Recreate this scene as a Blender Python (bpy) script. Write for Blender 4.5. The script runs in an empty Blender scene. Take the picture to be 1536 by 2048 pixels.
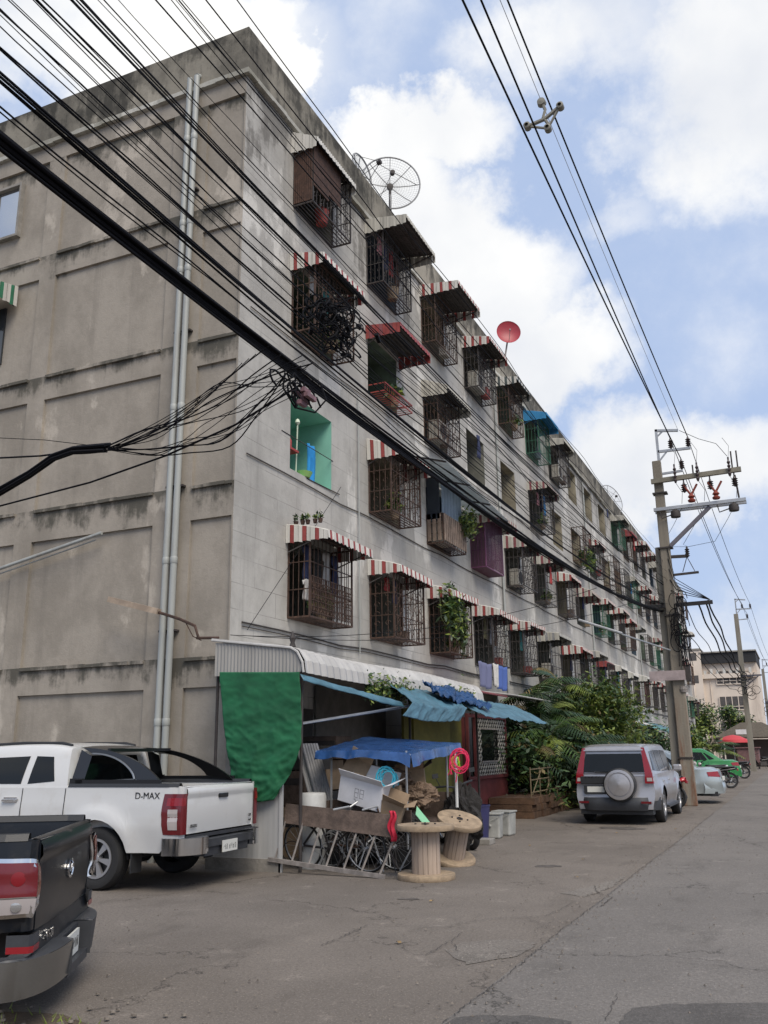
import bpy, bmesh, math, random
from mathutils import Vector, Matrix, noise as MN
R = math.radians
scene = bpy.context.scene
C = scene.collection
# ---------------------------------------------------------------- camera
F = 1791.661
CAM = Vector((7.534, -11.197, 1.5))
YAW, PIT, ROL = R(24.052), R(14.935), R(-0.786)
_f = Vector((-math.sin(YAW)*math.cos(PIT), math.cos(YAW)*math.cos(PIT), math.sin(PIT)))
_r0 = Vector((math.cos(YAW), math.sin(YAW), 0))
_u0 = _r0.cross(_f)
_r = _r0*math.cos(ROL) + _u0*math.sin(ROL)
_u = -_r0*math.sin(ROL) + _u0*math.cos(ROL)
cd = bpy.data.cameras.new("camera")
cam = bpy.data.objects.new("camera", cd)
C.objects.link(cam)
cam.matrix_world = Matrix(((_r.x, _u.x, -_f.x, CAM.x), (_r.y, _u.y, -_f.y, CAM.y), (_r.z, _u.z, -_f.z, CAM.z), (0, 0, 0, 1)))
cd.sensor_fit = 'HORIZONTAL'; cd.sensor_width = 36.0; cd.lens = 36.0*F/1536
cd.clip_start = 0.1; cd.clip_end = 2000
scene.camera = cam

# ---------------------------------------------------------------- light
SUN_EL, SUN_AZ = R(50), R(132)          # azimuth clockwise from +Y
scene.view_settings.view_transform = 'Standard'
scene.view_settings.look = 'None'
scene.view_settings.exposure = 1.06
scene.view_settings.gamma = 1.0
sd = bpy.data.lights.new("sun", 'SUN'); sd.energy = 1.5; sd.angle = R(35); sd.color = (1.0, 0.91, 0.78)
sun = bpy.data.objects.new("sun", sd); C.objects.link(sun)
sdir = Vector((math.sin(SUN_AZ)*math.cos(SUN_EL), math.cos(SUN_AZ)*math.cos(SUN_EL), math.sin(SUN_EL)))
sun.rotation_euler = sdir.to_track_quat('Z', 'Y').to_euler()

w = bpy.data.worlds.new("World"); scene.world = w; w.use_nodes = True
nt = w.node_tree; nt.nodes.clear(); N = nt.nodes; LK = nt.links
def wn(t, **k):
    n = N.new(t)
    for a, b in k.items(): setattr(n, a, b)
    return n
def wm(op, a, b=None, c=None, clamp=False):
    n = wn('ShaderNodeMath', operation=op); n.use_clamp = clamp
    for i, v in enumerate((a, b, c)):
        if v is None: continue
        if isinstance(v, (int, float)): n.inputs[i].default_value = v
        else: LK.new(v, n.inputs[i])
    return n.outputs[0]
sky = wn('ShaderNodeTexSky', sky_type='NISHITA', sun_disc=False, sun_elevation=SUN_EL, sun_rotation=SUN_AZ)
sky.air_density = 1.0; sky.dust_density = 3.0; sky.ozone_density = 1.5
tc = wn('ShaderNodeTexCoord')
nz = wn('ShaderNodeTexNoise'); nz.inputs['Scale'].default_value = 7.0; nz.inputs['Detail'].default_value = 12; nz.inputs['Roughness'].default_value = 0.62
LK.new(tc.outputs['Generated'], nz.inputs['Vector'])
nz2 = wn('ShaderNodeTexNoise'); nz2.inputs['Scale'].default_value = 3.4; nz2.inputs['Detail'].default_value = 9
LK.new(tc.outputs['Generated'], nz2.inputs['Vector'])
sp = wn('ShaderNodeSeparateXYZ'); LK.new(tc.outputs['Generated'], sp.inputs[0])
az = wm('ARCTAN2', sp.outputs[0], sp.outputs[1]); el = wm('ARCSINE', sp.outputs[2])
spn = wn('ShaderNodeSeparateXYZ'); LK.new(nz.outputs['Color'], spn.inputs[0])
az = wm('ADD', az, wm('MULTIPLY', wm('SUBTRACT', spn.outputs[0], 0.5), 0.22))
el = wm('ADD', el, wm('MULTIPLY', wm('SUBTRACT', spn.outputs[1], 0.5), 0.22))
# clouds: direction of centre (azimuth, elevation) in degrees, size, strength
CL = []
def cloud(px, py, wx, wy, s):
    d = (_f + _r*((px-768)/F) - _u*((py-1024)/F)).normalized()
    CL.append((math.atan2(d.x, d.y), math.asin(d.z), wx/F, wy/F, s))
cloud(200, 40, 620, 200, 1.2); cloud(610, 150, 110, 90, 1.3); cloud(860, 280, 220, 110, 1.5)
cloud(930, 560, 260, 180, 1.7); cloud(1060, 720, 220, 140, 1.6); cloud(800, 430, 160, 120, 1.4)
cloud(1330, 950, 300, 150, 1.35); cloud(1480, 150, 300, 260, 1.15); cloud(1130, 60, 330, 130, 0.75)
cloud(1260, 290, 120, 50, 0.5); cloud(1240, 430, 110, 60, 0.42); cloud(560, 20, 120, 80, 1.0)
cloud(1480, 1330, 200, 160, 0.55)
m = None
for a0, e0, sa, se, s in CL:
    t1 = wm('DIVIDE', wm('SUBTRACT', az, a0), sa); t2 = wm('DIVIDE', wm('SUBTRACT', el, e0), se)
    q = wm('MULTIPLY', wm('SUBTRACT', 1.0, wm('ADD', wm('MULTIPLY', t1, t1), wm('MULTIPLY', t2, t2)), clamp=True), s)
    m = q if m is None else wm('MAXIMUM', m, q)
# general broken cloud away from the named ones
gen = wm('MULTIPLY', wm('SUBTRACT', nz2.outputs['Fac'], 0.50, clamp=True), 2.6)
back = wm('MULTIPLY', gen, wm('SUBTRACT', 0.9, wm('MULTIPLY', sp.outputs[1], 1.0), clamp=True))
m = wm('MAXIMUM', m, back)
m = wm('ADD', m, wm('MULTIPLY', wm('SUBTRACT', nz.outputs['Fac'], 0.5), 1.5))
mr = wn('ShaderNodeMapRange'); mr.interpolation_type = 'SMOOTHSTEP'
LK.new(m, mr.inputs[0]); mr.inputs[1].default_value = -0.15; mr.inputs[2].default_value = 1.05
mask = mr.outputs[0]
# brightness of the cloud body
cr = wn('ShaderNodeValToRGB'); LK.new(nz2.outputs['Fac'], cr.inputs[0])
cr.color_ramp.elements[0].position = 0.36; cr.color_ramp.elements[0].color = (0.42, 0.435, 0.465, 1)
cr.color_ramp.elements[1].position = 0.60; cr.color_ramp.elements[1].color = (0.575, 0.57, 0.555, 1)
b1 = wn('ShaderNodeBackground'); LK.new(sky.outputs[0], b1.inputs[0]); b1.inputs[1].default_value = 0.06
b1b = wn('ShaderNodeBackground'); b1b.inputs[0].default_value = (0.53, 0.66, 0.93, 1); b1b.inputs[1].default_value = 0.49
hz = wn('ShaderNodeMixShader'); hz.inputs[0].default_value = 0.78
LK.new(b1.outputs[0], hz.inputs[1]); LK.new(b1b.outputs[0], hz.inputs[2])
b2 = wn('ShaderNodeBackground'); LK.new(cr.outputs[0], b2.inputs[0]); b2.inputs[1].default_value = 0.92
mx = wn('ShaderNodeMixShader'); LK.new(mask, mx.inputs[0]); LK.new(hz.outputs[0], mx.inputs[1]); LK.new(b2.outputs[0], mx.inputs[2])
wo = wn('ShaderNodeOutputWorld'); LK.new(mx.outputs[0], wo.inputs[0])

# ---------------------------------------------------------------- materials
MAT = {}
def mat(name, col, rough=0.8, metal=0.0, var=0.0, scale=4.0, col2=None, bump=0.0, bscale=30.0, streak=False, spec=0.5, alpha=None, coat=0.0, dirt=None, lo=0.4, hi=0.65):
    """Principled with noise colour variation (col -> col2 or col*(1-var)), optional vertical streaks and bump"""
    if name in MAT: return MAT[name]
    mt = bpy.data.materials.new(name); mt.use_nodes = True
    n = mt.node_tree.nodes; l = mt.node_tree.links; b = n['Principled BSDF']
    b.inputs['Base Color'].default_value = (*col, 1); b.inputs['Roughness'].default_value = rough
    b.inputs['Metallic'].default_value = metal; b.inputs['Specular IOR Level'].default_value = spec
    b.inputs['Coat Weight'].default_value = coat
    if alpha is not None: b.inputs['Alpha'].default_value = alpha
    t = n.new('ShaderNodeTexCoord'); src = None
    if var > 0 or col2:
        c2 = col2 or tuple(c*(1-var) for c in col)
        no = n.new('ShaderNodeTexNoise'); no.inputs['Scale'].default_value = scale; no.inputs['Detail'].default_value = 8; no.inputs['Roughness'].default_value = 0.65
        mp = n.new('ShaderNodeMapping'); l.new(t.outputs['Object'], mp.inputs[0]); l.new(mp.outputs[0], no.inputs[0])
        if streak: mp.inputs['Scale'].default_value = (1, 1, 0.08)
        rp = n.new('ShaderNodeValToRGB'); l.new(no.outputs[0], rp.inputs[0])
        rp.color_ramp.elements[0].position = lo; rp.color_ramp.elements[1].position = hi
        rp.color_ramp.elements[0].color = (*c2, 1); rp.color_ramp.elements[1].color = (*col, 1)
        src = rp.outputs[0]
    if dirt:   # (colour, scale, threshold, amount, streaked)
        dc, ds, dt, da, dst = dirt
        no = n.new('ShaderNodeTexNoise'); no.inputs['Scale'].default_value = ds; no.inputs['Detail'].default_value = 10; no.inputs['Roughness'].default_value = 0.7
        mp = n.new('ShaderNodeMapping'); l.new(t.outputs['Object'], mp.inputs[0]); l.new(mp.outputs[0], no.inputs[0])
        if dst: mp.inputs['Scale'].default_value = (1, 1, 0.12)
        mr = n.new('ShaderNodeMapRange'); l.new(no.outputs[0], mr.inputs[0])
        mr.inputs[1].default_value = dt; mr.inputs[2].default_value = dt+0.12; mr.inputs[4].default_value = da
        mi = n.new('ShaderNodeMix'); mi.data_type = 'RGBA'; l.new(mr.outputs[0], mi.inputs[0])
        if src: l.new(src, mi.inputs[6])
        else: mi.inputs[6].default_value = (*col, 1)
        mi.inputs[7].default_value = (*dc, 1); src = mi.outputs[2]
    if src: l.new(src, b.inputs['Base Color'])
    if bump > 0:
        no = n.new('ShaderNodeTexNoise'); no.inputs['Scale'].default_value = bscale; no.inputs['Detail'].default_value = 6
        l.new(t.outputs['Object'], no.inputs[0])
        bp = n.new('ShaderNodeBump'); bp.inputs['Strength'].default_value = bump; bp.inputs['Distance'].default_value = 0.02
        l.new(no.outputs[0], bp.inputs['Height']); l.new(bp.outputs[0], b.inputs['Normal'])
    MAT[name] = mt
    return mt

def wall_mat(name, base, base2, grime, courses=False, blockh=0.2, zstains=(), zdepth=0.5, top_grime=None, stain_mask=True):
    """Old rendered wall: blotches, rain streaks, faint block joints, stains hanging below given heights"""
    mt = bpy.data.materials.new(name); mt.use_nodes = True
    n = mt.node_tree.nodes; l = mt.node_tree.links; b = n['Principled BSDF']; b.inputs['Roughness'].default_value = 0.92; b.inputs['Specular IOR Level'].default_value = 0.2
    t = n.new('ShaderNodeTexCoord')
    def mth(op, a, c=None, cl=False):
        x = n.new('ShaderNodeMath'); x.operation = op; x.use_clamp = cl
        for i, v in enumerate((a, c)):
            if v is None: continue
            if isinstance(v, (int, float)): x.inputs[i].default_value = v
            else: l.new(v, x.inputs[i])
        return x.outputs[0]
    def noise(sc, det, vs=(1, 1, 1), rough=0.6):
        mp = n.new('ShaderNodeMapping'); mp.inputs['Scale'].default_value = vs; l.new(t.outputs['Object'], mp.inputs[0])
        x = n.new('ShaderNodeTexNoise'); x.inputs['Scale'].default_value = sc; x.inputs['Detail'].default_value = det; x.inputs['Roughness'].default_value = rough
        l.new(mp.outputs[0], x.inputs[0]); return x.outputs[0]
    def rng(v, a, c, lo=0.0, hi=1.0):
        x = n.new('ShaderNodeMapRange'); x.interpolation_type = 'SMOOTHSTEP'; l.new(v, x.inputs[0])
        x.inputs[1].default_value = a; x.inputs[2].default_value = c; x.inputs[3].default_value = lo; x.inputs[4].default_value = hi; return x.outputs[0]
    def mixc(fac, A, B):
        x = n.new('ShaderNodeMix'); x.data_type = 'RGBA'
        l.new(fac, x.inputs[0])
        for i, v in ((6, A), (7, B)):
            if isinstance(v, tuple): x.inputs[i].default_value = (*v, 1)
            else: l.new(v, x.inputs[i])
        return x.outputs[2]
    col = mixc(rng(noise(0.9, 8, (1, 1, .7), 0.65), 0.38, 0.62), base, base2)
    pale = tuple(min(1, c*1.38) for c in base)
    col = mixc(mth('MULTIPLY', rng(noise(0.55, 9, (1, 1, .6), 0.6), 0.56, 0.60), 0.8), col, pale)      # lighter re-plastered patches
    col = mixc(mth('MULTIPLY', rng(noise(2.4, 6, (1, 1, .05), 0.7), 0.52, 0.75), 0.6), col, tuple(c*0.62 for c in base))   # rain streaks
    col = mixc(mth('MULTIPLY', rng(noise(14, 5), 0.5, 0.8), 0.35), col, tuple(c*0.7 for c in base))
    sx = n.new('ShaderNodeSeparateXYZ'); l.new(t.outputs['Object'], sx.inputs[0]); z = sx.outputs[2]
    if zstains:
        tot = None
        for zs in zstains:
            dlt = mth('SUBTRACT', zs, z)                      # how far below the ledge
            band = mth('MULTIPLY', mth('GREATER_THAN', dlt, 0.0), mth('SUBTRACT', 1.0, mth('DIVIDE', dlt, zdepth), True))
            tot = band if tot is None else mth('MAXIMUM', tot, band)
        st = mth('ADD', mth('MULTIPLY', noise(5, 8, (1, 1, .10), 0.7), 0.55), mth('MULTIPLY', noise(0.8, 7, (1, 1, .9), .65), 1.25))
        st = mth('ADD', st, mth('MULTIPLY', noise(11, 5), 0.15))
        f = rng(mth('ADD', mth('MULTIPLY', tot, 0.30), mth('SUBTRACT', st, 0.82)), 0.27, 0.46, 0, 0.75)
        f = mth('MULTIPLY', f, mth('GREATER_THAN', tot, 0.0))
        col = mixc(f, col, grime)
    if courses:
        br = n.new('ShaderNodeTexBrick'); br.inputs['Scale'].default_value = 1.0
        br.inputs['Brick Width'].default_value = 1.3; br.inputs['Row Height'].default_value = blockh; br.inputs['Mortar Size'].default_value = 0.008; br.inputs['Mortar Smooth'].default_value = 0.4
        cb = n.new('ShaderNodeCombineXYZ'); l.new(sx.outputs[1], cb.inputs[0]); l.new(z, cb.inputs[1]); l.new(cb.outputs[0], br.inputs[0])
        jm = mth('MULTIPLY', br.outputs['Fac'], rng(noise(1.2, 4), 0.40, 0.58, 0.25, 0.9))
        col = mixc(jm, col, tuple(c*0.55 for c in base))
    l.new(col, b.inputs['Base Color'])
    bp = n.new('ShaderNodeBump'); bp.inputs['Strength'].default_value = 0.35; bp.inputs['Distance'].default_value = 0.02
    l.new(mth('ADD', noise(9, 8), mth('MULTIPLY', noise(45, 4), 0.4)), bp.inputs['Height']); l.new(bp.outputs[0], b.inputs['Normal'])
    MAT[name] = mt
    return mt

def crease(x, y, z, s=1.0, amp=1.0):
    """folded-cloth displacement: ridged noise"""
    v = Vector((x*s, y*s, z*s)); return amp*((1-abs(MN.noise(v)*2.2))*.6+(1-abs(MN.noise(v*2.3+Vector((7, 3, 1)))*2.2))*.3+MN.noise(v*6)*.15)
# ---------------------------------------------------------------- mesh builder
class MB:
    def __init__(s): s.v = []; s.f = []; s.m = []
    def add(s, vs, fs, mi=0, M=None):
        o = len(s.v)
        s.v += [tuple(M @ Vector(p)) if M is not None else tuple(p) for p in vs]
        s.f += [tuple(i+o for i in f) for f in fs]; s.m += [mi]*len(fs)
        return s
    def box(s, x0, y0, z0, x1, y1, z1, mi=0, M=None):
        vs = [(x0,y0,z0),(x1,y0,z0),(x1,y1,z0),(x0,y1,z0),(x0,y0,z1),(x1,y0,z1),(x1,y1,z1),(x0,y1,z1)]
        return s.add(vs, [(0,3,2,1),(4,5,6,7),(0,1,5,4),(1,2,6,5),(2,3,7,6),(3,0,4,7)], mi, M)
    def quad(s, a, b, c, d, mi=0): return s.add([a,b,c,d], [(0,1,2,3)], mi)
    def tube(s, pts, r, n=6, mi=0, r2=None, caps=True, M=None):
        pts = [Vector(p) for p in pts]; k = len(pts)
        vs = []; up = None
        for i, p in enumerate(pts):
            t = (pts[min(i+1, k-1)] - pts[max(i-1, 0)])
            if t.length < 1e-9: t = Vector((0,0,1))
            t.normalize()
            if up is None:
                up = Vector((0,0,1)) if abs(t.z) < 0.9 else Vector((1,0,0))
            a = t.cross(up)
            if a.length < 1e-6: a = t.cross(Vector((0,1,0)))
            a.normalize(); bb = a.cross(t).normalized(); up = bb
            rr = r if r2 is None else r+(r2-r)*i/max(1, k-1)
            for j in range(n):
                an = 2*math.pi*(j+0.5)/n
                vs.append(p + a*math.cos(an)*rr + bb*math.sin(an)*rr)
        fs = []
        for i in range(k-1):
            for j in range(n):
                fs.append((i*n+j, i*n+(j+1)%n, (i+1)*n+(j+1)%n, (i+1)*n+j))
        if caps: fs += [tuple(range(n))[::-1], tuple((k-1)*n+j for j in range(n))]
        return s.add(vs, fs, mi, M)
    def bar(s, a, b, w, h, mi=0):   # rectangular bar
        a = Vector(a); b = Vector(b); t = (b-a).normalized()
        u = Vector((0,0,1)) if abs(t.z) < 0.95 else Vector((0,1,0))
        x = t.cross(u).normalized(); y = x.cross(t).normalized()
        vs = [p + x*sx*w/2 + y*sy*h/2 for p in (a, b) for sx, sy in ((-1,-1),(1,-1),(1,1),(-1,1))]
        return s.add(vs, [(3,2,1,0),(4,5,6,7),(0,1,5,4),(1,2,6,5),(2,3,7,6),(3,0,4,7)], mi)
    def lathe(s, prof, n=16, axis='z', c=(0,0,0), mi=0, M=None):   # prof: (radius, height)
        vs = []
        for r, h in prof:
            for j in range(n):
                a = 2*math.pi*j/n; x, y = r*math.cos(a), r*math.sin(a)
                p = (x, y, h) if axis == 'z' else ((x, h, y) if axis == 'y' else (h, x, y))
                vs.append((p[0]+c[0], p[1]+c[1], p[2]+c[2]))
        fs = [(i*n+j, i*n+(j+1)%n, (i+1)*n+(j+1)%n, (i+1)*n+j) for i in range(len(prof)-1) for j in range(n)]
        return s.add(vs, fs, mi, M)
    def grid(s, fn, nu, nv, mi=0, thick=None):
        vs = [fn(i/nu, j/nv) for j in range(nv+1) for i in range(nu+1)]
        fs = [(j*(nu+1)+i, j*(nu+1)+i+1, (j+1)*(nu+1)+i+1, (j+1)*(nu+1)+i) for j in range(nv) for i in range(nu)]
        return s.add(vs, fs, mi)
    def build(s, name, mats, parent=None, smooth=False, bevel=0.0, solid=0.0, loc=None, angle=40):
        me = bpy.data.meshes.new(name); me.from_pydata(s.v, [], s.f)
        if not isinstance(mats, (list, tuple)): mats = [mats]
        for x in mats: me.materials.append(x)
        me.polygons.foreach_set('material_index', s.m)
        bm = bmesh.new(); bm.from_mesh(me)
        if smooth: bmesh.ops.remove_doubles(bm, verts=bm.verts, dist=1e-5)
        bmesh.ops.recalc_face_normals(bm, faces=bm.faces)
        bm.to_mesh(me); bm.free()
        if smooth:
            me.polygons.foreach_set('use_smooth', [True]*len(me.polygons))
            me.set_sharp_from_angle(angle=R(angle))
        me.update()
        o = bpy.data.objects.new(name, me); C.objects.link(o)
        if parent: o.parent = parent
        if loc: o.location = loc
        if solid:
            md = o.modifiers.new('s', 'SOLIDIFY'); md.thickness = solid; md.offset = 0
        if bevel:
            md = o.modifiers.new('b', 'BEVEL'); md.width = bevel; md.segments = 2; md.limit_method = 'ANGLE'
        return o
def tag(o, label=None, cat=None, group=None, kind=None):
    if label: o['label'] = label
    if cat: o['category'] = cat
    if group: o['group'] = group
    if kind: o['kind'] = kind
    return o
def thing(name, label, cat, loc=(0,0,0), rz=0.0, group=None):
    o = bpy.data.objects.new(name, None); C.objects.link(o); o.empty_display_size = 0.2
    o.location = loc; o.rotation_euler = (0, 0, rz)
    return tag(o, label, cat, group)
def dup(root, loc, rz, label=None, group=None):
    def cp(o, parent):
        c = o.copy(); C.objects.link(c); c.parent = parent
        for ch in list(kids(o)): cp(ch, c)
        return c
    def kids(o): return [x for x in bpy.data.objects if x.parent == o]
    r = cp(root, None); r.location = loc; r.rotation_euler = (0, 0, rz)
    if label: r['label'] = label
    if group: r['group'] = group
    return r
def text_mesh(s, size, mt, parent, M, name='lettering', extrude=0.003):
    cu = bpy.data.curves.new('t', 'FONT'); cu.body = s; cu.size = size; cu.extrude = extrude; cu.align_x = 'CENTER'; cu.align_y = 'CENTER'
    to = bpy.data.objects.new('t', cu); C.objects.link(to)
    me = bpy.data.meshes.new_from_object(to); bpy.data.objects.remove(to)
    me.materials.clear(); me.materials.append(mt)
    me.transform(M)
    o = bpy.data.objects.new(name, me); C.objects.link(o); o.parent = parent
    return o
# ---------------------------------------------------------------- common materials
GAB = wall_mat('gable_render', (0.335, 0.300, 0.255), (0.255, 0.228, 0.192), (0.035, 0.036, 0.029), zstains=(12.72, 10.62, 8.12, 5.60, 2.90), zdepth=0.55)
PAR = wall_mat('parapet_render', (0.25, 0.23, 0.19), (0.13, 0.12, 0.10), (0.022, 0.022, 0.02), zstains=(14.3,), zdepth=1.4)
FAC = wall_mat('facade_block', (0.445, 0.43, 0.40), (0.35, 0.337, 0.312), (0.12, 0.112, 0.10), courses=True, blockh=0.4, zstains=(13.1,), zdepth=1.9)
M_wire = mat('black_cable', (0.006, 0.006, 0.008), 0.75, spec=0.15)
M_dark = mat('dark_gap', (0.02, 0.02, 0.022), 0.8)
M_rust = mat('rusty_iron', (0.09, 0.05, 0.035), 0.8, var=0.6, scale=9)
M_iron = mat('dark_iron', (0.05, 0.042, 0.04), 0.7, var=0.4, scale=9)
M_purple = mat('purple_paint', (0.20, 0.07, 0.15), 0.6, var=0.3)
M_greenp = mat('green_paint', (0.03, 0.12, 0.07), 0.6, var=0.3)
M_ltiron = mat('pale_iron', (0.30, 0.27, 0.25), 0.7, var=0.4, scale=9)
M_white = mat('white_sheet', (0.62, 0.60, 0.55), 0.5, dirt=((.20,.17,.13), 3, .56, .5, True), var=0.25, scale=5, streak=True)
M_pale = mat('cream_sheet', (0.50, 0.48, 0.42), 0.6, var=0.4, scale=5, streak=True)
M_red = mat('red_sheet', (0.32, 0.06, 0.055), 0.5, var=0.35, scale=5)
M_maroon = mat('faded_maroon_sheet', (0.24, 0.07, 0.08), 0.6, var=0.3)
M_green = mat('green_sheet', (0.04, 0.20, 0.11), 0.5, var=0.3)
M_dkgreen = mat('dark_stripe_sheet', (0.08, 0.10, 0.10), 0.6, var=0.3)
M_blue = mat('blue_sheet', (0.03, 0.22, 0.45), 0.5, var=0.2)
M_greysh = mat('grey_sheet', (0.30, 0.30, 0.31), 0.6, var=0.3)
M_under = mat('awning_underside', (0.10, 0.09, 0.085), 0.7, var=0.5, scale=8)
M_conc = mat('concrete', (0.30, 0.28, 0.25), 0.9, var=0.35, scale=3, bump=0.3, dirt=((0.10,0.09,0.08), 3, 0.58, 0.6, True))
M_pipe = mat('pvc_pipe', (0.36, 0.375, 0.36), 0.5, dirt=((.2,.18,.15), 4, .55, .5, True), var=0.2, scale=2, streak=True)
M_galv = mat('galvanised_steel', (0.45, 0.46, 0.47), 0.45, 0.6, var=0.2)
M_porc = mat('dark_porcelain', (0.05, 0.035, 0.035), 0.25)
M_chrome = mat('chrome', (0.7, 0.7, 0.7), 0.12, 1.0)
M_rubber = mat('rubber', (0.022, 0.022, 0.023), 0.85, bump=0.2)
M_wood = mat('pale_plywood', (0.40, 0.30, 0.20), 0.8, var=0.35, scale=6, bump=0.15, dirt=((.16,.12,.08), 5, .54, .6, False))
M_oldwood = mat('weathered_board', (0.14, 0.10, 0.08), 0.85, var=0.45, scale=7, bump=0.3)
M_card = mat('cardboard', (0.36, 0.26, 0.17), 0.9, var=0.25, scale=6)
M_whbox = mat('white_carton', (0.72, 0.71, 0.72), 0.8, var=0.12)
M_leaf = [mat('leaf_mid', (0.065, 0.125, 0.03), 0.5, var=0.4, scale=3), mat('leaf_dark', (0.028, 0.065, 0.025), 0.5, var=0.4, scale=3), mat('leaf_light', (0.21, 0.27, 0.05), 0.5, var=0.4, scale=3), mat('leaf_dry', (0.22, 0.17, 0.07), 0.7, var=0.4, scale=3)]
M_stem = mat('green_stem', (0.12, 0.14, 0.06), 0.7, var=0.3)
M_bark = mat('bark', (0.12, 0.10, 0.075), 0.9, var=0.4, bump=0.4)

# ---------------------------------------------------------------- ground
def ground_mat(name, c1, c2, crackcol, patch=None, speck=0.85, crack_scale=0.35):
    mt = bpy.data.materials.new(name); mt.use_nodes = True
    n = mt.node_tree.nodes; l = mt.node_tree.links; b = n['Principled BSDF']; b.inputs['Roughness'].default_value = 0.9; b.inputs['Specular IOR Level'].default_value = 0.25
    t = n.new('ShaderNodeTexCoord')
    def noise(sc, det=8, vs=(1,1,1), rough=0.6, out=0):
        mp = n.new('ShaderNodeMapping'); mp.inputs['Scale'].default_value = vs; l.new(t.outputs['Object'], mp.inputs[0])
        x = n.new('ShaderNodeTexNoise'); x.inputs['Scale'].default_value = sc; x.inputs['Detail'].default_value = det; x.inputs['Roughness'].default_value = rough
        l.new(mp.outputs[0], x.inputs[0]); return x.outputs[out]
    def rng(v, a, c, lo=0.0, hi=1.0):
        x = n.new('ShaderNodeMapRange'); x.interpolation_type = 'SMOOTHSTEP'; l.new(v, x.inputs[0])
        x.inputs[1].default_value = a; x.inputs[2].default_value = c; x.inputs[3].default_value = lo; x.inputs[4].default_value = hi; return x.outputs[0]
    def mth(op, a, c):
        x = n.new('ShaderNodeMath'); x.operation = op
        for i, v in enumerate((a, c)):
            if isinstance(v, (int, float)): x.inputs[i].default_value = v
            else: l.new(v, x.inputs[i])
        return x.outputs[0]
    def mixc(fac, A, B):
        x = n.new('ShaderNodeMix'); x.data_type = 'RGBA'; l.new(fac, x.inputs[0])
        for i, v in ((6, A), (7, B)):
            if isinstance(v, tuple): x.inputs[i].default_value = (*v, 1)
            else: l.new(v, x.inputs[i])
        return x.outputs[2]
    col = mixc(rng(noise(0.45, 8), 0.36, 0.64), c1, c2)
    col = mixc(rng(noise(1.7, 8, (1, .5, 1), .7), 0.52, 0.70, 0, .75), col, tuple(c*0.58 for c in c1))       # damp / oil blotches
    col = mixc(rng(noise(2.6, 9, (1, 1, 1), .7), 0.58, 0.68, 0, .6), col, tuple(min(1, c*1.5) for c in c1))  # worn pale patches
    col = mixc(rng(noise(38, 4), 0.42, 0.70, 0, speck), col, tuple(c*0.6 for c in c1))
    col = mixc(rng(noise(70, 3), 0.55, 0.72, 0, speck), col, tuple(min(1, c*1.6) for c in c1))
    vo = n.new('ShaderNodeTexVoronoi'); vo.feature = 'DISTANCE_TO_EDGE'; vo.inputs['Scale'].default_value = crack_scale
    va = n.new('ShaderNodeVectorMath'); va.operation = 'MULTIPLY_ADD'; l.new(noise(1.6, 8, (1,1,1), .65, 1), va.inputs[0]); va.inputs[1].default_value = (1.6, 1.6, 0); l.new(t.outputs['Object'], va.inputs[2])
    l.new(va.outputs[0], vo.inputs['Vector'])
    ck = mth('MULTIPLY', rng(vo.outputs[0], 0.0, 0.008, 1, 0), rng(noise(0.45, 3), 0.44, 0.56, 0, .95))
    col = mixc(ck, col, crackcol)
    l.new(col, b.inputs['Base Color'])
    bp = n.new('ShaderNodeBump'); bp.inputs['Strength'].default_value = 0.6; bp.inputs['Distance'].default_value = 0.02
    l.new(mth('ADD', noise(70, 4), noise(6, 6)), bp.inputs['Height']); l.new(bp.outputs[0], b.inputs['Normal'])
    return mt
G1 = ground_mat('worn_concrete', (0.205, 0.178, 0.153), (0.155, 0.134, 0.115), (0.06, 0.052, 0.046))
G2 = ground_mat('asphalt', (0.200, 0.182, 0.165), (0.163, 0.149, 0.136), (0.06, 0.055, 0.05), speck=0.7)
G3 = ground_mat('asphalt_patch', (0.125, 0.115, 0.107), (0.10, 0.093, 0.087), (0.04, 0.038, 0.036), speck=0.7)
G4 = ground_mat('dirt_verge', (0.13, 0.10, 0.075), (0.07, 0.055, 0.04), (0.05, 0.04, 0.03), speck=0.9)
g = MB(); g.quad((-400,-300,0),(400,-300,0),(400,500,0),(-400,500,0)); tag(g.build('ground', G1), kind='structure')
# road: ragged left edge at X = 5.5
rnd = random.Random(3)
ed = []
y = -300.0
while y < 500:
    near = -14 < y < 70
    ed.append((5.5 + (rnd.uniform(-.025, .025) if near else 0) + (0.02*math.sin(y*1.9) if near else 0), y)); y += 0.12 if near else 20
g = MB()
for (xa, ya), (xb, yb) in zip(ed, ed[1:]): g.quad((xa, ya, .005), (12.6, ya, .005), (12.6, yb, .005), (xb, yb, .005))
tag(g.build('road', G2), kind='structure')
def blob(cx, cy, rx, ry, z, seed, n=40):
    q = random.Random(seed); vs = [(cx, cy, z)]
    ph = [q.uniform(0, 6.28) for _ in range(4)]
    for i in range(n):
        a = 2*math.pi*i/n; k = 1 + .18*math.sin(2*a+ph[0]) + .12*math.sin(5*a+ph[1]) + .08*math.sin(9*a+ph[2])
        vs.append((cx+rx*k*math.cos(a), cy+ry*k*math.sin(a), z))
    m = MB(); m.add(vs, [(0, i+1, (i+1) % n+1) for i in range(n)]); return m
G5 = ground_mat('worn_pale_patch', (0.215, 0.192, 0.168), (0.165, 0.145, 0.127), (0.04, 0.035, 0.03), speck=1.0)
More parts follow.
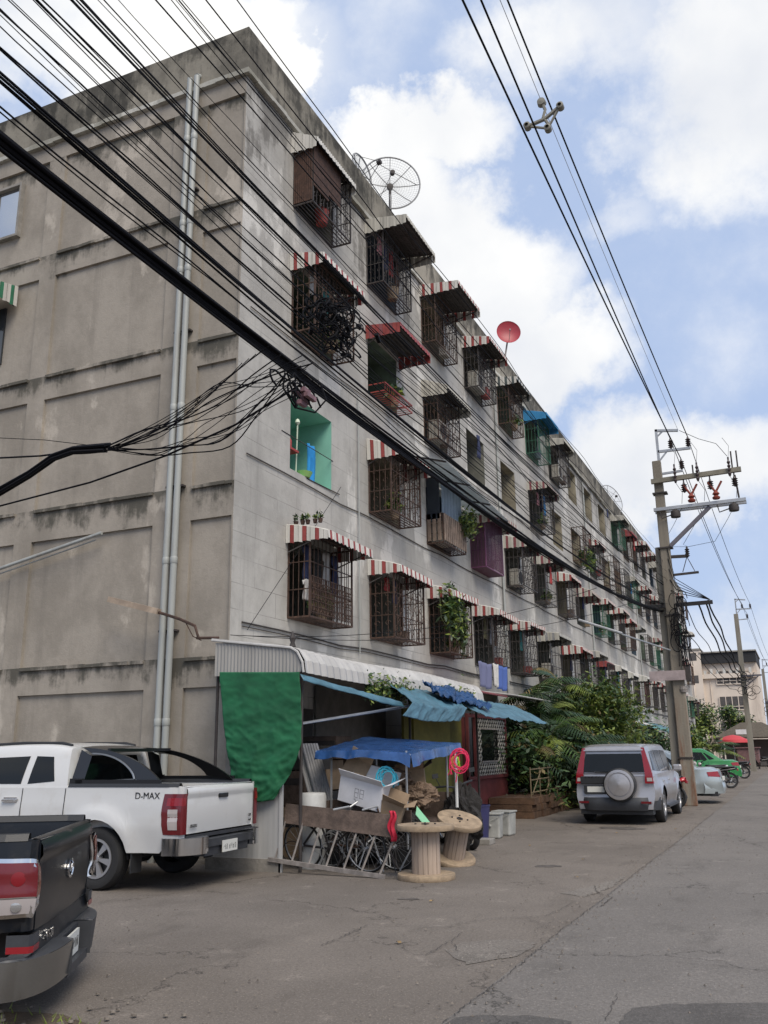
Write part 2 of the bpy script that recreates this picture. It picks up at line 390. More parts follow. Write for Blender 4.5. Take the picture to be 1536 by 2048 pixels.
def poly_patch(pts, z, name, mt, seed):
    q = random.Random(seed); out = []
    for i in range(len(pts)):
        a, b = pts[i], pts[(i+1) % len(pts)]; k = max(2, int(math.hypot(b[0]-a[0], b[1]-a[1])/.06))
        for j in range(k): t = j/k; out.append((a[0]+(b[0]-a[0])*t+q.uniform(-.018, .018), a[1]+(b[1]-a[1])*t+q.uniform(-.018, .018), z))
    m = MB(); m.add(out, [tuple(range(len(out)))]); o = m.build(name, mt); tag(o, kind='structure')
poly_patch([(6.43, -5.54), (6.42, -5.39), (6.45, -5.22), (6.54, -5.13), (6.71, -5.03), (6.95, -4.92), (7.17, -4.82), (8.5, -4.2), (8.8, -7.5), (6.5, -7.5)], .010, 'road_patch', G3, 1)
poly_patch([(5.53, -6.4), (5.51, -5.9), (5.55, -5.77), (5.76, -5.65), (5.99, -5.6), (6.16, -5.65), (6.3, -6.4)], .010, 'road_patch', G3, 2)
poly_patch([(4.97, -4.29), (4.85, -4.11), (4.85, -3.81), (5.02, -3.61), (5.23, -3.53), (5.42, -3.6), (5.44, -3.84), (5.4, -4.13), (5.25, -4.31), (5.15, -4.49)], .004, 'worn_patch', G5, 3)
poly_patch([(5.0, -1.0), (5.2, -.4), (5.42, .6), (5.44, -.4), (5.3, -1.2)], .004, 'worn_patch', G5, 4)
CRK = mat('crack_dark', (.050, .043, .038), 1.0)  # even dark tone of the pavement cracks
def crack(pts, w_, seed, z=.0125):
    q = random.Random(seed); L_ = []; R_ = []
    fine = []
    for a, b in zip(pts, pts[1:]):
        k = max(2, int(math.hypot(b[0]-a[0], b[1]-a[1])/.035))
        for j in range(k): t = j/k; fine.append((a[0]+(b[0]-a[0])*t+q.gauss(0, .008), a[1]+(b[1]-a[1])*t+q.gauss(0, .008)))
    m = MB()
    for i in range(len(fine)-1):
        (x0, y0), (x1, y1) = fine[i], fine[i+1]; d = math.hypot(x1-x0, y1-y0) or 1; nx, ny = -(y1-y0)/d, (x1-x0)/d
        wa = w_*q.uniform(.1, 1)*.32 if i else 0; wb = w_*q.uniform(.1, 1)*.32
        m.quad((x0-nx*wa, y0-ny*wa, z), (x1-nx*wb, y1-ny*wb, z), (x1+nx*wb, y1+ny*wb, z), (x0+nx*wa, y0+ny*wa, z))
    tag(m.build('pavement_crack', CRK), kind='structure')
for i, (w_, c_) in enumerate(((.018, [(3.86, -4.32), (3.86, -3.91), (3.83, -3.35)]), (.014, [(3.83, -3.35), (4.17, -3.32), (4.53, -3.25), (4.58, -3.03), (4.67, -2.93), (4.76, -2.75), (4.87, -2.64), (5.04, -2.56), (5.2, -2.41), (5.24, -2.06), (5.27, -1.52)]), (.016, [(4.65, -4.39), (4.77, -4.32), (4.77, -4.09), (4.77, -3.91), (4.75, -3.4)]), (.012, [(4.78, -3.81), (4.91, -4.04), (4.98, -4.17)]), (.022, [(5.22, -0.34), (5.32, -0.73), (5.41, -0.96), (5.58, -1.18), (5.56, -1.85)]), (.012, [(4.98, -0.9), (5.1, -0.86), (5.24, -0.97)]), (.010, [(5.56, -3.84), (5.73, -3.78), (5.96, -3.85), (6.14, -3.86), (6.32, -3.94), (6.61, -3.94), (6.89, -3.95), (8.5, -3.9)]), (.010, [(6.3, -4.93), (6.33, -5.26), (6.34, -5.58)]), (.010, [(5.04, -2.56), (5.29, -2.88), (5.41, -3.08), (5.55, -3.11)]), (.009, [(5.29, -2.88), (5.29, -3.12)]), (.016, [(5.50, -6.2), (5.52, -4.6), (5.49, -3.0), (5.51, -1.2), (5.49, 1.5), (5.52, 5.0), (5.5, 12.0)]), (.008, [(2.6, -2.6), (3.2, -2.9), (3.7, -2.7), (4.3, -2.1)]))):
    crack(c_, w_, i)
tag(blob(3.1, -7.3, 1.5, .75, .006, 9).build('dirt_verge', G4), kind='structure')
# ---------------------------------------------------------------- apartment building
H = 14.06; LEN = 66.6; DEP = 11.0
PITCH, Y1, OW, OH = 3.24, 1.69, 1.56, 1.38
ZB = [11.47, 8.87, 6.27, 3.69]            # sill of the opening, top row first
bld = thing('apartment_building', 'long weathered grey concrete apartment block of barred balcony openings', 'building')
NC = 20
# long facade with openings
m = MB()
ys = [0.0]; zs = [0.0]
for k in range(NC): ys += [Y1+k*PITCH, Y1+k*PITCH+OW]
ys.append(LEN)
for z in reversed(ZB): zs += [z, z+OH]
zs.append(13.12)
for i in range(len(ys)-1):
    for j in range(len(zs)-1):
        if i % 2 == 1 and j % 2 == 1: continue
        m.quad((0, ys[i], zs[j]), (0, ys[i+1], zs[j]), (0, ys[i+1], zs[j+1]), (0, ys[i], zs[j+1]))
m.quad((0, LEN, 0), (-DEP, LEN, 0), (-DEP, LEN, 13.12), (0, LEN, 13.12))
m.quad((-DEP, 0, 0), (-DEP, LEN, 0), (-DEP, LEN, 13.12), (-DEP, 0, 13.12))
m.build('wall', FAC, bld)
# gable wall with sunken panels
def relief(us, vs, dep, face):
    m = MB()
    for i in range(len(us)-1):
        for j in range(len(vs)-1):
            d = dep(i, j)
            m.quad(face(us[i], vs[j], d), face(us[i+1], vs[j], d), face(us[i+1], vs[j+1], d), face(us[i], vs[j+1], d))
            if i+1 < len(us)-1 and dep(i+1, j) != d:
                e = dep(i+1, j); m.quad(face(us[i+1], vs[j], d), face(us[i+1], vs[j], e), face(us[i+1], vs[j+1], e), face(us[i+1], vs[j+1], d))
            if j+1 < len(vs)-1 and dep(i, j+1) != d:
                e = dep(i, j+1); m.quad(face(us[i], vs[j+1], d), face(us[i+1], vs[j+1], d), face(us[i+1], vs[j+1], e), face(us[i], vs[j+1], e))
    return m
us = [-DEP, -10.9, -7.25, -6.85, -4.5, -4.1, -1.53, -0.80, -0.03, 0]
vs = [0, .05, 2.45, 2.88, 5.04, 5.58, 7.66, 8.10, 10.15, 10.60, 12.72, 13.12]
deep_u = {1, 3, 5, 7}; deep_v = {1, 3, 5, 7, 9}
relief(us, vs, lambda i, j: 0.05 if (i in deep_u and j in deep_v) else 0.0, lambda u, v, d: (u, d, v)).build('gable_wall', GAB, bld)
# crumbly sills under each panel, broken along their edge
m = MB(); q = random.Random(5)
for zt in (2.88, 5.58, 8.10, 10.60):
    for (a, b) in ((-6.85, -4.52), (-4.08, -1.55), (-.78, -.03)):
        x = a
        while x < b:
            w = min(q.uniform(.12, .4), b-x); h = q.uniform(.015, .04)
            m.box(x, -.035-q.uniform(0, .02), zt-.035, x+w, .068, zt+h*.6); x += w
        m.build('panel_sill', GAB, bld); m = MB()
# parapet, chipped string course, roof
m = MB()
m.box(-DEP-.04, -.04, 13.125, .04, .14, H); m.box(-.14, .14, 13.125, .04, LEN+.04, H); m.box(-DEP-.04, .14, 13.125, -DEP+.14, LEN+.04, H); m.box(-DEP+.14, LEN-.14, 13.125, -.14, LEN+.04, H)
m.build('parapet', PAR, bld)
m = MB()
x = -DEP
while x < 0.07:
    w = q.uniform(.2, .6); m.box(x, -.075-q.uniform(0, .02), 13.06+q.uniform(0, .02), min(x+w, .08), -.001, 13.15+q.uniform(0, .02)); x += w
y = -.06
while y < LEN:
    w = q.uniform(.2, .6); m.box(.001, y, 13.06+q.uniform(0, .02), .075+q.uniform(0, .02), y+w, 13.15+q.uniform(0, .02)); y += w
m.build('string_course', wall_mat('chipped_ledge', (.42, .41, .37), (.25, .24, .2), (.05, .05, .04)), bld)
m = MB(); m.box(-DEP+.14, .14, 13.0, -.14, LEN-.14, 13.16); m.build('roof', M_conc, bld)

# ---- balcony openings
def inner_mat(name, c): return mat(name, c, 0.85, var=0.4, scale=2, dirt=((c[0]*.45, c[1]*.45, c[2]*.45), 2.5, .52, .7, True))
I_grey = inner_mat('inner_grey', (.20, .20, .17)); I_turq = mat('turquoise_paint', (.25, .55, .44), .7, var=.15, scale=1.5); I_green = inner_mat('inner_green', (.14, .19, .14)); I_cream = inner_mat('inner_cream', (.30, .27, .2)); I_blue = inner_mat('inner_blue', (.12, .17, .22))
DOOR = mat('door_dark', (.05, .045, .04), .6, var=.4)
GLS = mat('window_glass', (.03, .035, .04), .08, spec=.8)
CLOTHS = [mat('cloth_%s' % n, c, .9, var=.25, scale=6) for n, c in (('navy', (.03, .04, .10)), ('white', (.55, .54, .52)), ('grey', (.22, .22, .24)), ('red', (.35, .05, .05)), ('teal', (.05, .22, .22)), ('pink', (.45, .20, .22)), ('black', (.03, .03, .03)), ('sky', (.02, .25, .60)), ('olive', (.14, .13, .07)), ('brown', (.11, .055, .035)))]
_cells = {}
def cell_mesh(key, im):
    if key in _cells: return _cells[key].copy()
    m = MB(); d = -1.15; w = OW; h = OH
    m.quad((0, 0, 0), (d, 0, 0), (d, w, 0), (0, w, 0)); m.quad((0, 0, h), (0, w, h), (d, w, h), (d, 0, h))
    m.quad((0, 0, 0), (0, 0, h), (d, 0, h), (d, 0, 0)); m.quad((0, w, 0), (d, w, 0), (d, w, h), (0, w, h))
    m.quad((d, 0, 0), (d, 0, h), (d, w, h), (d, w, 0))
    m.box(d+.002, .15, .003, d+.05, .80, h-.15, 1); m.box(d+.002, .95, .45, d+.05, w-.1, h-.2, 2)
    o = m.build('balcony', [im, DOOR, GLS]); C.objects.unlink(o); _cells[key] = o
    return o.copy()
def arc(cx, cy, r, a0, a1, n, f): return [f(cx+r*math.cos(a0+(a1-a0)*i/n), cy+r*math.sin(a0+(a1-a0)*i/n)) for i in range(n+1)]
_grs = {}
def grille_mesh(style, D, h, mt):
    key = (style, D, round(h, 2), mt.name)
    if key in _grs: return _grs[key].copy()
    m = MB(); W = OW+.02; r = .009
    y0, y1 = -.01, W-.01
    zt = h
    def fr(u, z): return (D, y0+u, z)
    # frame
    for (a, b) in (((D,y0,0),(D,y0,zt)),((D,y1,0),(D,y1,zt)),((D,y0,0),(D,y1,0)),((D,y0,zt),(D,y1,zt)),((.01,y0,0),(D,y0,0)),((.01,y1,0),(D,y1,0)),((.01,y0,zt),(D,y0,zt)),((.01,y1,zt),(D,y1,zt)),((.01,y0,0),(.01,y0,zt)),((.01,y1,0),(.01,y1,zt)),((.01,y0,0),(.01,y1,0))):
        m.bar(a, b, .028, .028)
    for zz in (h*.33, h*.66):
        m.bar((D, y0, zz), (D, y1, zz), .016, .016); m.bar((.01, y0, zz), (D, y0, zz), .016, .016); m.bar((.01, y1, zz), (D, y1, zz), .016, .016)
    nb = 11
    for i in range(1, nb):
        yy = y0+(y1-y0)*i/nb; m.bar((D, yy, 0), (D, yy, zt), .011, .011)
    for i in range(1, 4):
        xx = D*i/4
        for yy in (y0, y1): m.bar((xx, yy, 0), (xx, yy, zt), .011, .011)
    for i in range(1, 6): m.bar((D*i/6, y0, 0), (D*i/6, y1, 0), .014, .014)
    if style == 'scroll':
        for i in range(nb):
            yc = y0+(y1-y0)*(i+.5)/nb
            k = int(zt/.2)
            for j in range(k):
                zc = .1+j*.2
                if (i+j) % 2: continue
                pts = arc(yc, zc, .055, .6, 5.8, 7, lambda a, b: (D+.008, a, b)); m.tube(pts, .006, 3, 0, caps=False)
                pts = arc(yc, zc+.1, .04, 3.7, -1.4, 6, lambda a, b: (D+.008, a, b)); m.tube(pts, .006, 3, 0, caps=False)
        for xx in (D*.3, D*.75):
            for j in range(int(zt/.2)):
                for yy in (y0, y1): m.tube(arc(xx, .1+j*.2, .045, 0, 5.2, 7, lambda a, b: (a, yy, b)), .006, 3, 0, caps=False)
    o = m.build('cage', mt); C.objects.unlink(o); _grs[key] = o
    return o.copy()
def awning_mesh(W, D, drop, val, mats, period=2, curve=0.0, n=18, side=True, name='awning', sval=None):
    """sloping corrugated sheet with a hanging front edge and striped side panels. x out, y along, z up; origin wall/near/top"""
    m = MB()
    def prof(t): return D*t, -drop*t - curve*t*t
    for i in range(n):
        ya, yb = W*i/n, W*(i+1)/n; ym = (ya+yb)/2; mi = 1 if i % (period+1) == 1 else 0
        for k in range(4):
            (xa, za), (xb, zb) = prof(k/4), prof((k+1)/4)
            m.quad((xa, ya, za), (xb, ya, zb), (xb, ym, zb+.022), (xa, ym, za+.022), mi); m.quad((xa, ym, za+.022), (xb, ym, zb+.022), (xb, yb, zb), (xa, yb, za), mi)
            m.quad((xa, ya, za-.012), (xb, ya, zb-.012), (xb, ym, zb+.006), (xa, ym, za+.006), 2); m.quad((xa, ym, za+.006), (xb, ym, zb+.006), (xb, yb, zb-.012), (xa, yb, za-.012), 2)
        xe, ze = prof(1)
        j = .02 if i % 2 else -.01
        m.quad((xe, ya, ze), (xe+.01, ya, ze-val), (xe+.02, ym, ze-val-j), (xe+.012, ym, ze+.02), mi); m.quad((xe+.012, ym, ze+.02), (xe+.02, ym, ze-val-j), (xe+.01, yb, ze-val), (xe, yb, ze), mi)
    if side:
        ns = max(5, int(D/.075))
        for yy in (0.0, W):
            for i in range(ns):
                ta, tb = i/ns, (i+1)/ns; (xa, za), (xb, zb) = prof(ta), prof(tb); mi = (i % 3 == 1) if mats[0] is not mats[1] else 0
                e = prof(1)[1]-(sval or val); o_ = (-.004 if yy == 0 else .004)*(1 if i % 2 else 3)
                m.quad((xa, yy+o_, za), (xb, yy+o_, zb), (xb, yy+o_, e-(.02 if i % 2 else 0)), (xa, yy+o_, e), 1 if mi else 0)
    # brackets underneath
    for yy in (.05, W-.05): m.bar((.01, yy, prof(1)[1]-.28), (D*.95, yy, prof(1)[1]-.03), .02, .02, 2)
    for k in (.12, .25, .38, .51, .64, .77, .9): m.bar((prof(k)[0], .02, prof(k)[1]-.03), (prof(k)[0], W-.02, prof(k)[1]-.03), .018, .02, 2)
    return m
_aws = {}
def awning(key, W, D, drop, val, mats, **kw):
    k = (key, W, D, drop, val)
    if k not in _aws:
        o = awning_mesh(W, D, drop, val, mats, **kw).build('awning', list(mats)); C.objects.unlink(o); _aws[k] = o
    return _aws[k].copy()
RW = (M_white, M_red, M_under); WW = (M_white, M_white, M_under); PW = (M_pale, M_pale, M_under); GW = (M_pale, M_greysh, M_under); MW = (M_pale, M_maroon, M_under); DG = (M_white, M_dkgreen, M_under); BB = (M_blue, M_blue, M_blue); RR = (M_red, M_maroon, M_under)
SPEC = {  # (row, col): (interior, awning key, awning depth, cage style, cage material)
 (0,0): (I_grey, 'WW', .55, 'scroll', M_iron), (0,1): (I_blue, 'PW', 1.0, 'scroll', M_iron), (0,2): (I_cream, 'RW', .95, 'scroll', M_rust), (0,3): (I_grey, 'RW', .75, 'scroll', M_iron), (0,4): (I_green, 'DG', .75, 'scroll', M_rust), (0,5): (I_green, 'BB', .9, 'plain', M_greenp), (0,6): (I_grey, 'PW', .6, 'plain', M_iron),
 (0,7): (I_cream, None, 0, None, None), (0,8): (I_cream, None, 0, None, None), (0,9): (I_cream, None, 0, None, None), (0,10): (I_green, 'PW', .75, 'plain', M_greenp),
 (1,0): (I_green, 'RW', .75, 'scroll', M_rust), (1,1): (I_green, 'RR', .8, None, None), (1,2): (I_grey, 'PW', .75, 'scroll', M_rust), (1,3): (I_grey, None, 0, None, None), (1,4): (I_cream, None, 0, None, None), (1,5): (I_grey, 'MW', .75, 'plain', M_iron), (1,6): (I_cream, None, 0, None, None), (1,7): (I_cream, None, 0, 'plain', M_rust),
 (2,0): (I_turq, None, 0, None, None), (2,1): (I_cream, 'RW', .8, 'scroll', M_rust), (2,2): (I_blue, 'BIG', 0, 'low', M_rust), (2,3): (I_cream, 'MW', .85, 'plain', M_purple), (2,4): (I_grey, 'MW', .8, 'scroll', M_iron), (2,5): (I_grey, 'MW', .8, 'plain', M_iron),
 (3,0): (I_grey, 'RW4', .8, 'plain', M_rust), (3,1): (I_grey, 'RW4', .8, 'scroll', M_rust), (3,2): (I_grey, 'RW4', .75, 'scroll', M_rust), (3,3): (I_grey, 'RW4', .75, 'scroll', M_iron), (3,4): (I_grey, 'RW', .7, 'scroll', M_iron), (3,5): (I_grey, 'GW', .85, 'plain', M_iron), (3,6): (I_cream, 'RW', .75, 'plain', M_iron), (3,7): (I_grey, 'GW', .8, 'plain', M_iron), (3,8): (I_grey, 'RR', .5, 'plain', M_iron)}
AW = {'RW': RW, 'RW4': RW, 'WW': WW, 'PW': PW, 'GW': GW, 'MW': MW, 'DG': DG, 'BB': BB, 'RR': RR}
q = random.Random(11)
BALC = {}
for rrow in range(4):
    for c in range(NC):
        y = Y1+c*PITCH; z = ZB[rrow]
        sp_ = SPEC.get((rrow, c))
        if sp_ is None:
            ak = q.choice(['RW', 'RW', 'GW', 'MW', 'PW', 'WW', 'RW', 'GW', None] if rrow else ['RW', 'PW', 'WW', 'RR', None])
            sp_ = (q.choice([I_grey, I_cream, I_green, I_blue]), ak, q.choice([.55, .7, .8]), q.choice(['plain', 'scroll', 'plain', None] if rrow < 3 else ['plain', 'scroll']), q.choice([M_iron, M_rust, M_iron, M_greenp]))
        im, ak, ad, gs, gm = sp_
        b = cell_mesh(im.name, im); b.name = 'balcony'; C.objects.link(b); b.parent = bld; b.location = (0, y, z); BALC[(rrow, c)] = b
        ch = OH+.02
        if gs:
            gr = grille_mesh('plain' if gs == 'low' else gs, .42, ch*(.5 if gs == 'low' else 1), gm); gr.name = 'cage'; C.objects.link(gr); gr.parent = b; gr.location = (0, 0, -.03)
            if (rrow, c) not in ((0, 0), (3, 0), (2, 3), (2, 2)): gr.scale = (q.uniform(.88, 1.3), 1, q.uniform(.94, 1.0))
        if ak and ak != 'BIG':
            W_ = OW + (.12 if ad < .6 else .2)
            ad = round(ad*q.choice([.9, 1, 1.1]), 2); tilt_ = q.choice([.12, .16, .20, .26])
            a = awning(ak, W_, ad, tilt_ if ak != 'RW4' else .10, .13 if ak == 'RW4' else .09, AW[ak], period=(1 if ak in ('DG',) else 2), curve=(.09 if ak == 'RW4' else 0), n=(12 if ak == 'DG' else 24), sval=(.13 if ak == 'RW4' else .21))
            a.rotation_euler = (R(q.uniform(-1.6, 1.6)), R(q.uniform(-2, 2)), 0)
            a.name = 'awning'; C.objects.link(a); a.parent = b; a.location = (.004, -.1, OH+.16)
# the long translucent sheet over the curtained opening
m = MB(); n = 26
def bigp(u, v):  # u along, v outwards
    return (.02+1.05*v, -1.55+4.9*u, 1.75-.30*v-.30*u + (.02 if int(u*n*2) % 2 else 0))
m.grid(bigp, n*2, 4, 0)
for u in (0.02, .35, .67, .98):
    m.bar(bigp(u, 0), Vector(bigp(u, 1))-Vector((0, 0, .03)), .03, .03, 1)
o = _cc = mat('corrugated_clear', (.70, .76, .78), .5, var=.15, scale=3); _cc.node_tree.nodes['Principled BSDF'].inputs['Transmission Weight'].default_value = .55
o = m.build('awning', [_cc, M_iron], BALC[(2, 2)], solid=.006)
# brown boards closing the first top cage, side and half of the front
m = MB()
for i in range(9): m.box(.02+i*.045, -.035, .0, .055+i*.045, -.02, 1.34, 0)
for i in range(22): m.box(.44, -.02+i*.05, .30 if i < 12 else .45, .452, .018+i*.05, 1.34, 0)
m.build('slat_panel', mat('brown_slats', (.085, .042, .028), .8, var=.5, scale=12), BALC[(0, 0)])
m = MB()
for i in range(26): m.bar((.432, .03+i*.06, .02), (.432, .03+i*.06, .66), .013, .013)
for i in range(7): m.bar((.436, .02, .05+i*.1), (.436, 1.53, .05+i*.1), .012, .012)
for i in range(12):
    for j in range(3): m.tube([(.44, .08+i*.125+.045*math.cos(t), .12+j*.2+.045*math.sin(t)) for t in [k*.9 for k in range(8)]], .006, 3)
m.build('fine_grille', M_rust, BALC[(3, 0)])
# purple cage sheet
m = MB(); m.box(0, 0, -.05, .42, 1.55, -.035)
for i in range(12): m.bar((.03+i*.034, -.025, 0), (.03+i*.034, -.025, 1.32), .018, .012)
for i in range(22): m.bar((.434, .02+i*.071, 0), (.434, .02+i*.071, 1.32), .012, .026)
m.build('board', mat('purple_mesh', (.13, .05, .09), .7, var=.4, scale=30), BALC[(2, 3)])
m = MB(); m.box(.03, -.03, .55, .35, -.015, 1.75); m.build('board', mat('navy_board', (.012, .018, .028), .6), BALC[(2, 2)])
def curt(u, v): return (.36+.03*math.sin(u*40), .1+1.35*u, .5+1.15*v)
m = MB(); m.grid(curt, 50, 2); m.build('curtain', mat('blue_grey_curtain', (.20, .26, .33), .8, var=.2), BALC[(2, 2)], solid=.004)
# slatted wooden rail, low cage of the same balcony
m = MB()
for i in range(12): m.box(.44, .0+i*.135, .02, .455, .09+i*.135, .68)
for i in range(3): m.box(.03+i*.13, -.03, .02, .12+i*.13, -.015, .68)
m.build('slat_panel', mat('pale_slats', (.30, .22, .17), .8, var=.5), BALC[(2, 2)])
# red wire shelf on the uncaged opening
m = MB()
for z in (0.0, .18):
    for a, b in (((.02, 0, z), (.4, 0, z)), ((.4, 0, z), (.4, 1.5, z)), ((.4, 1.5, z), (.02, 1.5, z))): m.bar(a, b, .02, .02)
for i in range(14): m.bar((.02, i*.115, 0), (.4, i*.115, 0), .01, .01); m.bar((.4, i*.115, 0), (.4, i*.115, .18), .008, .008)
m.build('wire_shelf', mat('red_iron', (.35, .06, .05), .6, var=.3), BALC[(1, 1)])
# cables and pipes clipped along the facade
for zz, r_ in ((6.12, .012), (3.42, .014), (3.36, .009), (8.70, .010)):
    m = MB(); m.tube([(.02, .3+i*1.1, zz+.02*math.sin(i*1.7)-.015*(i % 2)) for i in range(60)], r_, 5); m.build('clipped_cable', M_iron, bld)
for yy, za, zb_ in ((14.2, 3.1, 12.6), (27.2, 3.0, 12.9), (40.1, 3.0, 12.9), (53.0, 3.0, 12.9), (4.35, 3.3, 8.6)):
    m = MB(); m.tube([(.05, yy, za), (.05, yy, zb_)], .035 if za < 3.2 else .014, 7); m.build('waste_pipe', M_pipe, bld)
# gable window and its green striped awning
m = MB(); x0, x1, z0, z1 = -5.86, -5.2, 11.3, 12.38
for a, b in (((x0-.05, z0-.05), (x0, z1+.05)), ((x1, z0-.05), (x1+.05, z1+.05)), ((x0, z1), (x1, z1+.05)), ((x0, z0-.05), (x1, z0))): m.box(a[0], -.05, a[1], b[0], .066, b[1])
gw = m.build('gable_window', M_conc, bld)
m = MB(); m.box(x0, .03, z0, x1, .05, z1); m.build('pane', mat('sky_glass', (.5, .52, .55), .03, metal=.9), gw)
m = MB(); m.box(-6.1, .01, 8.6, -5.3, .066, 9.75); gw2 = m.build('gable_window', GLS, bld)
m = awning_mesh(1.3, .5, .12, .3, (M_white, M_green, M_under), n=14)
o = m.build('awning', [M_white, M_green, M_under], gw2); o.rotation_euler = (0, 0, R(-90)); o.location = (-6.28, -.04, 10.1)
# downpipes
for i, x in enumerate((-1.15, -1.0)):
    m = MB(); m.tube([(x, -.10, 0), (x, -.10, 13.33)], .052, 12)
    for z in (1.9, 4.35, 6.9, 9.4, 10.3, 12.0): m.lathe([(.055, z), (.060, z+.01), (.060, z+.1), (.055, z+.11)], 12, 'z', (x, -.1, 0), 0)
    if i: m.tube([(x, -.1, 13.33), (x, 0.02, 13.4)], .052, 12)
    for z in (3.3, 5.6, 8.3, 11.0): m.box(x-.09, -.09, z, x+.09, .0, z+.03, 1)
    m.build('downpipe', [M_pipe, M_iron], bld, smooth=True)
# conduit along the gable and the loose fluorescent tube on its bracket
m = MB(); m.tube([(-6.8, -.14, 4.22), (-2.44, -.14, 4.99)], .03, 8); m.tube([(-6.8, -.09, 4.14), (-2.6, -.09, 4.9)], .012, 6); m.build('conduit', M_pipe, bld)
# ---------------------------------------------------------------- vehicles
P_white = mat('white_car_paint', (.58, .58, .57), .25, coat=.6, dirt=((.45, .42, .38), 3, .55, .25, False))
P_black = mat('dark_car_paint', (.007, .009, .013), .30, coat=.12, spec=.35, dirt=((.04, .036, .032), 5, .52, .4, False))
P_silver = mat('silver_car_paint', (.42, .41, .42), .3, .55, coat=.5, dirt=((.25, .23, .2), 4, .5, .3, False))
P_silver2 = mat('light_silver_car_paint', (.42, .47, .48), .3, .5, coat=.5)
P_green = mat('green_car_paint', (.025, .22, .06), .4, coat=.6)
P_trim = mat('black_plastic_trim', (.022, .023, .025), .5)
P_trimg = mat('gloss_black', (.008, .008, .009), .3, coat=.25)
P_bump = mat('grey_bumper', (.045, .048, .055), .5, var=.3)
P_glass = mat('tinted_glass', (.008, .009, .009), .08, spec=.35)
P_redl = mat('red_lens', (.24, .008, .014), .2, coat=.5)
P_redd = mat('dark_red_lens', (.13, .008, .012), .2, coat=.5)
P_clear = mat('clear_lens', (.42, .38, .37), .12, coat=.8)
P_plate = mat('plate_white', (.60, .60, .56), .5)
P_alloy = mat('alloy', (.42, .42, .43), .35, .7)
P_amberd = mat('brown_amber_lens', (.20, .055, .03), .2, coat=.5); P_chrome2 = mat('lamp_reflector', (.5, .5, .5), .15, .8)
P_amber = mat('amber_lens', (.55, .16, .02), .2)

def wheel(parent, x, y, r, wdt, side, spokes=6, hub=None):
    """tyre around the y axis; side +1 = outer face at +y"""
    m = MB(); ri = r*.62; h = wdt/2
    prof = [(ri, -h*.8), (r*.80, -h), (r*.93, -h*.92), (r, -h*.6)]
    prof += [(r, -h*.22), (r-.008, -h*.2), (r-.008, -h*.14), (r, -h*.12), (r, h*.12), (r-.008, h*.14), (r-.008, h*.2), (r, h*.22)]
    prof += [(r, h*.6), (r*.93, h*.92), (r*.80, h), (ri, h*.8), (ri, -h*.8)]
    m.lathe(prof, 36, 'y')
    t = m.build('wheel', M_rubber, parent, smooth=True); t.location = (x, y, r)
    m = MB(); s_ = side
    m.lathe([(ri+.005, s_*h*.82), (ri-.02, s_*h*.85), (ri-.03, s_*h*.3), (.03, s_*h*.2)], 30, 'y', mi=1)
    m.lathe([(ri+.006, s_*h*.80), (ri+.004, s_*h*.90), (ri-.022, s_*h*.90), (ri-.03, s_*h*.5)], 30, 'y', mi=0)
    m.lathe([(.001, s_*h*.88), (r*.13, s_*h*.86), (r*.16, s_*h*.6), (r*.16, s_*h*.3)], 14, 'y', mi=0)
    for k in range(spokes):
        a = 2*math.pi*k/spokes+.2
        def pp(rr, da, yy): return (rr*math.cos(a+da), s_*yy, rr*math.sin(a+da))
        r1, r2 = r*.10, ri-.01; w1, w2 = .32, .20
        vs = [pp(r1, -w1, h*.82), pp(r1, w1, h*.82), pp(r2, w2, h*.80), pp(r2, -w2, h*.80), pp(r1, -w1, h*.5), pp(r1, w1, h*.5), pp(r2, w2, h*.5), pp(r2, -w2, h*.5)]
        m.add(vs, [(0,1,2,3),(0,4,5,1),(1,5,6,2),(2,6,7,3),(3,7,4,0)], 0)
    ro = m.build('rim', [hub or P_alloy, P_trim], t)
    return t

def shell(name, mt, parent, xs, zb, zt, hy, top, shx=lambda x, z: 0.0, nv=9, caps=(True, True), smooth=True, angle=35):
    """body lofted along x: each ring goes up the left side, across the top, down the right side"""
    m = MB(); rings = []
    for x in xs:
        b, t = zb(x), zt(x); half = []
        for j in range(nv+1):
            z = b+(t-b)*j/nv; half.append((x+shx(x, z), hy(x, z), z))
        half += [(x+shx(x, z), y, z) for y, z in top(x)]
        rings.append(half + [(p[0], -p[1], p[2]) for p in reversed(half) if abs(p[1]) > 1e-6])
    k = len(rings[0]); vs = [p for r_ in rings for p in r_]
    fs = [(i*k+j, i*k+j+1, (i+1)*k+j+1, (i+1)*k+j) for i in range(len(xs)-1) for j in range(k-1)]
    h = k//2
    for e, on in ((0, caps[0]), (len(xs)-1, caps[1])):
        if not on: continue
        for j in range(h-1 if k % 2 == 0 else h):
            a, b_ = e*k+j, e*k+k-1-j
            if a+1 == b_-1: fs.append((a, a+1, b_))
            else: fs.append((a, a+1, b_-1, b_))
    m.add(vs, fs)
    return m.build(name, mt, parent, smooth=smooth, angle=angle)
def stations(x0, x1, step, arches=(), extra=()):
    xs = set(round(x0+(x1-x0)*i/int((x1-x0)/step), 4) for i in range(int((x1-x0)/step)+1)) | set(extra)
    for xa, ra in arches:
        xs = {x for x in xs if abs(x-xa) > ra+.001 or x in extra}
        for i in range(15): xs.add(round(xa-ra*math.cos(math.pi*i/14), 4))
    return sorted(xs)
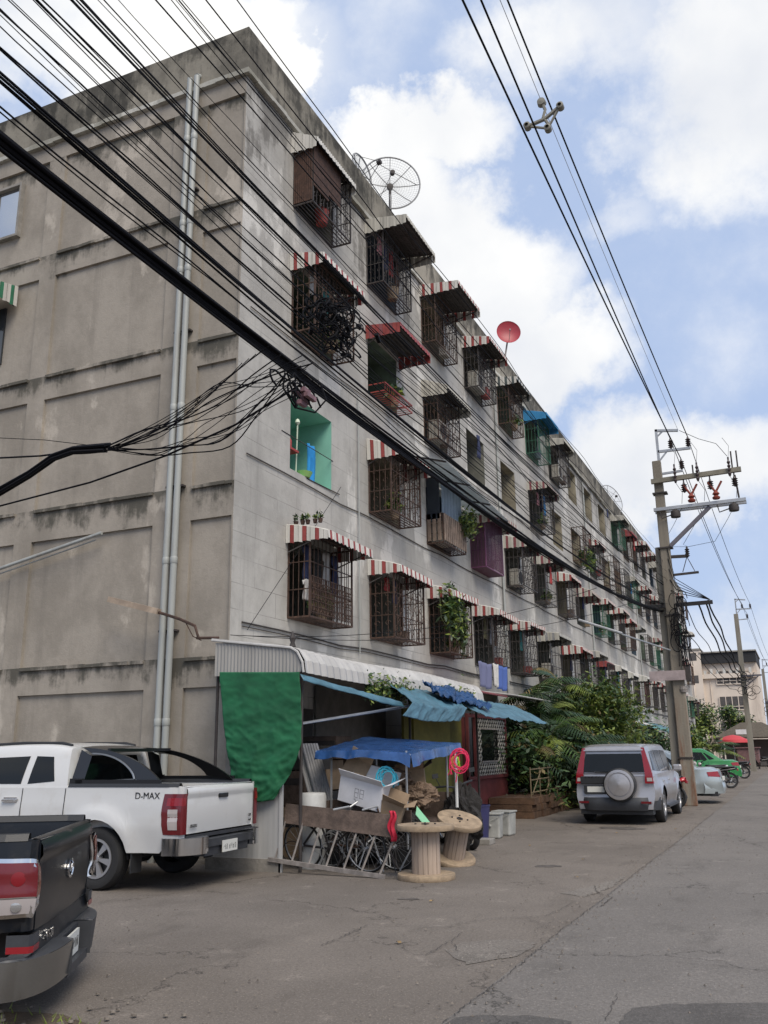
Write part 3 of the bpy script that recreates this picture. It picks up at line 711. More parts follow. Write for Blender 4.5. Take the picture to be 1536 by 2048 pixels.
def patch(name, mt, parent, poly, fn, off=.004, n=6, thick=0.0, smooth=True):
    """4-cornered patch laid on a surface fn(a, b) -> (point, normal)"""
    m = MB(); (p0, p1, p2, p3) = poly
    def g(u, v):
        a = (p0[0]*(1-u)+p1[0]*u)*(1-v)+(p3[0]*(1-u)+p2[0]*u)*v; b = (p0[1]*(1-u)+p1[1]*u)*(1-v)+(p3[1]*(1-u)+p2[1]*u)*v
        p, nn = fn(a, b); return Vector(p)+Vector(nn)*off
    m.grid(g, n, n)
    if thick:   # rim down to the body
        def g2(u, v):
            a = (p0[0]*(1-u)+p1[0]*u)*(1-v)+(p3[0]*(1-u)+p2[0]*u)*v; b = (p0[1]*(1-u)+p1[1]*u)*(1-v)+(p3[1]*(1-u)+p2[1]*u)*v
            p, nn = fn(a, b); return Vector(p)-Vector(nn)*.004
        edges = [(i/n, 0) for i in range(n)]+[(1, i/n) for i in range(n)]+[(1-i/n, 1) for i in range(n)]+[(0, 1-i/n) for i in range(n)]
        for i in range(len(edges)):
            a, b = edges[i], edges[(i+1) % len(edges)]; m.quad(g(*a), g(*b), g2(*b), g2(*a))
    return m.build(name, mt, parent, smooth=smooth, angle=50)
def sidefn(hy, s): return lambda x, z: ((x, s*hy(x, z), z), (0, s, 0))
def sstep(a, b, x):
    t = max(0, min(1, (x-a)/(b-a))); return t*t*(3-2*t)

def plate_marks(pl, x, z):   # worn, unreadable characters
    m = MB(); q_ = random.Random(7)
    for i in range(6):
        y = .12-.045*i-(.02 if i > 1 else 0); hh = .028
        m.box(x, y-.010, z-hh, x+.001, y-.004, z+hh); m.box(x, y-.010, z+hh*(.9 if i % 2 else .1), x+.001, y+.012, z+hh*(1.1 if i % 2 else .3)); m.box(x, y+.006, z-hh*(1 if i % 3 else 0), x+.001, y+.012, z+hh*.6)
    m.build('characters', P_trim, pl)
def pickup(name, label, loc, rz, paint, kind, group=None):
    T = thing(name, label, 'pickup truck', loc, rz, group)
    HW = .90 if kind == 'white' else .89
    RAIL = 1.13 if kind == 'white' else 1.02
    ax, wb, wr = (1.08, 3.03, .345) if kind == 'white' else (1.15, 3.0, .36)
    ra = wr+.085; fx = ax+wb; Lf = fx+.85; cab0 = 1.57 if kind == 'white' else 1.50
    sill = .42; zroof = 1.585 if kind == 'white' else 1.66
    hood = RAIL-.05
    def zb(x):
        b = sill if x > .2 else sill+.12
        for xa in (ax, fx):
            if abs(x-xa) < ra: b = max(b, wr+math.sqrt(max(0, ra*ra-(x-xa)**2)))
        return b
    def hy(x, z):
        w_ = HW - .05*sstep(.75, 1.15, z)*0.6 - .05*sstep(.8, .35, z)
        w_ -= .10*(1-sstep(0, .12, x))*.25
        w_ -= .16*sstep(Lf-.75, Lf, x)
        for xa in (ax, fx):     # flared arches
            d = math.hypot(x-xa, z-wr); w_ += .045*(1-sstep(ra+.03, ra+.20, d)) if z > wr*.6 else 0
        w_ -= .012*math.exp(-((z-.80)/.03)**2)
        return w_
    def zt(x):
        if x <= cab0: return RAIL
        if x < 3.75: return RAIL-.0
        return RAIL-(x-3.75)*.10
    def top(x):
        y = hy(x, zt(x)); t = zt(x)
        if x < cab0-.001: return [(y-.015, t+.012), (y-.065, t+.012), (y-.075, t-.03), (y-.085, .66), (0, .66)]
        return [(y-.02, t+.02), (y-.10, t+.035), (y*.6, t+.055), (y*.3, t+.065), (0, t+.07)]
    xs = stations(0.0, Lf, .12, ((ax, ra), (fx, ra)), (0.0, .03, .07, .12, cab0-.02, cab0, 3.75, Lf-.05, Lf-.02))
    shell('body', paint, T, xs, zb, zt, hy, top, caps=(False, True), shx=lambda x, z: -.04*sstep(Lf-.3, Lf, x)*abs(z-.75)*2)
    S = lambda s: sidefn(hy, s)
    # bed rail cap, dark floor liner, inner arches, chassis
    m = MB()
    for s in (-1, 1):
        m.grid(lambda u, v: (.02+(cab0-.04)*u, s*(hy(.02+(cab0-.04)*u, RAIL)+.006-.085*v), RAIL+.018+.028*math.sin(math.pi*min(1, v*1.0))**.5 if 0 < v < 1 else RAIL+.004), 12, 4)
    m.grid(lambda u, v: (.10+(cab0-.14)*u, (HW-.11)*(2*v-1), .668), 2, 2)
    m.box(cab0-.05, -HW+.1, .67, cab0-.03, HW-.1, RAIL+.02)
    m.build('bed_liner', P_trim, T)
    m = MB()
    for xa in (ax, fx):
        for s in (-1, 1):
            n = 14
            for i in range(n):
                a0, a1 = math.pi*i/n, math.pi*(i+1)/n; r_ = ra-.001
                def q_(a, yy): return (xa+r_*math.cos(a), s*yy, max(.3, wr+r_*math.sin(a)))
                m.quad(q_(a0, HW-.02), q_(a1, HW-.02), q_(a1, HW-.40), q_(a0, HW-.40))
    m.box(.15, -.58, .36, Lf-.3, .58, .62); m.box(ax+ra, -HW+.06, .40, fx-ra, HW-.06, .48)
    m.tube([(ax, -.7, wr), (ax, .7, wr)], .06, 8); m.tube([(fx, -.7, wr), (fx, .7, wr)], .05, 8)
    m.lathe([(.02, -.13), (.13, -.08), (.13, .08), (.02, .13)], 12, 'y', (ax, 0, wr))
    m.tube([(.1, .45, .42), (1.5, .5, .40)], .035, 8)
    for s in (-1, 1): m.box(ax-ra-.06, s*(HW-.12)-.1, .2, ax-ra-.045, s*(HW-.12)+.1, .5)
    m.build('chassis', P_trim, T)
    for xa in (ax, fx):
        for s in (-1, 1): wheel(T, xa, s*(HW-.12), wr, .24, s, 6)
    # cab greenhouse
    z0 = RAIL+.01
    def zr(x):
        if x < 3.0: return zroof-.10*(1-sstep(cab0-.3, cab0+.5, x))*.4 + .02*math.sin(min(1, (x-cab0)/1.4)*math.pi)
        return max(z0+.02, zroof-(zroof-z0)*((x-3.0)/.85)**1.15)
    def chy(x, z):
        w_ = HW-.035-.30*(z-z0)*(.7+.3*(z-z0)/.5)
        w_ -= .10*sstep(3.0, 3.85, x)
        return w_
    def ctop(x):
        t = zr(x); y = chy(x, t); c_ = min(.05, (t-z0)*.3)
        return [(y-.03, t+c_*.5), (y-.12, t+c_*.85), (y*.5, t+c_), (0, t+c_*1.05)]
    xs2 = stations(cab0, 3.85, .1, (), (cab0+.02, cab0+.06, 3.0, 3.84))
    shell('cab', paint, T, xs2, lambda x: z0-.02, zr, chy, ctop, nv=6, shx=lambda x, z: (z-z0)*.16*(1-sstep(cab0, cab0+.3, x)))
    for s in (-1, 1):
        cf = sidefn(chy, s); zt_ = zroof-.09
        patch('side_window', P_glass, T, ((cab0+.20, z0+.06), (cab0+.60, z0+.03), (cab0+.56, zt_), (cab0+.30, zt_-.01)), cf)
        patch('side_window', P_glass, T, ((cab0+.70, z0+.03), (3.45, z0+.03), (2.95, zt_-.02), (cab0+.66, zt_)), cf)
        for x_ in (cab0+.01, cab0+.65, 3.50):
            patch('door_seam', P_trimg, T, ((x_-.006, .52 if x_ > cab0+.1 else sill+.02), (x_+.006, .52 if x_ > cab0+.1 else sill+.02), (x_+.006, RAIL-.01), (x_-.006, RAIL-.01)), S(s), .003, 5)
        m = MB()
        hx = cab0+.83
        m.tube([(hx-.12, s*(hy(hx, .98)+.0), .985), (hx-.10, s*(hy(hx, .98)+.035), .985), (hx+.08, s*(hy(hx, .98)+.035), .98), (hx+.1, s*hy(hx, .98), .98)], .016, 6)
        m.box(hx-.11, s*hy(hx, .98)-.006, .95, hx+.09, s*hy(hx, .98)+.006, 1.015)
        m.build('door_handle', M_chrome if kind == 'white' else P_trim, T)
        # mirror
        m = MB(); m.box(3.25, s*(HW-.02), 1.18, 3.33, s*(HW+.2), 1.36); m.build('mirror', paint, T, bevel=.03)
        # roof rail
        m = MB(); yy = s*(chy(2, zroof)-.10)
        m.tube([(cab0+.15, yy, zroof+.03), (cab0+.3, yy, zroof+.06), (cab0+.9, yy, zroof+.07), (2.9, yy, zroof+.055), (3.05, yy, zroof+.02)], .02, 6)
        m.build('roof_rail', P_trim, T, smooth=True)
        # headlight
        patch('headlight', P_clear, T, ((Lf-.35, .78), (Lf-.03, .76), (Lf-.05, .93), (Lf-.40, 1.0)), S(s), .006)
    patch('rear_window', P_glass, T, ((-.62, z0+.05), (.62, z0+.05), (.54, zroof-.09), (-.54, zroof-.09)), lambda y, z: ((cab0+(z-z0)*.16, y, z), (-1, 0, 0)), .012)
    patch('windscreen', P_glass, T, ((3.78, -.66), (3.78, .66), (3.06, .58), (3.06, -.58)), lambda x, y: ((x, y, zr(x)+.045), (.5, 0, .8)), .012, 8)
    m = MB(); m.box(Lf-.01, -.5, .62, Lf+.02, .5, .85); m.build('grille', M_chrome, T)
    m = MB(); m.box(Lf-.25, -HW+.1, .38, Lf+.08, HW-.1, .60); m.build('front_bumper', paint, T, bevel=.05)
    # tailgate
    tg = RAIL; zl = .62 if kind == 'white' else .52; hw = HW-.135
    m = MB()
    def tgp(u, v):
        z = zl+(tg-zl)*v; y = hw*(2*u-1)
        return (-.035-.018*math.sin(math.pi*v)-(.02 if .80 < v < .98 else 0)+.012*abs(2*u-1)**4, y, z)
    m.grid(tgp, 16, 18)
    m.grid(lambda u, v: (-.035+.085*v, hw*(2*u-1), tg+.012*math.sin(math.pi*v)), 2, 4)
    m.quad((.05, -hw, zl), (.05, hw, zl), (.05, hw, tg), (.05, -hw, tg)); m.quad((-.035, -hw, zl), (-.035, hw, zl), (.05, hw, zl), (.05, -hw, zl))
    for s in (-1, 1): m.quad((-.035, s*hw, zl), (.05, s*hw, zl), (.05, s*hw, tg), (-.035, s*hw, tg))
    tgo = m.build('tailgate', paint, T, smooth=True, angle=45)
    for s in (-1, 1):   # body posts either side of the tailgate
        m = MB()
        m.grid(lambda u, v: (-.03+.05*u**3, s*(hw+.008+(HW-.045-hw-.008)*math.sin(u*math.pi/2)), .54+(RAIL-.53)*v), 6, 4)
        m.build('corner_post', paint, T, smooth=True)
    if kind == 'white':
        m = MB(); m.box(-.075, -.10, .985, -.045, .10, 1.035); m.build('handle', P_trimg, tgo, bevel=.008)
        Mr = Matrix(((0, 0, -1, -.058), (-1, 0, 0, 0), (0, 1, 0, 0), (0, 0, 0, 1)))
        def rear_txt(s_, size, y, z): return text_mesh(s_, size, P_trim, tgo, Matrix.Translation((0, y, z)) @ Mr, 'badge')
        rear_txt('ISUZU', .05, hw-.13, .70); rear_txt('3.0', .05, -hw+.10, .74); rear_txt('4x2', .04, -hw+.10, .68)
        text_mesh('D-MAX', .105, P_trim, T, Matrix.Translation((.42, hy(.42, 1.03)+.002, 1.035)) @ Matrix(((-1, 0, 0, 0), (0, 0, 1, 0), (0, 1, 0, 0), (0, 0, 0, 1))), 'badge')
        for s in (-1, 1):
            m = MB()
            def lp(u, v):   # lens wrapped round the corner
                z = .62+.44*v; a = u
                if a < .35: return (-.052, s*(hw+.012+(HW-.02-hw-.012)*(a/.35)), z)
                xx = -.045+.23*(a-.35)/.65*(1+.12*math.sin(v*3)); return (xx, s*(hy(max(0, xx), z)+.018-.016*((a-.35)/.65)), z)
            m.grid(lambda u, v: lp(u, v), 14, 8)
            lt = m.build('tail_light', P_redd, T, smooth=True)
            m = MB(); m.grid(lambda u, v: (lambda p: (p[0]-.002, p[1]+s*.004, p[2]))(lp(.48+.30*u, .12+.5*v)), 4, 5); m.build('lens', P_clear, lt)
            m = MB(); m.grid(lambda u, v: (lambda p: (p[0]-.002, p[1]+s*.004, p[2]))(lp(.1+.75*u, .70+.2*v)), 6, 3); m.build('lens', P_redl, lt)
        # step bumper, chrome corners, plate
        m = MB()
        m.box(-.16, -.52, .46, .03, .52, .545, 0); m.box(-.13, -.5, .36, .02, .5, .46, 0)
        for s in (-1, 1):
            m.grid(lambda u, v: (-.19+.36*u**2.2, s*(.52+(HW-.50)*math.sin(u*math.pi/2)), .40+.18*v-.03*u*0), 10, 3, 1)
            m.grid(lambda u, v: (-.19+.36*u**2.2+(0.10*v), s*(.52+(HW-.50)*math.sin(u*math.pi/2)-.12*v), .58+.004*v), 10, 1, 0)
            m.quad((-.19, s*.52, .40), (-.19, s*.52, .58), (.02, s*.52, .58), (.02, s*.52, .40), 1)
        m.box(-.05, -hw, .565, .03, hw, .60, 0)
        m.build('rear_bumper', [P_bump, M_chrome], T, smooth=True, angle=30)
        m = MB(); m.box(-.175, -.17, .375, -.163, .17, .505); pl = m.build('number_plate', P_plate, T)
        plate_marks(pl, -.176, .43)
        # black styling bar: two sail panels with windows and a roof hoop
        for s in (-1, 1):
            m = MB(); n = 22; y_b, y_t = HW-.06, HW-.24
            def outer(t):   # from front-bottom up and over to rear-bottom
                return (cab0-.02-.02*t*0, RAIL+.03) if t < 0 else (cab0-.03-(cab0-.03-.28)*t, RAIL+.03+(zroof-.03-RAIL)*(1-t**1.9)**.8)
            def yat(z): return y_b+(y_t-y_b)*(z-RAIL)/(zroof-RAIL)
            def inner(t): a = cab0-.20-(cab0-.20-.66)*t; return (a, RAIL+.09+(zroof-.16-RAIL)*max(0, 1-t**2.0)**.75*(.35+.65*min(1, (1-t)*8+t*9)))
            for i in range(n):
                a0, a1 = outer(i/n), outer((i+1)/n); b0, b1 = inner(i/n), inner((i+1)/n)
                for dy in (0, -.035):
                    m.quad((a0[0], s*(yat(a0[1])+dy), a0[1]), (a1[0], s*(yat(a1[1])+dy), a1[1]), (b1[0], s*(yat(b1[1])+dy), b1[1]), (b0[0], s*(yat(b0[1])+dy), b0[1]))
                m.quad((a0[0], s*yat(a0[1]), a0[1]), (a1[0], s*yat(a1[1]), a1[1]), (a1[0], s*(yat(a1[1])-.035), a1[1]), (a0[0], s*(yat(a0[1])-.035), a0[1]))
                m.quad((b0[0], s*yat(b0[1]), b0[1]), (b1[0], s*yat(b1[1]), b1[1]), (b1[0], s*(yat(b1[1])-.035), b1[1]), (b0[0], s*(yat(b0[1])-.035), b0[1]))
            # front pillar and bottom rail
            m.box(cab0-.20, s*(y_b)-.02, RAIL+.02, cab0-.02, s*(y_b)+.012, RAIL+.10); m.box(.28, s*y_b-.02, RAIL+.02, cab0-.1, s*y_b+.012, RAIL+.085)
            m.quad((cab0-.02, s*yat(RAIL), RAIL+.02), (cab0-.20, s*yat(RAIL), RAIL+.02), (cab0-.20, s*yat(zroof-.1), zroof-.10), (cab0-.02, s*yat(zroof-.03), zroof-.02))
            sb = m.build('sport_bar', P_trimg, T)
            m = MB(); pts = []
            for i in range(n+1):
                b0 = inner(i/n); pts.append((b0[0], s*(yat(b0[1])+.006), b0[1]))
            m.tube(pts, .011, 5); m.build('trim', P_bump if s < 0 else mat('satin_trim', (.30, .31, .32), .3, .7), sb, smooth=True)
        m = MB(); m.grid(lambda u, v: (cab0+.02-.42*u, (HW-.24)*(2*v-1), zroof+.03-.035*u-.03*abs(2*v-1)**3), 5, 10)
        m.grid(lambda u, v: (cab0+.02-.42*u, (HW-.24)*(2*v-1), zroof-.02-.035*u-.03*abs(2*v-1)**3), 5, 10); m.box(cab0-.42, -HW+.26, zroof-.05, cab0-.38, HW-.26, zroof-.01)
        m.build('sport_bar_roof', P_trimg, T, smooth=True)
    else:
        Mr = lambda y, z: Matrix(((0, 0, -1, -.06), (-1, 0, 0, y), (0, 1, 0, z), (0, 0, 0, 1)))
        # oval winged emblem as rings, model script marks
        m = MB(); pts = [(-.062, .075*math.cos(a), .78+.055*math.sin(a)) for a in [2*math.pi*i/20 for i in range(21)]]; m.tube(pts, .008, 5)
        m.tube([(-.064, .068, .80), (-.064, .03, .80), (-.064, 0, .765), (-.064, -.03, .80), (-.064, -.068, .80)], .008, 5)
        m.build('emblem', M_chrome, tgo, smooth=True)
        text_mesh('BT-50', .075, M_chrome, T, Mr(.42, .455) @ Matrix.Translation((0, 0, -.01)), 'badge')
        m = MB(); m.grid(lambda u, v: (-.05+.03*v, (hw+.06)*(2*u-1), .40+.115*v), 8, 3); m.build('lower_panel', P_black, T, smooth=True)
        for s in (-1, 1):
            def lp(u, v):
                z = .62+.31*v; bul = .012*math.sin(math.pi*v)
                if u < .45:
                    k = u/.45; yy = hw+.055+(HW+.015-hw-.055)*math.sin(k*math.pi/2); return (-.050-bul, s*yy, .775+(z-.775)*(1-.30*(1-k)**3))
                k = (u-.45)/.55; return (-.055+.36*k, s*(hy(max(0, -.05+.36*k), z)+.03-.02*k+bul), z-.01*k*(1-2*v))
            m = MB(); m.grid(lambda u, v: lp(u, v), 18, 8); lt = m.build('tail_light', M_chrome, T, smooth=True)
            def ins(name, mt_, u0, u1, v0, v1):
                m = MB(); m.grid(lambda u, v: (lambda p: (p[0]-.006, p[1]+s*.006, p[2]))(lp(u0+(u1-u0)*u, v0+(v1-v0)*v)), 10, 5); m.build(name, mt_, lt, smooth=True)
            ins('lens', P_redd, .30, .93, .36, .93); ins('lens', P_amberd, .04, .28, .36, .93); ins('lens', P_clear, .30, .93, .07, .33); ins('lens', P_clear, .05, .28, .10, .33)
            for cu_, cv_, rr_, mt_ in ((.60, .66, .040, mat('inner_red', (.19, .008, .013), .25)), (.60, .20, .030, P_chrome2), (.82, .20, .025, P_chrome2), (.16, .21, .018, P_chrome2)):
                c_ = Vector(lp(cu_, cv_)); c2 = Vector(lp(cu_+.02, cv_)); tx = (c2-c_).normalized(); nn = tx.cross(Vector((0, 0, 1)))*(1 if s > 0 else -1)
                m = MB(); pts_ = [c_+nn*.0]
                if nn.x > 0: nn = -nn
                vs_ = [tuple(c_+nn*.016)]+[tuple(c_+nn*.010+tx*rr_*math.cos(t)+Vector((0, 0, rr_))*math.sin(t)) for t in [2*math.pi*k/18 for k in range(18)]]
                m.add(vs_, [(0, k+1, (k+1) % 18+1) for k in range(18)]); m.build('reflector', mt_, lt, smooth=True)
            m = MB(); m.grid(lambda u, v: (-.058+.2*max(0, u-.5)**1.5*2, s*(hw-.02+(HW-hw+.02)*min(1, u*1.6)), .44+.09*v), 8, 4)
            lf = m.build('fog_light', P_bump, T, smooth=True)
            m = MB(); m.grid(lambda u, v: (-.062+.2*max(0, u-.5)**1.5*2, s*(hw-.02+(HW-hw+.026)*min(1, u*1.6)), .435+.035*v), 8, 2); m.build('lens', P_redl, lf)
        # two-step bumper: deep outer horns, plate recess between
        m = MB()
        for s in (-1, 1):
            pr = lambda u: (-.17+.28*max(0, u)**2.2, s*(.30+(HW-.24)*math.sin(u*math.pi/2)))
            m.grid(lambda u, v: (pr(u)[0]+.02*(1-v), pr(u)[1], .20+.20*v), 14, 4, 1 if s > 0 else 0)
            m.grid(lambda u, v: (pr(u)[0]+(-.02-pr(u)[0])*v, pr(u)[1]*(1-.04*v), .402+.012*math.sin(v*3)), 14, 3, 0)
            m.grid(lambda u, v: (pr(u)[0]+.02+(-.02-pr(u)[0])*v, pr(u)[1]*(1-.04*v), .20), 14, 2, 0)
            m.quad((-.17, s*.30, .20), (-.17, s*.30, .402), (-.04, s*.30, .41), (-.04, s*.30, .20), 0)
        m.box(-.15, -.30, .18, -.03, .30, .235, 0); m.box(-.08, -.30, .2, -.03, .30, .40, 0)
        m.build('rear_bumper', [P_bump, mat('dull_chrome', (.30, .30, .29), .22, .9)], T, smooth=True, angle=40)
        m = MB(); m.box(-.115, -.17, .245, -.10, .17, .385); pl = m.build('number_plate', P_plate, T)
        plate_marks(pl, -.117, .315)
    return T
pickup('pickup_truck', 'white extended cab pickup with black sport bar parked along the gable wall', (1.00, -1.60, 0), R(183.5), P_white, 'white')
pickup('pickup_truck', 'dark pickup in the lower left corner showing its tailgate and rear bumper', (2.97, -6.30, 0), R(211.3), P_black, 'dark')

def car(name, label, loc, rz, paint, kind):
    T = thing(name, label, 'car', loc, rz)
    if kind == 'suv':
        L, HW, belt, zroof, wr, ax, fx, sill = 4.55, .84, .97, 1.53, .335, .93, 3.55, .30
        ws, we = 3.35, 2.65; cab0 = .02
        def zr(x): return max(belt+.02, zroof-.05*(1-sstep(0, .5, x)) if x < 2.5 else zroof-(zroof-belt)*((x-2.5)/.95)**1.4)
        cabx1 = 3.44
        lean = .20
    else:
        L, HW, belt, zroof, wr, ax, fx, sill = 4.6, .87, .90, 1.38, .315, 1.02, 3.68, .27
        cabx1 = 3.45; lean = 0
        def zr(x):
            if x < 1.45: return belt+.03+(zroof-belt-.03)*sstep(.55, 1.55, x)
            return max(belt+.03, zroof) if x < 2.45 else max(belt+.02, zroof-(zroof-belt)*((x-2.45)/1.0)**1.35)
    ra = wr+.07
    def zb(x):
        b = sill
        for xa in (ax, fx):
            if abs(x-xa) < ra: b = max(b, wr+math.sqrt(max(0, ra*ra-(x-xa)**2)))
        return b
    def zt(x):
        if x > cabx1: return belt-.02-(x-cabx1)*.14-.10*sstep(L-.35, L, x)
        if kind == 'sedan' and x < .6: return belt+.0-.07*(1-sstep(0, .25, x))
        return belt
    def hy(x, z):
        w_ = HW-.04*sstep(.6, belt, z)-.06*sstep(.6, sill, z)
        w_ -= (.05 if kind == 'suv' else .16)*(1-sstep(0, .35, x))
        w_ -= .20*sstep(L-.7, L, x)
        for xa in (ax, fx): w_ += .02*(1-sstep(ra, ra+.12, math.hypot(x-xa, z-wr)))
        w_ -= .01*math.exp(-((z-.62)/.03)**2)
        return w_
    def top(x):
        t = zt(x); y = hy(x, t); return [(y-.03, t+.02), (y-.12, t+.03), (y*.5, t+.05), (0, t+.055)]
    def shx(x, z):
        if x < .3: return (-.05*sstep(.75, .35, z) + (.02 if kind == 'suv' else .05*sstep(.6, .95, z)))*(1-x/.3)
        return 0
    xs = stations(0, L, .13, ((ax, ra), (fx, ra)), (0, .03, .08, .2, L-.02, L-.08))
    shell('body', paint, T, xs, zb, zt, hy, top, shx=shx)
    m = MB()
    for xa in (ax, fx):
        for s in (-1, 1):
            n = 14
            for i in range(n):
                a0, a1 = math.pi*i/n, math.pi*(i+1)/n
                def q_(a, yy): return (xa+(ra-.001)*math.cos(a), s*yy, max(.25, wr+(ra-.001)*math.sin(a)))
                m.quad(q_(a0, HW-.04), q_(a1, HW-.04), q_(a1, HW-.35), q_(a0, HW-.35))
    m.box(.2, -.55, .2, L-.3, .55, .5); m.box(.0 if kind == 'suv' else .1, -HW+.12, .2, .3, HW-.12, .32); m.build('chassis', P_trim, T)
    for xa in (ax, fx):
        for s in (-1, 1): wheel(T, xa, s*(HW-.105), wr, .2, s, 5)
    c0 = cab0 if kind == 'suv' else .62
    z0 = belt-.0
    def chy(x, z):
        return HW-.05-.26*(z-z0) - (.06*(1-sstep(c0, c0+.5, x)) if kind == 'sedan' else .04*(1-sstep(0, .35, x))) - .10*sstep(2.7, cabx1, x)
    def ctop(x):
        t = zr(x); y = chy(x, t); c_ = min(.05, (t-z0)*.3); return [(y-.03, t+c_*.5), (y-.12, t+c_*.8), (y*.5, t+c_), (0, t+c_*1.05)]
    xs2 = stations(c0, cabx1, .08, (), (c0+.01, c0+.04, cabx1-.01))
    cs = (lambda x, z: lean*(z-z0)*(1-sstep(0, .7, x))) if kind == 'suv' else (lambda x, z: 0)
    shell('cabin', paint, T, xs2, lambda x: z0-.03, zr, chy, ctop, nv=6, shx=cs)
    for s in (-1, 1):
        cf = lambda x, z: ((x+cs(x, z), s*chy(x, z), z), (0, s, .1)); zt_ = zroof-.09
        if kind == 'suv': wins = [((.18, z0+.08), (.82, z0+.05), (.80, zt_), (.30, zt_-.02)), ((.92, z0+.05), (1.75, z0+.04), (1.72, zt_), (.92, zt_)), ((1.85, z0+.04), (3.05, z0+.03), (2.55, zt_-.02), (1.83, zt_))]
        else: wins = [((.98, z0+.08), (1.20, z0+.06), (1.42, zt_-.04), (1.36, zt_-.05)), ((1.27, z0+.05), (2.10, z0+.04), (2.06, zt_-.01), (1.48, zt_-.03)), ((2.18, z0+.04), (3.15, z0+.03), (2.58, zt_-.03), (2.14, zt_-.01))]
        for wn_ in wins: patch('side_window', P_glass, T, wn_, cf, .006)
        for x_ in ((.95, 1.80, 2.95) if kind == 'suv' else (1.25, 2.14, 3.1)):
            patch('door_seam', P_trimg, T, ((x_-.005, sill+.08), (x_+.005, sill+.08), (x_+.005, belt-.01), (x_-.005, belt-.01)), sidefn(hy, s), .003, 5)
        for x_ in ((1.10, 1.95) if kind == 'suv' else (1.40, 2.3)):
            m = MB(); m.box(x_, s*hy(x_, .82)-.012, .80, x_+.17, s*hy(x_, .82)+.028, .83); m.build('door_handle', paint, T, bevel=.008)
        m = MB(); m.box(2.78, s*(HW-.02), .98, 2.88, s*(HW+.17), 1.12); m.build('mirror', paint, T, bevel=.03)
        patch('headlight', P_clear, T, ((L-.45, .60), (L-.08, .58), (L-.10, .70), (L-.50, .76)), sidefn(hy, s), .006)
        if kind == 'suv':
            m = MB(); m.box(ax+ra, s*(HW-.02)-.05, .27, fx-ra, s*(HW-.02)+.05, .32); m.build('running_board', P_bump, T)
            patch('wheel_arch_trim', P_bump, T, ((ax-ra-.5, .30), (ax-ra-.02, .30), (ax-ra-.02, .46), (ax-ra-.52, .46)), sidefn(hy, s), .006)
            m = MB()   # tall corner lamp from roof to waist
            def lp(u, v):
                z = .80+.70*v; wid = .17-.11*v
                yy0 = chy(.02, max(z, z0)) if z > z0 else hy(.02, z); xb = cs(.02, z) if z > z0 else 0
                if u < .5: return (xb-.028, s*(yy0+.012-wid*(1-u/.5)*(1.0)), z)
                return (xb-.028+.10*(u-.5)*2*(1.5-v), s*(yy0+.016-.008*(u-.5)), z)
            m.grid(lp, 10, 12); lt = m.build('tail_light', P_redl, T, smooth=True)
            m = MB(); m.grid(lambda u, v: (lambda p: (p[0]-.004, p[1]+s*.003, p[2]))(lp(.12+.76*u, .06+.10*v)), 5, 3); m.build('lens', P_clear, lt)
        else:
            patch('tail_light', P_redl, T, ((.0, .70), (.30, .72), (.34, .83), (.02, .85)), lambda x, z: ((x+shx(x, z), s*(hy(x, z)), z), (-.3, s, 0)), .008)
            patch('tail_light', P_redl, T, ((.48, .70), (.70, .70), (.70, .84), (.48, .85)), lambda y, z: ((shx(0, z), s*y, z), (-1, 0, 0)), .006)
    patch('windscreen', P_glass, T, ((cabx1-.08, -.66), (cabx1-.08, .66), (2.66, .58), (2.66, -.58)), lambda x, y: ((x, y, zr(x)+.04), (.5, 0, .8)), .012, 8)
    if kind == 'suv':
        patch('rear_window', P_glass, T, ((-.63, z0+.06), (.63, z0+.06), (.56, zroof-.15), (-.56, zroof-.15)), lambda y, z: ((cs(.02, z)-.0, y, z), (-1, 0, .1)), .026)
        m = MB(); m.grid(lambda u, v: (cs(.0, zroof-.08)-.03-.06*math.sin(v*math.pi/2)+.10*v, -.60+1.2*u, zroof-.09+.07*v), 8, 4); m.build('spoiler', paint, T, smooth=True)
        m = MB(); m.tube([(.02, -.12, z0+.03), (-.01, .38, z0+.05)], .012, 5); m.tube([(0, .38, z0+.05), (.03, .1, z0+.16)], .01, 5); m.build('wiper', P_trim, T)
        # waist panel, plate recess, spare wheel
        m = MB(); m.box(-.035, -.70, .40, -.0, .70, .425, 0); m.build('tailgate_seam', P_trim, T)
        m = MB(); m.box(-.045, .14, .79, -.012, .68, .94); m.build('garnish', P_trim, T, bevel=.01)
        m = MB(); m.box(-.05, .16, .60, -.02, .62, .76, 0); m.box(-.056, .20, .63, -.05, .55, .74, 1); m.build('number_plate', [P_trim, P_plate], T)
        m = MB(); c_ = (-.02, -.13, .78)
        m.lathe([(.30, 0), (.325, -.05), (.32, -.20), (.29, -.225)], 40, 'x', c_, 0); m.lathe([(.292, -.226), (.24, -.235), (.235, -.222), (.22, -.222), (.215, -.24), (.10, -.262), (.001, -.268)], 40, 'x', c_, 1)
        m.build('spare_wheel', [P_trim, paint], T, smooth=True, angle=30)
        m = MB()
        for y_ in (.30, .36, .42, .48, .55): m.box(-.052, y_, .97-.05, -.046, y_+.035, .955-.015)
        m.build('badge', M_chrome, T)
        m = MB()
        m.grid(lambda u, v: (-.10-.03*math.sin(v*math.pi)+.45*abs(2*u-1)**6, (HW+.0)*(2*u-1)*(1-.0*v), .28+.25*v), 20, 5, 0); m.grid(lambda u, v: (-.10+.10*v+.45*abs(2*u-1)**6, HW*(2*u-1), .53+.005*v), 20, 2, 1)
        m.build('rear_bumper', [P_bump, paint], T, smooth=True)
        for s in (-1, 1): m = MB(); m.box(-.135, s*.62-.1, .42, -.118, s*.62+.1, .46); m.build('reflector', P_redd, T)
    else:
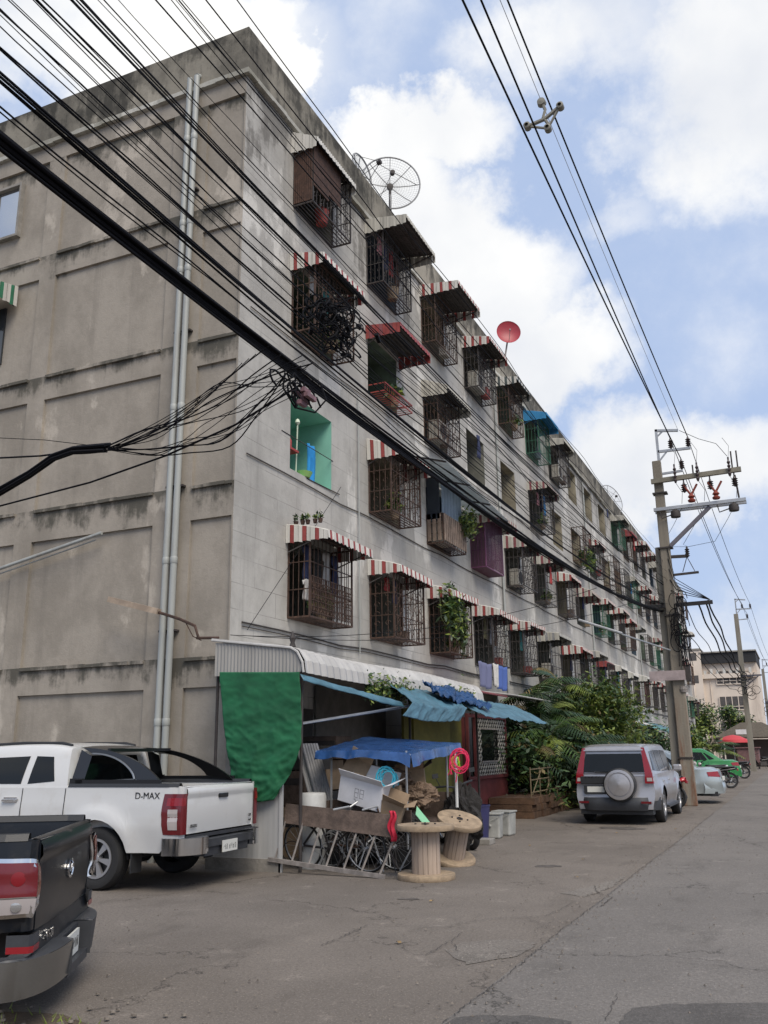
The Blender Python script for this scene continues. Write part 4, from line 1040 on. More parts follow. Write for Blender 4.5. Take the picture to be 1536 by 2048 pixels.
        patch('rear_window', P_glass, T, ((.72, -.52), (.72, .52), (1.40, .50), (1.40, -.50)), lambda x, y: ((x, y, zr(x)+.035), (-.5, 0, .8)), .012, 8)
        m = MB(); m.grid(lambda u, v: (-.06-.03*math.sin(v*math.pi)+.5*abs(2*u-1)**5, HW*(2*u-1), .27+.28*v), 20, 5); m.build('rear_bumper', paint, T, smooth=True)
        m = MB(); m.box(-.075, -.2, .60, -.02, .2, .70); m.build('number_plate', P_plate, T)
    return T
car('car', 'silver upright wagon with tall red tail lights and a covered spare wheel on its back', (3.98, 8.10, 0), R(90), P_silver, 'suv')
car('car', 'pale silver saloon half hidden behind the rusty base of the utility pole', (5.42, 16.3, 0), R(182), P_silver2, 'sedan')
car('car', 'bright green car parked beyond the silver saloon', (5.0, 31.5, 0), R(186), P_green, 'sedan')

def motorbike(name, label, loc, rz, body, group=None, tilt=8):
    T = thing(name, label, 'motorbike', loc, rz, group)
    T.rotation_euler = (R(tilt), 0, rz)
    for x, rr in ((0, .29), (1.22, .29)):
        m = MB(); pr = [(rr-.07, -.03), (rr-.02, -.05), (rr, -.02), (rr, .02), (rr-.02, .05), (rr-.07, .03), (rr-.07, -.03)]; m.lathe(pr, 28, 'y')
        t = m.build('wheel', M_rubber, T, smooth=True); t.location = (x, 0, rr)
        m = MB(); m.lathe([(rr-.075, -.025), (rr-.07, .0), (rr-.075, .025), (rr-.09, .0), (rr-.075, -.025)], 24, 'y'); m.lathe([(.001, -.05), (.05, -.05), (.05, .05), (.001, .05)], 10, 'y')
        for k in range(8): a = math.pi*k/4; m.tube([(0, 0, 0), ((rr-.08)*math.cos(a), 0, (rr-.08)*math.sin(a))], .006, 4)
        m.build('rim', M_galv, t)
    m = MB()
    def leg(u, v):
        x = .85+.22*math.sin(v*2.2); return (x-.05*abs(2*u-1), .20*(2*u-1), .30+.55*v)
    m.grid(leg, 8, 8)
    m.grid(lambda u, v: (-.28+.95*u, (.13-.04*u)*math.cos(math.pi*v)*(1-.5*max(0, .25-u)*3), .52+.22*(1-u)*.6+.10*math.sin(math.pi*v)+.02), 10, 8)
    m.grid(lambda u, v: (1.0+.38*u, .06*math.cos(math.pi*v), .52+.06*math.sin(math.pi*v)+.04*math.sin(u*3)), 6, 6)
    m.build('fairing', body, T, smooth=True, solid=.01)
    m = MB(); m.grid(lambda u, v: (-.20+.78*u, (.125-.02*u)*math.cos(math.pi*v), .73+.05*math.sin(math.pi*v)+.06*(u-.5)**2), 8, 8); m.build('seat', P_trim, T, smooth=True, solid=.015)
    m = MB(); m.box(.30, -.1, .22, .72, .1, .48); m.tube([(.5, -.12, .25), (.1, -.15, .24), (-.25, -.16, .32)], .04, 8); m.tube([(0, .08, .29), (.5, .08, .30)], .02, 6); m.tube([(1.22, .07, .29), (.98, .07, .85)], .022, 6); m.tube([(1.22, -.07, .29), (.98, -.07, .85)], .022, 6); m.tube([(0, -.1, .29), (.1, -.1, .65)], .025, 6); m.tube([(0, .1, .29), (.1, .1, .65)], .025, 6); m.tube([(.5, .12, .25), (.42, .28, .0)], .012, 5); m.build('engine', M_iron, T, smooth=True)
    m = MB(); m.tube([(.82, -.34, .98), (.92, -.16, .97), (.97, 0, .92), (.92, .16, .97), (.82, .34, .98)], .016, 6)
    for s in (-1, 1): m.tube([(.88, s*.24, .97), (.92, s*.32, 1.14)], .006, 4); m.box(.915, s*.32-.05, 1.12, .93, s*.32+.05, 1.19)
    m.build('handlebar', P_trim, T)
    m = MB(); m.lathe([(.001, .06), (.06, .05), (.085, .0), (.07, -.06)], 12, 'x', (1.02, 0, .86)); m.build('headlight', P_clear, T, smooth=True)
    m = MB(); m.box(-.33, -.06, .62, -.28, .06, .70); m.build('tail_light', P_redl, T, bevel=.01)
    return T
P_bikeblue = mat('blue_black_paint', (.02, .025, .10), .25, coat=.6)
motorbike('motorbike', 'dark blue motorbike parked behind the wooden cable spools', (1.88, 3.75, 0), R(-48), P_bikeblue)
motorbike('motorbike', 'small dark motorbike standing at the road edge between silver saloon and green car', (5.0, 25.6, 0), R(195), P_trimg)
motorbike('motorbike', 'white and red motorbike in front of the green car', (4.5, 28.6, 0), R(200), P_white)
motorbike('motorbike', 'motorbike with red fairing squeezed between silver wagon and utility pole', (4.5, 13.2, 0), R(170), mat('red_paint', (.45, .03, .04), .3, coat=.5))
motorbike('motorbike', 'black motorbike farthest down the road beside the green car', (4.9, 36.5, 0), R(185), P_trimg)
# ---------------------------------------------------------------- corner shed
M_corr = mat('white_corrugated', (.52, .51, .49), .55, var=.25, scale=3, streak=True, dirt=((.22, .20, .17), 4, .56, .5, True))
M_fasc = mat('grey_corrugated', (.33, .32, .30), .6, var=.25, scale=3, streak=True)
def corr_panel(m, x0, x1, y, zb, zt, mi=0, pitch=.055, depth=.012):
    """corrugated sheet in the XZ plane; zb/zt functions of x"""
    n = int((x1-x0)/pitch*2)
    for i in range(n):
        xa, xb = x0+(x1-x0)*i/n, x0+(x1-x0)*(i+1)/n; ya = y+(depth if i % 2 else 0); yb = y+(0 if i % 2 else depth)
        m.quad((xa, ya, zb(xa)), (xb, yb, zb(xb)), (xb, yb, zt(xb)), (xa, ya, zt(xa)), mi)
shed = thing('lean_to_shed', 'corrugated lean-to shelter built against the corner of the apartment block', 'shed', (0, 0, 0))
def rprof(t):       # roof profile outward: gentle fall then bullnose
    if t < .78: return (.02+1.30*t/.78, 3.05-.19*t/.78)
    a = (t-.78)/.22*math.pi/2*1.05; return (1.32+.22*math.sin(a), 2.86-.31*(1-math.cos(a)))
m = MB(); n = 76; ya, yb = -.48, 7.2; K = 14
for i in range(n):
    y0_ = ya+(yb-ya)*i/n; y1_ = ya+(yb-ya)*(i+1)/n; h0, h1 = (0, .03) if i % 2 else (.03, 0)
    for k in range(K):
        (xa, za), (xb, zb_) = rprof(k/K), rprof((k+1)/K); sa = .0 if k/K < .78 else 1
        def off(x, z, h, t):
            a = max(0, (t-.78)/.22*math.pi/2); return (x+h*math.sin(a), z+h*math.cos(a))
        p = [off(xa, za, h0, k/K), off(xb, zb_, h0, (k+1)/K), off(xb, zb_, h1, (k+1)/K), off(xa, za, h1, k/K)]
        sag = lambda y: -.04*(y-ya)/8-.02*math.sin(y*1.1)
        m.quad((p[0][0], y0_, p[0][1]+sag(y0_)), (p[1][0], y0_, p[1][1]+sag(y0_)), (p[2][0], y1_, p[2][1]+sag(y1_)), (p[3][0], y1_, p[3][1]+sag(y1_)))
m.build('roof', M_corr, shed, solid=.004)
m = MB(); corr_panel(m, .10, 1.50, -.49, lambda x: 2.55, lambda x: 3.03-.14*(x/1.38) if x < 1.32 else 2.88-.32*((x-1.32)/.2)**2)
m.build('fascia', M_fasc, shed)
m = MB(); m.tube([(.04, -.50, 3.06), (1.34, -.50, 2.88), (1.44, -.5, 2.82), (1.52, -.5, 2.68), (1.54, -.5, 2.54)], .018, 6); m.build('edge_trim', M_corr, shed)
m = MB(); corr_panel(m, .06, 1.20, -.47, lambda x: .16, lambda x: 1.18, 0, .08, .0015); m.box(.05, -.49, .0, 1.22, -.42, .16, 1); m.box(1.19, -.49, 0, 1.23, -.45, 1.2, 0)
m.build('end_wall', [mat('pale_corrugated', (.46, .46, .455), .55, var=.2, scale=3, streak=True), M_conc], shed)
m = MB()
for x, y in ((1.45, -.38), (1.45, 3.4), (1.45, 7.0), (.10, -.40)): m.tube([(x, y, 0), (x, y, 2.62)], .022, 8)
m.tube([(1.45, -.4, 2.6), (1.45, 7.1, 2.58)], .02, 6); m.tube([(.1, -.4, 2.95), (.1, 7.1, 2.9)], .02, 6)
for y in (-.38, 1.6, 3.4, 5.2, 7.0): m.tube([(.08, y, 2.98), (1.45, y, 2.76)], .02, 6)
m.build('frame', M_iron, shed)
m = MB(); m.tube([(1.30, -.30, 1.86), (2.0, 2.1, 2.18)], .02, 6); tag(m.build('prop_pole', M_galv), 'thin pale pole propping up the blue tarpaulin edge under the shed roof', 'pole')

def cloth(fn, nu, nv, name, mt, label, cat, parent=None, group=None, thick=.006):
    m = MB(); m.grid(fn, nu, nv); o = m.build(name, mt, parent, smooth=True, solid=thick, angle=80)
    return tag(o, label, cat, group) if label else o
def shade_net():
    mt = bpy.data.materials.new('green_net'); mt.use_nodes = True; n = mt.node_tree.nodes; l = mt.node_tree.links; b = n['Principled BSDF']
    t = n.new('ShaderNodeTexCoord'); wv = n.new('ShaderNodeTexWave'); wv.bands_direction = 'Z'; wv.inputs['Scale'].default_value = 2.1; wv.inputs['Distortion'].default_value = 9; wv.inputs['Detail'].default_value = 4
    no = n.new('ShaderNodeTexNoise'); no.inputs['Scale'].default_value = 3; no.inputs['Detail'].default_value = 9
    l.new(t.outputs['Object'], wv.inputs[0]); l.new(t.outputs['Object'], no.inputs[0])
    mx_ = n.new('ShaderNodeMath'); mx_.operation = 'MULTIPLY_ADD'; l.new(wv.outputs[1], mx_.inputs[0]); mx_.inputs[1].default_value = .12; l.new(no.outputs[0], mx_.inputs[2])
    r_ = n.new('ShaderNodeValToRGB'); l.new(mx_.outputs[0], r_.inputs[0]); r_.color_ramp.elements[0].position = .4; r_.color_ramp.elements[0].color = (.003, .075, .028, 1); r_.color_ramp.elements[1].position = .85; r_.color_ramp.elements[1].color = (.010, .135, .052, 1)
    l.new(r_.outputs[0], b.inputs['Base Color']); b.inputs['Roughness'].default_value = .75
    return mt
def netf(u, v):     # v 0 top .. 1 bottom
    zt_ = 2.60-.06*u; L0 = .22+.30*v**1.3; L1 = 1.50+.05*math.sin(v*2.4)-(.40*max(0, v-.55)**1.4/.33)
    x = L0+(L1-L0)*u
    zb_ = .95-.05*math.sin(u*math.pi)-.05*u
    return (x, -.53-.05*v*math.sin(math.pi*u), zt_+(zb_-zt_)*v)
_nf = netf
def netf(u, v):
    p = _nf(u, v); return (p[0]+.012*MN.noise(Vector((u*7, v*9, 2))), p[1]-.05*crease(u*1.2, v*2.6, 0, 2.2)*(.25+v*.75), p[2])
cloth(netf, 90, 90, 'shade_net', shade_net(), 'green shade net hanging from the end of the lean-to roof', 'net', thick=.003)
# tarpaulins off the roof edge
T_lb = mat('light_blue_tarp', (.09, .21, .28), .5, var=.35, scale=3, bump=.3, bscale=6); T_db = mat('blue_tarp', (.015, .07, .20), .4, var=.4, scale=4, bump=.4, bscale=8)
def tf1(u, v):
    y = -.55+2.4*u; w_ = .10+.0*u
    return (1.52+.45*u+.05*v, y, 2.50-.28*u-.09*v+.02*crease(u*3, v, 9, 1.5))
cloth(tf1, 60, 3, 'tarpaulin_strip', T_lb, 'narrow rolled edge of pale blue tarpaulin stretched from the roof corner', 'tarpaulin')
def tf2(u, v):
    y = 1.25+2.5*u+1.2*(1-v)*.9; x = 1.56+.66*min(1, v/.62); z = 2.50-.30*min(1, v/.62)-.22*max(0, v-.62)/.38
    return (x+.03*crease(u*3, v, 1, 1.6)*(v > .6), y, z+.05*crease(u*2.6, v*1.2, 0, 1.8)*(1-.5*(v > .62))-.05*math.sin(math.pi*u)*min(1, v/.62))
cloth(tf2, 110, 50, 'tarpaulin', T_lb, 'pale blue tarpaulin sloping off the lean-to roof with a straight hanging hem', 'tarpaulin')
def tf3(u, v):
    y = 3.5+2.3*u; x = 1.62+.5*v+.05*math.sin(u*13+v*8)
    return (x+.05*crease(u*4, v*3, 4, 1.5), y, 2.56-.30*v-.05*u+.13*crease(u*4, v*2.5, 0, 1.5)+.03*crease(u*9, v*7, 3, 1.5))
cloth(tf3, 110, 50, 'tarpaulin', T_db, 'crumpled deep blue tarpaulin bunched on top of the pale one', 'tarpaulin')
def tf4(u, v):
    y = 4.6+4.9*u; return (1.55+.75*v, y, 2.50-.06*u-.34*v-.16*max(0, v-.7)-.05*abs(math.sin(u*9))*v+.05*crease(u*5, v*1.2, 0, 1.6))
cloth(tf4, 110, 30, 'tarpaulin', T_lb, 'sagging pale blue tarpaulin over the lattice front, next to the palms', 'tarpaulin')
# clutter of dead creepers on the gutter line
def leaf_cloud(n, rnd_, posf, size, mats=3, elong=2.2):
    m = MB()
    for i in range(n):
        p = Vector(posf(rnd_)); s_ = size*rnd_.uniform(.6, 1.4)
        a = Vector((rnd_.uniform(-1, 1), rnd_.uniform(-1, 1), rnd_.uniform(-.8, .6))).normalized(); b_ = a.cross(Vector((rnd_.uniform(-1, 1), rnd_.uniform(-1, 1), rnd_.uniform(-1, 1)))).normalized()
        m.add([p-a*s_*elong*.5, p+b_*s_*.5, p+a*s_*elong*.5, p-b_*s_*.5], [(0, 1, 2, 3)], rnd_.randrange(mats))
    return m
def creeper(y0_, y1_, label):
    q_ = random.Random(int(y0_*10)); o = leaf_cloud(1400, q_, lambda r_: (1.48+abs(r_.gauss(0, .07)), r_.uniform(y0_, y1_), 2.50+r_.gauss(-.03, .09)), .035)
    for i in range(14):
        yy = q_.uniform(y0_, y1_); o.tube([(1.5, yy, 2.62), (1.58, yy+q_.uniform(-.2, .2), 2.5), (1.58, yy+q_.uniform(-.4, .4), 2.30)], .006, 4, 3)
    tag(o.build('creeper', M_leaf+[M_bark]), label, 'creeper')
creeper(1.5, 3.3, 'straggly creeper spilling over the gutter above the pale blue tarpaulin')
creeper(4.6, 6.4, 'small creeper on the far part of the corrugated roof edge')
# inner wall panels and doorway under the shed
m = MB(); m.box(.02, 2.6, 0, .06, 5.5, 2.6, 0); m.box(.02, .3, 0, .05, 2.5, 2.2, 1); m.build('back_wall', [mat('white_inner_wall', (.20, .19, .175), .9, var=.3), DOOR], shed)
m = MB(); m.box(.78, 4.6, 0, .83, 7.8, 2.35, 0); m.box(.835, 5.0, .02, .86, 7.0, 2.1, 1)
m.build('olive_wall', [mat('olive_panel', (.13, .12, .02), .8, var=.3), mat('olive_door', (.20, .18, .03), .7, var=.3)], shed)
# lattice shopfront beyond
lat = thing('lattice_shopfront', 'dark red porch front with white diamond lattice around a black window', 'shopfront', (.9, 7.95, 0))
M_dred = mat('dark_red_paint', (.16, .035, .035), .7, var=.35, scale=3)
m = MB(); m.box(-.05, 0, 0, 0, 2.9, .88); m.box(-.85, 0, 0, -.05, .05, 2.2); m.build('base_wall', M_dred, lat)
m = MB()
for y in (0, .5, 2.83): MB().box(-.03, y, .88, .03, y+.07, 2.198).build('post', M_dred, lat)
m.box(-.03, .0, 2.2, .03, 2.9, 2.28); m.box(-.03, .0, .86, .035, 2.9, .93)
m.build('rail', M_dred, lat)
m = MB(); y0_, y1_, z0_, z1_ = .58, 2.83, .93, 2.2; s_ = .17
wy0, wy1, wz0, wz1 = 1.0, 2.25, 1.25, 1.95
def clipd(a, b):  # sample a diagonal, keep pieces outside the window
    n_ = 60; run = []
    for i in range(n_+1):
        y = a[0]+(b[0]-a[0])*i/n_; z = a[1]+(b[1]-a[1])*i/n_
        ok = y0_ <= y <= y1_ and z0_ <= z <= z1_ and not (wy0 < y < wy1 and wz0 < z < wz1)
        if ok: run.append((y, z))
        if (not ok or i == n_) and run:
            if len(run) > 1: m.bar((.0, run[0][0], run[0][1]), (.0, run[-1][0], run[-1][1]), .022, .022)
            run = []
k = -12
for k in range(-9, 16):
    c_ = y0_+k*s_; clipd((c_, z0_), (c_+1.3, z0_+1.3)); clipd((c_+1.3, z0_), (c_, z0_+1.3))
m.build('lattice', mat('lattice_white', (.40, .39, .36), .7, var=.4), lat)
m = MB(); m.box(-.07, .55, .9, -.05, 2.85, 2.2, 0); m.box(-.02, wy0-.03, wz0-.03, .02, wy1+.03, wz0, 1); m.box(-.02, wy0-.03, wz1, .02, wy1+.03, wz1+.03, 1); m.build('window', [P_glass, M_ltiron], lat)
m = MB(); m.grid(lambda u, v: (-.9+1.3*v, -.3+2.2*u, 3.0-.30*v+(.015 if int(u*40) % 2 else 0)), 40, 2); m.build('roof', M_maroon, lat, solid=.02)
m = MB(); m.grid(lambda u, v: (-.9+1.5*v, 1.9+3.4*u, 2.95-.22*v+(.015 if int(u*60) % 2 else 0)), 60, 2); m.build('roof', M_corr, lat, solid=.02)

# ---------------------------------------------------------------- clutter in front of the shed
rk = thing('slatted_gate', 'grey board and iron bar gate panel leaning in front of the scrap bicycles', 'gate', (0, 0, 0))
m = MB(); a, b = Vector((1.20, -.36, .84)), Vector((2.84, -.42, .72))
vs = [(1.20, -.38, .60), (2.84, -.46, .46), (2.84, -.40, .72), (1.20, -.34, .84), (1.20, -.35, .60), (2.84, -.43, .46), (2.84, -.37, .72), (1.20, -.31, .84)]
m.add(vs, [(0,1,2,3),(4,7,6,5),(0,4,5,1),(3,2,6,7),(0,3,7,4),(1,5,6,2)]); m.build('board', M_oldwood, rk)
m = MB()
for i in range(7):
    t_ = i/6; m.bar((1.22+1.6*t_, -.37-.05*t_, .62-.13*t_), (1.14+1.52*t_, -.50-.06*t_, .14-.10*t_), .014, .022)
m.bar((1.05, -.50, .16), (2.74, -.57, .02), .04, .05); m.build('iron_bar', M_ltiron, rk)
def bicycle(loc, rz, tilt, label, col):
    T = thing('bicycle', label, 'bicycle', loc, rz); T.rotation_euler = (R(tilt), 0, rz)
    for x in (0, .98):
        m = MB(); rr = .31; m.lathe([(rr-.02, -.014), (rr, 0), (rr-.02, .014), (rr-.03, 0), (rr-.02, -.014)], 30, 'y')
        t = m.build('wheel', M_rubber, T, smooth=True); t.location = (x, 0, rr)
        m = MB(); m.lathe([(rr-.03, -.012), (rr-.035, 0), (rr-.03, .012)], 30, 'y'); m.lathe([(.001, -.04), (.02, -.04), (.02, .04), (.001, .04)], 8, 'y')
        for k in range(16): a_ = 2*math.pi*k/16; m.tube([(.02*math.cos(a_+1), 0, .02*math.sin(a_+1)), ((rr-.03)*math.cos(a_), 0, (rr-.03)*math.sin(a_))], .0022, 3, caps=False)
        m.build('rim', M_galv, t)
    m = MB()
    for a_, b_ in (((0, 0, .31), (.42, 0, .28)), ((0, 0, .31), (.30, 0, .62)), ((.42, 0, .28), (.28, 0, .74)), ((.30, 0, .62), (.82, 0, .66)), ((.42, 0, .28), (.85, 0, .60)), ((.98, 0, .31), (.80, 0, .80))): m.tube([a_, b_], .015, 6)
    m.build('frame', col, T)
    m = MB(); m.tube([(.72, -.26, .86), (.86, -.1, .86), (.80, 0, .82), (.86, .1, .86), (.72, .26, .86)], .012, 6); m.build('handlebar', M_galv, T, smooth=True)
    m = MB(); m.grid(lambda u, v: (.16+.26*u, (.08-.05*u)*(2*v-1), .77+.02*math.sin(v*3.1)), 6, 6); m.build('saddle', M_rubber, T, smooth=True, solid=.03)
    return T
bicycle((1.35, -.05, 0), R(-6), 12, 'old bicycle lying just behind the slatted gate, nearest its bars', M_iron)
bicycle((1.60, .22, 0), R(-3), 14, 'rusted bicycle stacked behind the first one, handlebar under the white carton', M_rust)
q = random.Random(8); m = MB()
for i in range(90):   # pipes and flat iron in the heap
    x = q.uniform(1.2, 2.7); y = q.uniform(-.2, .6); a_ = q.uniform(-.5, .5)
    if q.random() < .5: m.tube([(x, y, .02), (x+a_*.5, y+.1, .35), (x+a_, y+.2, q.uniform(.4, .6))], q.uniform(.006, .014), 5, q.randrange(2))
    else: cx_, cz_ = x, q.uniform(.15, .4); m.tube([(cx_+.16*math.cos(t), y, cz_+.13*math.sin(t)) for t in [k*.5 for k in range(9)]], .007, 4, q.randrange(2))
tag(m.build('scrap_metal', [M_galv, M_iron]), 'heap of bent pipes and rods behind the slatted gate', 'scrap', kind='stuff')
# handcart with blue tarp roof
cart = thing('handcart', 'street vendor handcart under a glossy blue tarpaulin roof, loaded with cartons', 'cart', (0, 0, 0))
def ct(u, v):      # u along x, v along y
    x = 1.38+1.43*u+(-.14*v)*(1-u); y = .15+1.95*v; z = 1.50-.05*u+.22*v-.08*u*v+.03*math.sin(u*math.pi)*(1-v)
    return (x+.012*math.sin(v*21), y+.01*math.sin(u*25), z+.018*crease(u*2, v*3, 0, 2.2))
m = MB(); m.grid(ct, 80, 60)
m.grid(lambda u, v: (lambda p: (p[0], p[1]-.03*v-.012*math.sin(u*33)*v, p[2]-(.10+0.008*math.sin(u*21)+.07*u**8)*v))(ct(u, 0)), 60, 5)
m.grid(lambda u, v: (lambda p: (p[0]+.03*v+.012*math.sin(u*23)*v, p[1], p[2]-(.12+.012*math.sin(u*13)+.05*(1-u)**6)*v))(ct(1, u)), 50, 5)
m.grid(lambda u, v: (lambda p: (p[0]-.02*v, p[1], p[2]-.12*v))(ct(0, u)), 20, 3)
m.build('roof', mat('shiny_blue_tarp', (.035, .10, .28), .22, var=.35, scale=5, bump=.25, bscale=7), cart, smooth=True, angle=60)
m = MB()
for x, y in ((1.55, .3), (2.68, .3), (1.5, 1.9), (2.66, 1.9)): m.tube([(x, y, .25), (x, y, 1.5)], .016, 6)
m.tube([(1.55, .3, 1.44), (2.68, .3, 1.40)], .014, 6); m.tube([(2.68, .3, 1.40), (2.66, 1.9, 1.52)], .014, 6); m.build('post', M_galv, cart)
m = MB(); m.box(1.48, .25, .50, 2.75, 1.95, .55); m.box(1.48, .25, .55, 1.52, 1.95, .85); m.box(1.48, .25, .55, 2.75, .29, .74); m.box(1.48, 1.91, .55, 2.75, 1.95, .9); m.build('tray', M_oldwood, cart)
for x, y in ((1.6, .35), (2.6, .35), (2.1, 1.8)):
    m = MB(); m.lathe([(.20, -.02), (.25, -.03), (.26, 0), (.25, .03), (.20, .02)], 24, 'y', (x, y, .26)); m.lathe([(.01, -.03), (.2, -.01), (.2, .01), (.01, .03)], 12, 'y', (x, y, .26)); m.build('wheel', M_rubber, cart, smooth=True)
def carton(name, label, loc, size, rot, mt, flaps=True, mark=None):
    sx_, sy_, sz_ = size; m = MB(); t_ = .006
    m.box(-sx_/2, -sy_/2, 0, sx_/2, sy_/2, t_); m.box(-sx_/2, -sy_/2, 0, sx_/2, -sy_/2+t_, sz_); m.box(-sx_/2, sy_/2-t_, 0, sx_/2, sy_/2, sz_); m.box(-sx_/2, -sy_/2+t_, 0, -sx_/2+t_, sy_/2-t_, sz_); m.box(sx_/2-t_, -sy_/2+t_, 0, sx_/2, sy_/2-t_, sz_)
    o = m.build(name, mt); o.location = loc; o.rotation_euler = rot; tag(o, label, 'carton')
    if flaps:
        m = MB(); m.quad((-sx_/2, -sy_/2, sz_), (sx_/2, -sy_/2, sz_), (sx_/2+.01, -sy_/2-.10, sz_+.09), (-sx_/2, -sy_/2-.08, sz_+.10)); m.quad((sx_/2, -sy_/2, sz_), (sx_/2, sy_/2, sz_), (sx_/2+.12, sy_/2, sz_+.10), (sx_/2+.13, -sy_/2, sz_+.06)); m.quad((-sx_/2, sy_/2, sz_), (sx_/2, sy_/2, sz_), (sx_/2, sy_/2+.05, sz_+.12), (-sx_/2, sy_/2+.05, sz_+.12))
        m.build('flap', mt, o, solid=.005)
    if mark:
        m = MB(); g_ = mat('carton_print', (.28, .27, .28), .9)
        for dx in (-.05, .03): 
            for z_ in (.10, .16, .21): m.box(dx-.03, -sy_/2-.002, z_, dx+.025, -sy_/2-.0005, z_+.008)
            m.box(dx-.035, -sy_/2-.002, .10, dx-.028, -sy_/2-.0005, .22); m.box(dx+.02, -sy_/2-.002, .12, dx+.027, -sy_/2-.0005, .22)
        m.build('print', g_, o)
    return o
carton('carton', 'large white carton with open flaps tilted on the front of the handcart', (2.12, .22, .82), (.66, .42, .33), (R(6), R(13), R(-4)), M_whbox, True, True)

carton('carton', 'brown open carton at the left end of the handcart, resting on the white one', (1.80, .45, 1.12), (.34, .34, .26), (R(-20), R(28), R(10)), M_card)
carton('carton', 'flattened brown carton stuck upright beside the white carton', (2.50, .35, .62), (.26, .10, .42), (R(4), R(-8), R(6)), M_card, False)
M_sack = mat('kraft_sack', (.20, .135, .09), .9, var=.35, scale=5, bump=.4)
q = random.Random(2)
def crump(cx, cy, cz, rx, ry, rz_, seed, mt, name, label, cat):
    ph = [random.Random(seed+i).uniform(0, 6) for i in range(8)]
    def f_(u, v):
        a = u*2*math.pi; b_ = v*math.pi
        k = 1+.45*crease(cx+.5*math.cos(a)*math.sin(b_), cy+.5*math.sin(a)*math.sin(b_), .5*math.cos(b_)+seed, 2.6)-.25+0*math.sin(3*a+ph[0])*math.sin(2*b_)+.06*abs(math.sin(5*a+4*b_+ph[1]))-.07*abs(math.sin(9*b_+4*a+ph[2]))+.03*math.sin(17*a+ph[3])*math.sin(9*b_)+.012*math.sin(31*a+17*b_)
        return (cx+rx*k*math.cos(a)*math.sin(b_), cy+ry*k*math.sin(a)*math.sin(b_), cz+rz_*k*math.cos(b_))
    m = MB(); m.grid(f_, 70, 44); return tag(m.build(name, mt), label, cat)
crump(2.22, .75, 1.12, .34, .30, .14, 5, M_sack, 'paper_sack', 'crumpled brown paper sacking heaped behind the white carton', 'sack')
crump(2.66, .75, .90, .26, .28, .17, 9, M_sack, 'paper_sack', 'crumpled brown sack hanging off the right end of the handcart', 'sack')
crump(2.70, .50, .55, .16, .16, .14, 13, CLOTHS[6], 'rubbish_bag', 'black rubbish bag under the right end of the handcart', 'bag')
def coil(c, r_, nrm, col, label, turns=7, tube=.008, seed=1):
    q_ = random.Random(seed); m = MB(); c = Vector(c); n_ = Vector(nrm).normalized(); a = n_.cross(Vector((0, 0, 1))).normalized(); b_ = n_.cross(a).normalized()
    pts = []
    for i in range(turns*16):
        t_ = 2*math.pi*i/16; rr = r_*(1+.22*math.sin(t_*1.13+q_.uniform(-.1, .1))-.25*(i/(turns*16.0)))
        pts.append(c+a*rr*math.cos(t_)*.85+b_*rr*math.sin(t_)+n_*(.03*math.sin(t_*.37+i*.05)))
    m.tube(pts, tube, 5)
    for k in range(5):
        an = q_.uniform(0, 6.28); p_ = c+a*r_*math.cos(an)+b_*r_*math.sin(an); m.tube([p_, p_+Vector((q_.uniform(-.03, .03), 0, -.06)), p_+Vector((q_.uniform(-.05, .05), .01, -.16))], tube, 5)
    return tag(m.build('rope_coil', col, smooth=True, angle=80), label, 'rope')
coil((2.42, .22, 1.14), .15, (.3, -1, 0), mat('cyan_rope', (.04, .38, .52), .6), 'coil of light blue rope hanging from the cart roof post', seed=1)
coil((3.14, 1.15, 1.36), .15, (.4, -1, 0), mat('pink_rope', (.65, .02, .09), .6), 'coil of bright pink rope hanging off the far corner of the cart roof', seed=2)
coil((2.98, 1.4, 1.34), .07, (.6, -1, 0), mat('lime_rope', (.30, .55, .02), .6), 'lime green rope hanging beside the pink coil', turns=5, seed=3)
tag(MB().tube([(3.02, 1.3, .72), (3.02, 1.3, 1.45)], .022, 8).build('post', mat('white_pipe', (.6, .6, .58), .5)), 'short white pipe standing under the lime green rope', 'pipe')
cloth(lambda u, v: (2.76+.08*u+.02*math.sin(v*9), -.47-.02*math.sin(u*9+v*4), .78-.36*v), 6, 14, 'red_cloth', mat('red_cloth_bright', (.50, .02, .05), .8), 'red cloth strip tied on the right end of the slatted gate', 'cloth')
m = MB(); m.grid(lambda u, v: (2.88+.20*u, .1+.05*v, .70-.22*u+.10*v), 6, 4); tag(m.build('packet', [mat('green_packet', (.10, .42, .22), .4)], solid=.015), 'green and white packet lying beside the red cloth', 'packet')
# dim stores stacked against the wall behind the cart
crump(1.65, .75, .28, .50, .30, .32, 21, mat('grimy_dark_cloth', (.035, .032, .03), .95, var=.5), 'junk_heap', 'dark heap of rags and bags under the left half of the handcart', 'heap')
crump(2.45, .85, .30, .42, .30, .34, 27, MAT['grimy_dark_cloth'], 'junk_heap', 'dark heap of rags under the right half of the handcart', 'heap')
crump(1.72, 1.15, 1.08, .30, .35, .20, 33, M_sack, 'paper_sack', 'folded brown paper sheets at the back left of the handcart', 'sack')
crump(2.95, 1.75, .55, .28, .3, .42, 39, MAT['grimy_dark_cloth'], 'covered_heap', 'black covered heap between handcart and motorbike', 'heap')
carton('carton', 'squashed brown carton hanging over the front edge of the handcart', (2.48, .14, .58), (.30, .16, .30), (R(14), R(20), R(12)), M_card)
carton('carton', 'small brown carton at the back of the handcart under the tarpaulin', (2.35, 1.3, .95), (.40, .36, .30), (R(5), R(-6), R(20)), M_card)
q = random.Random(44)
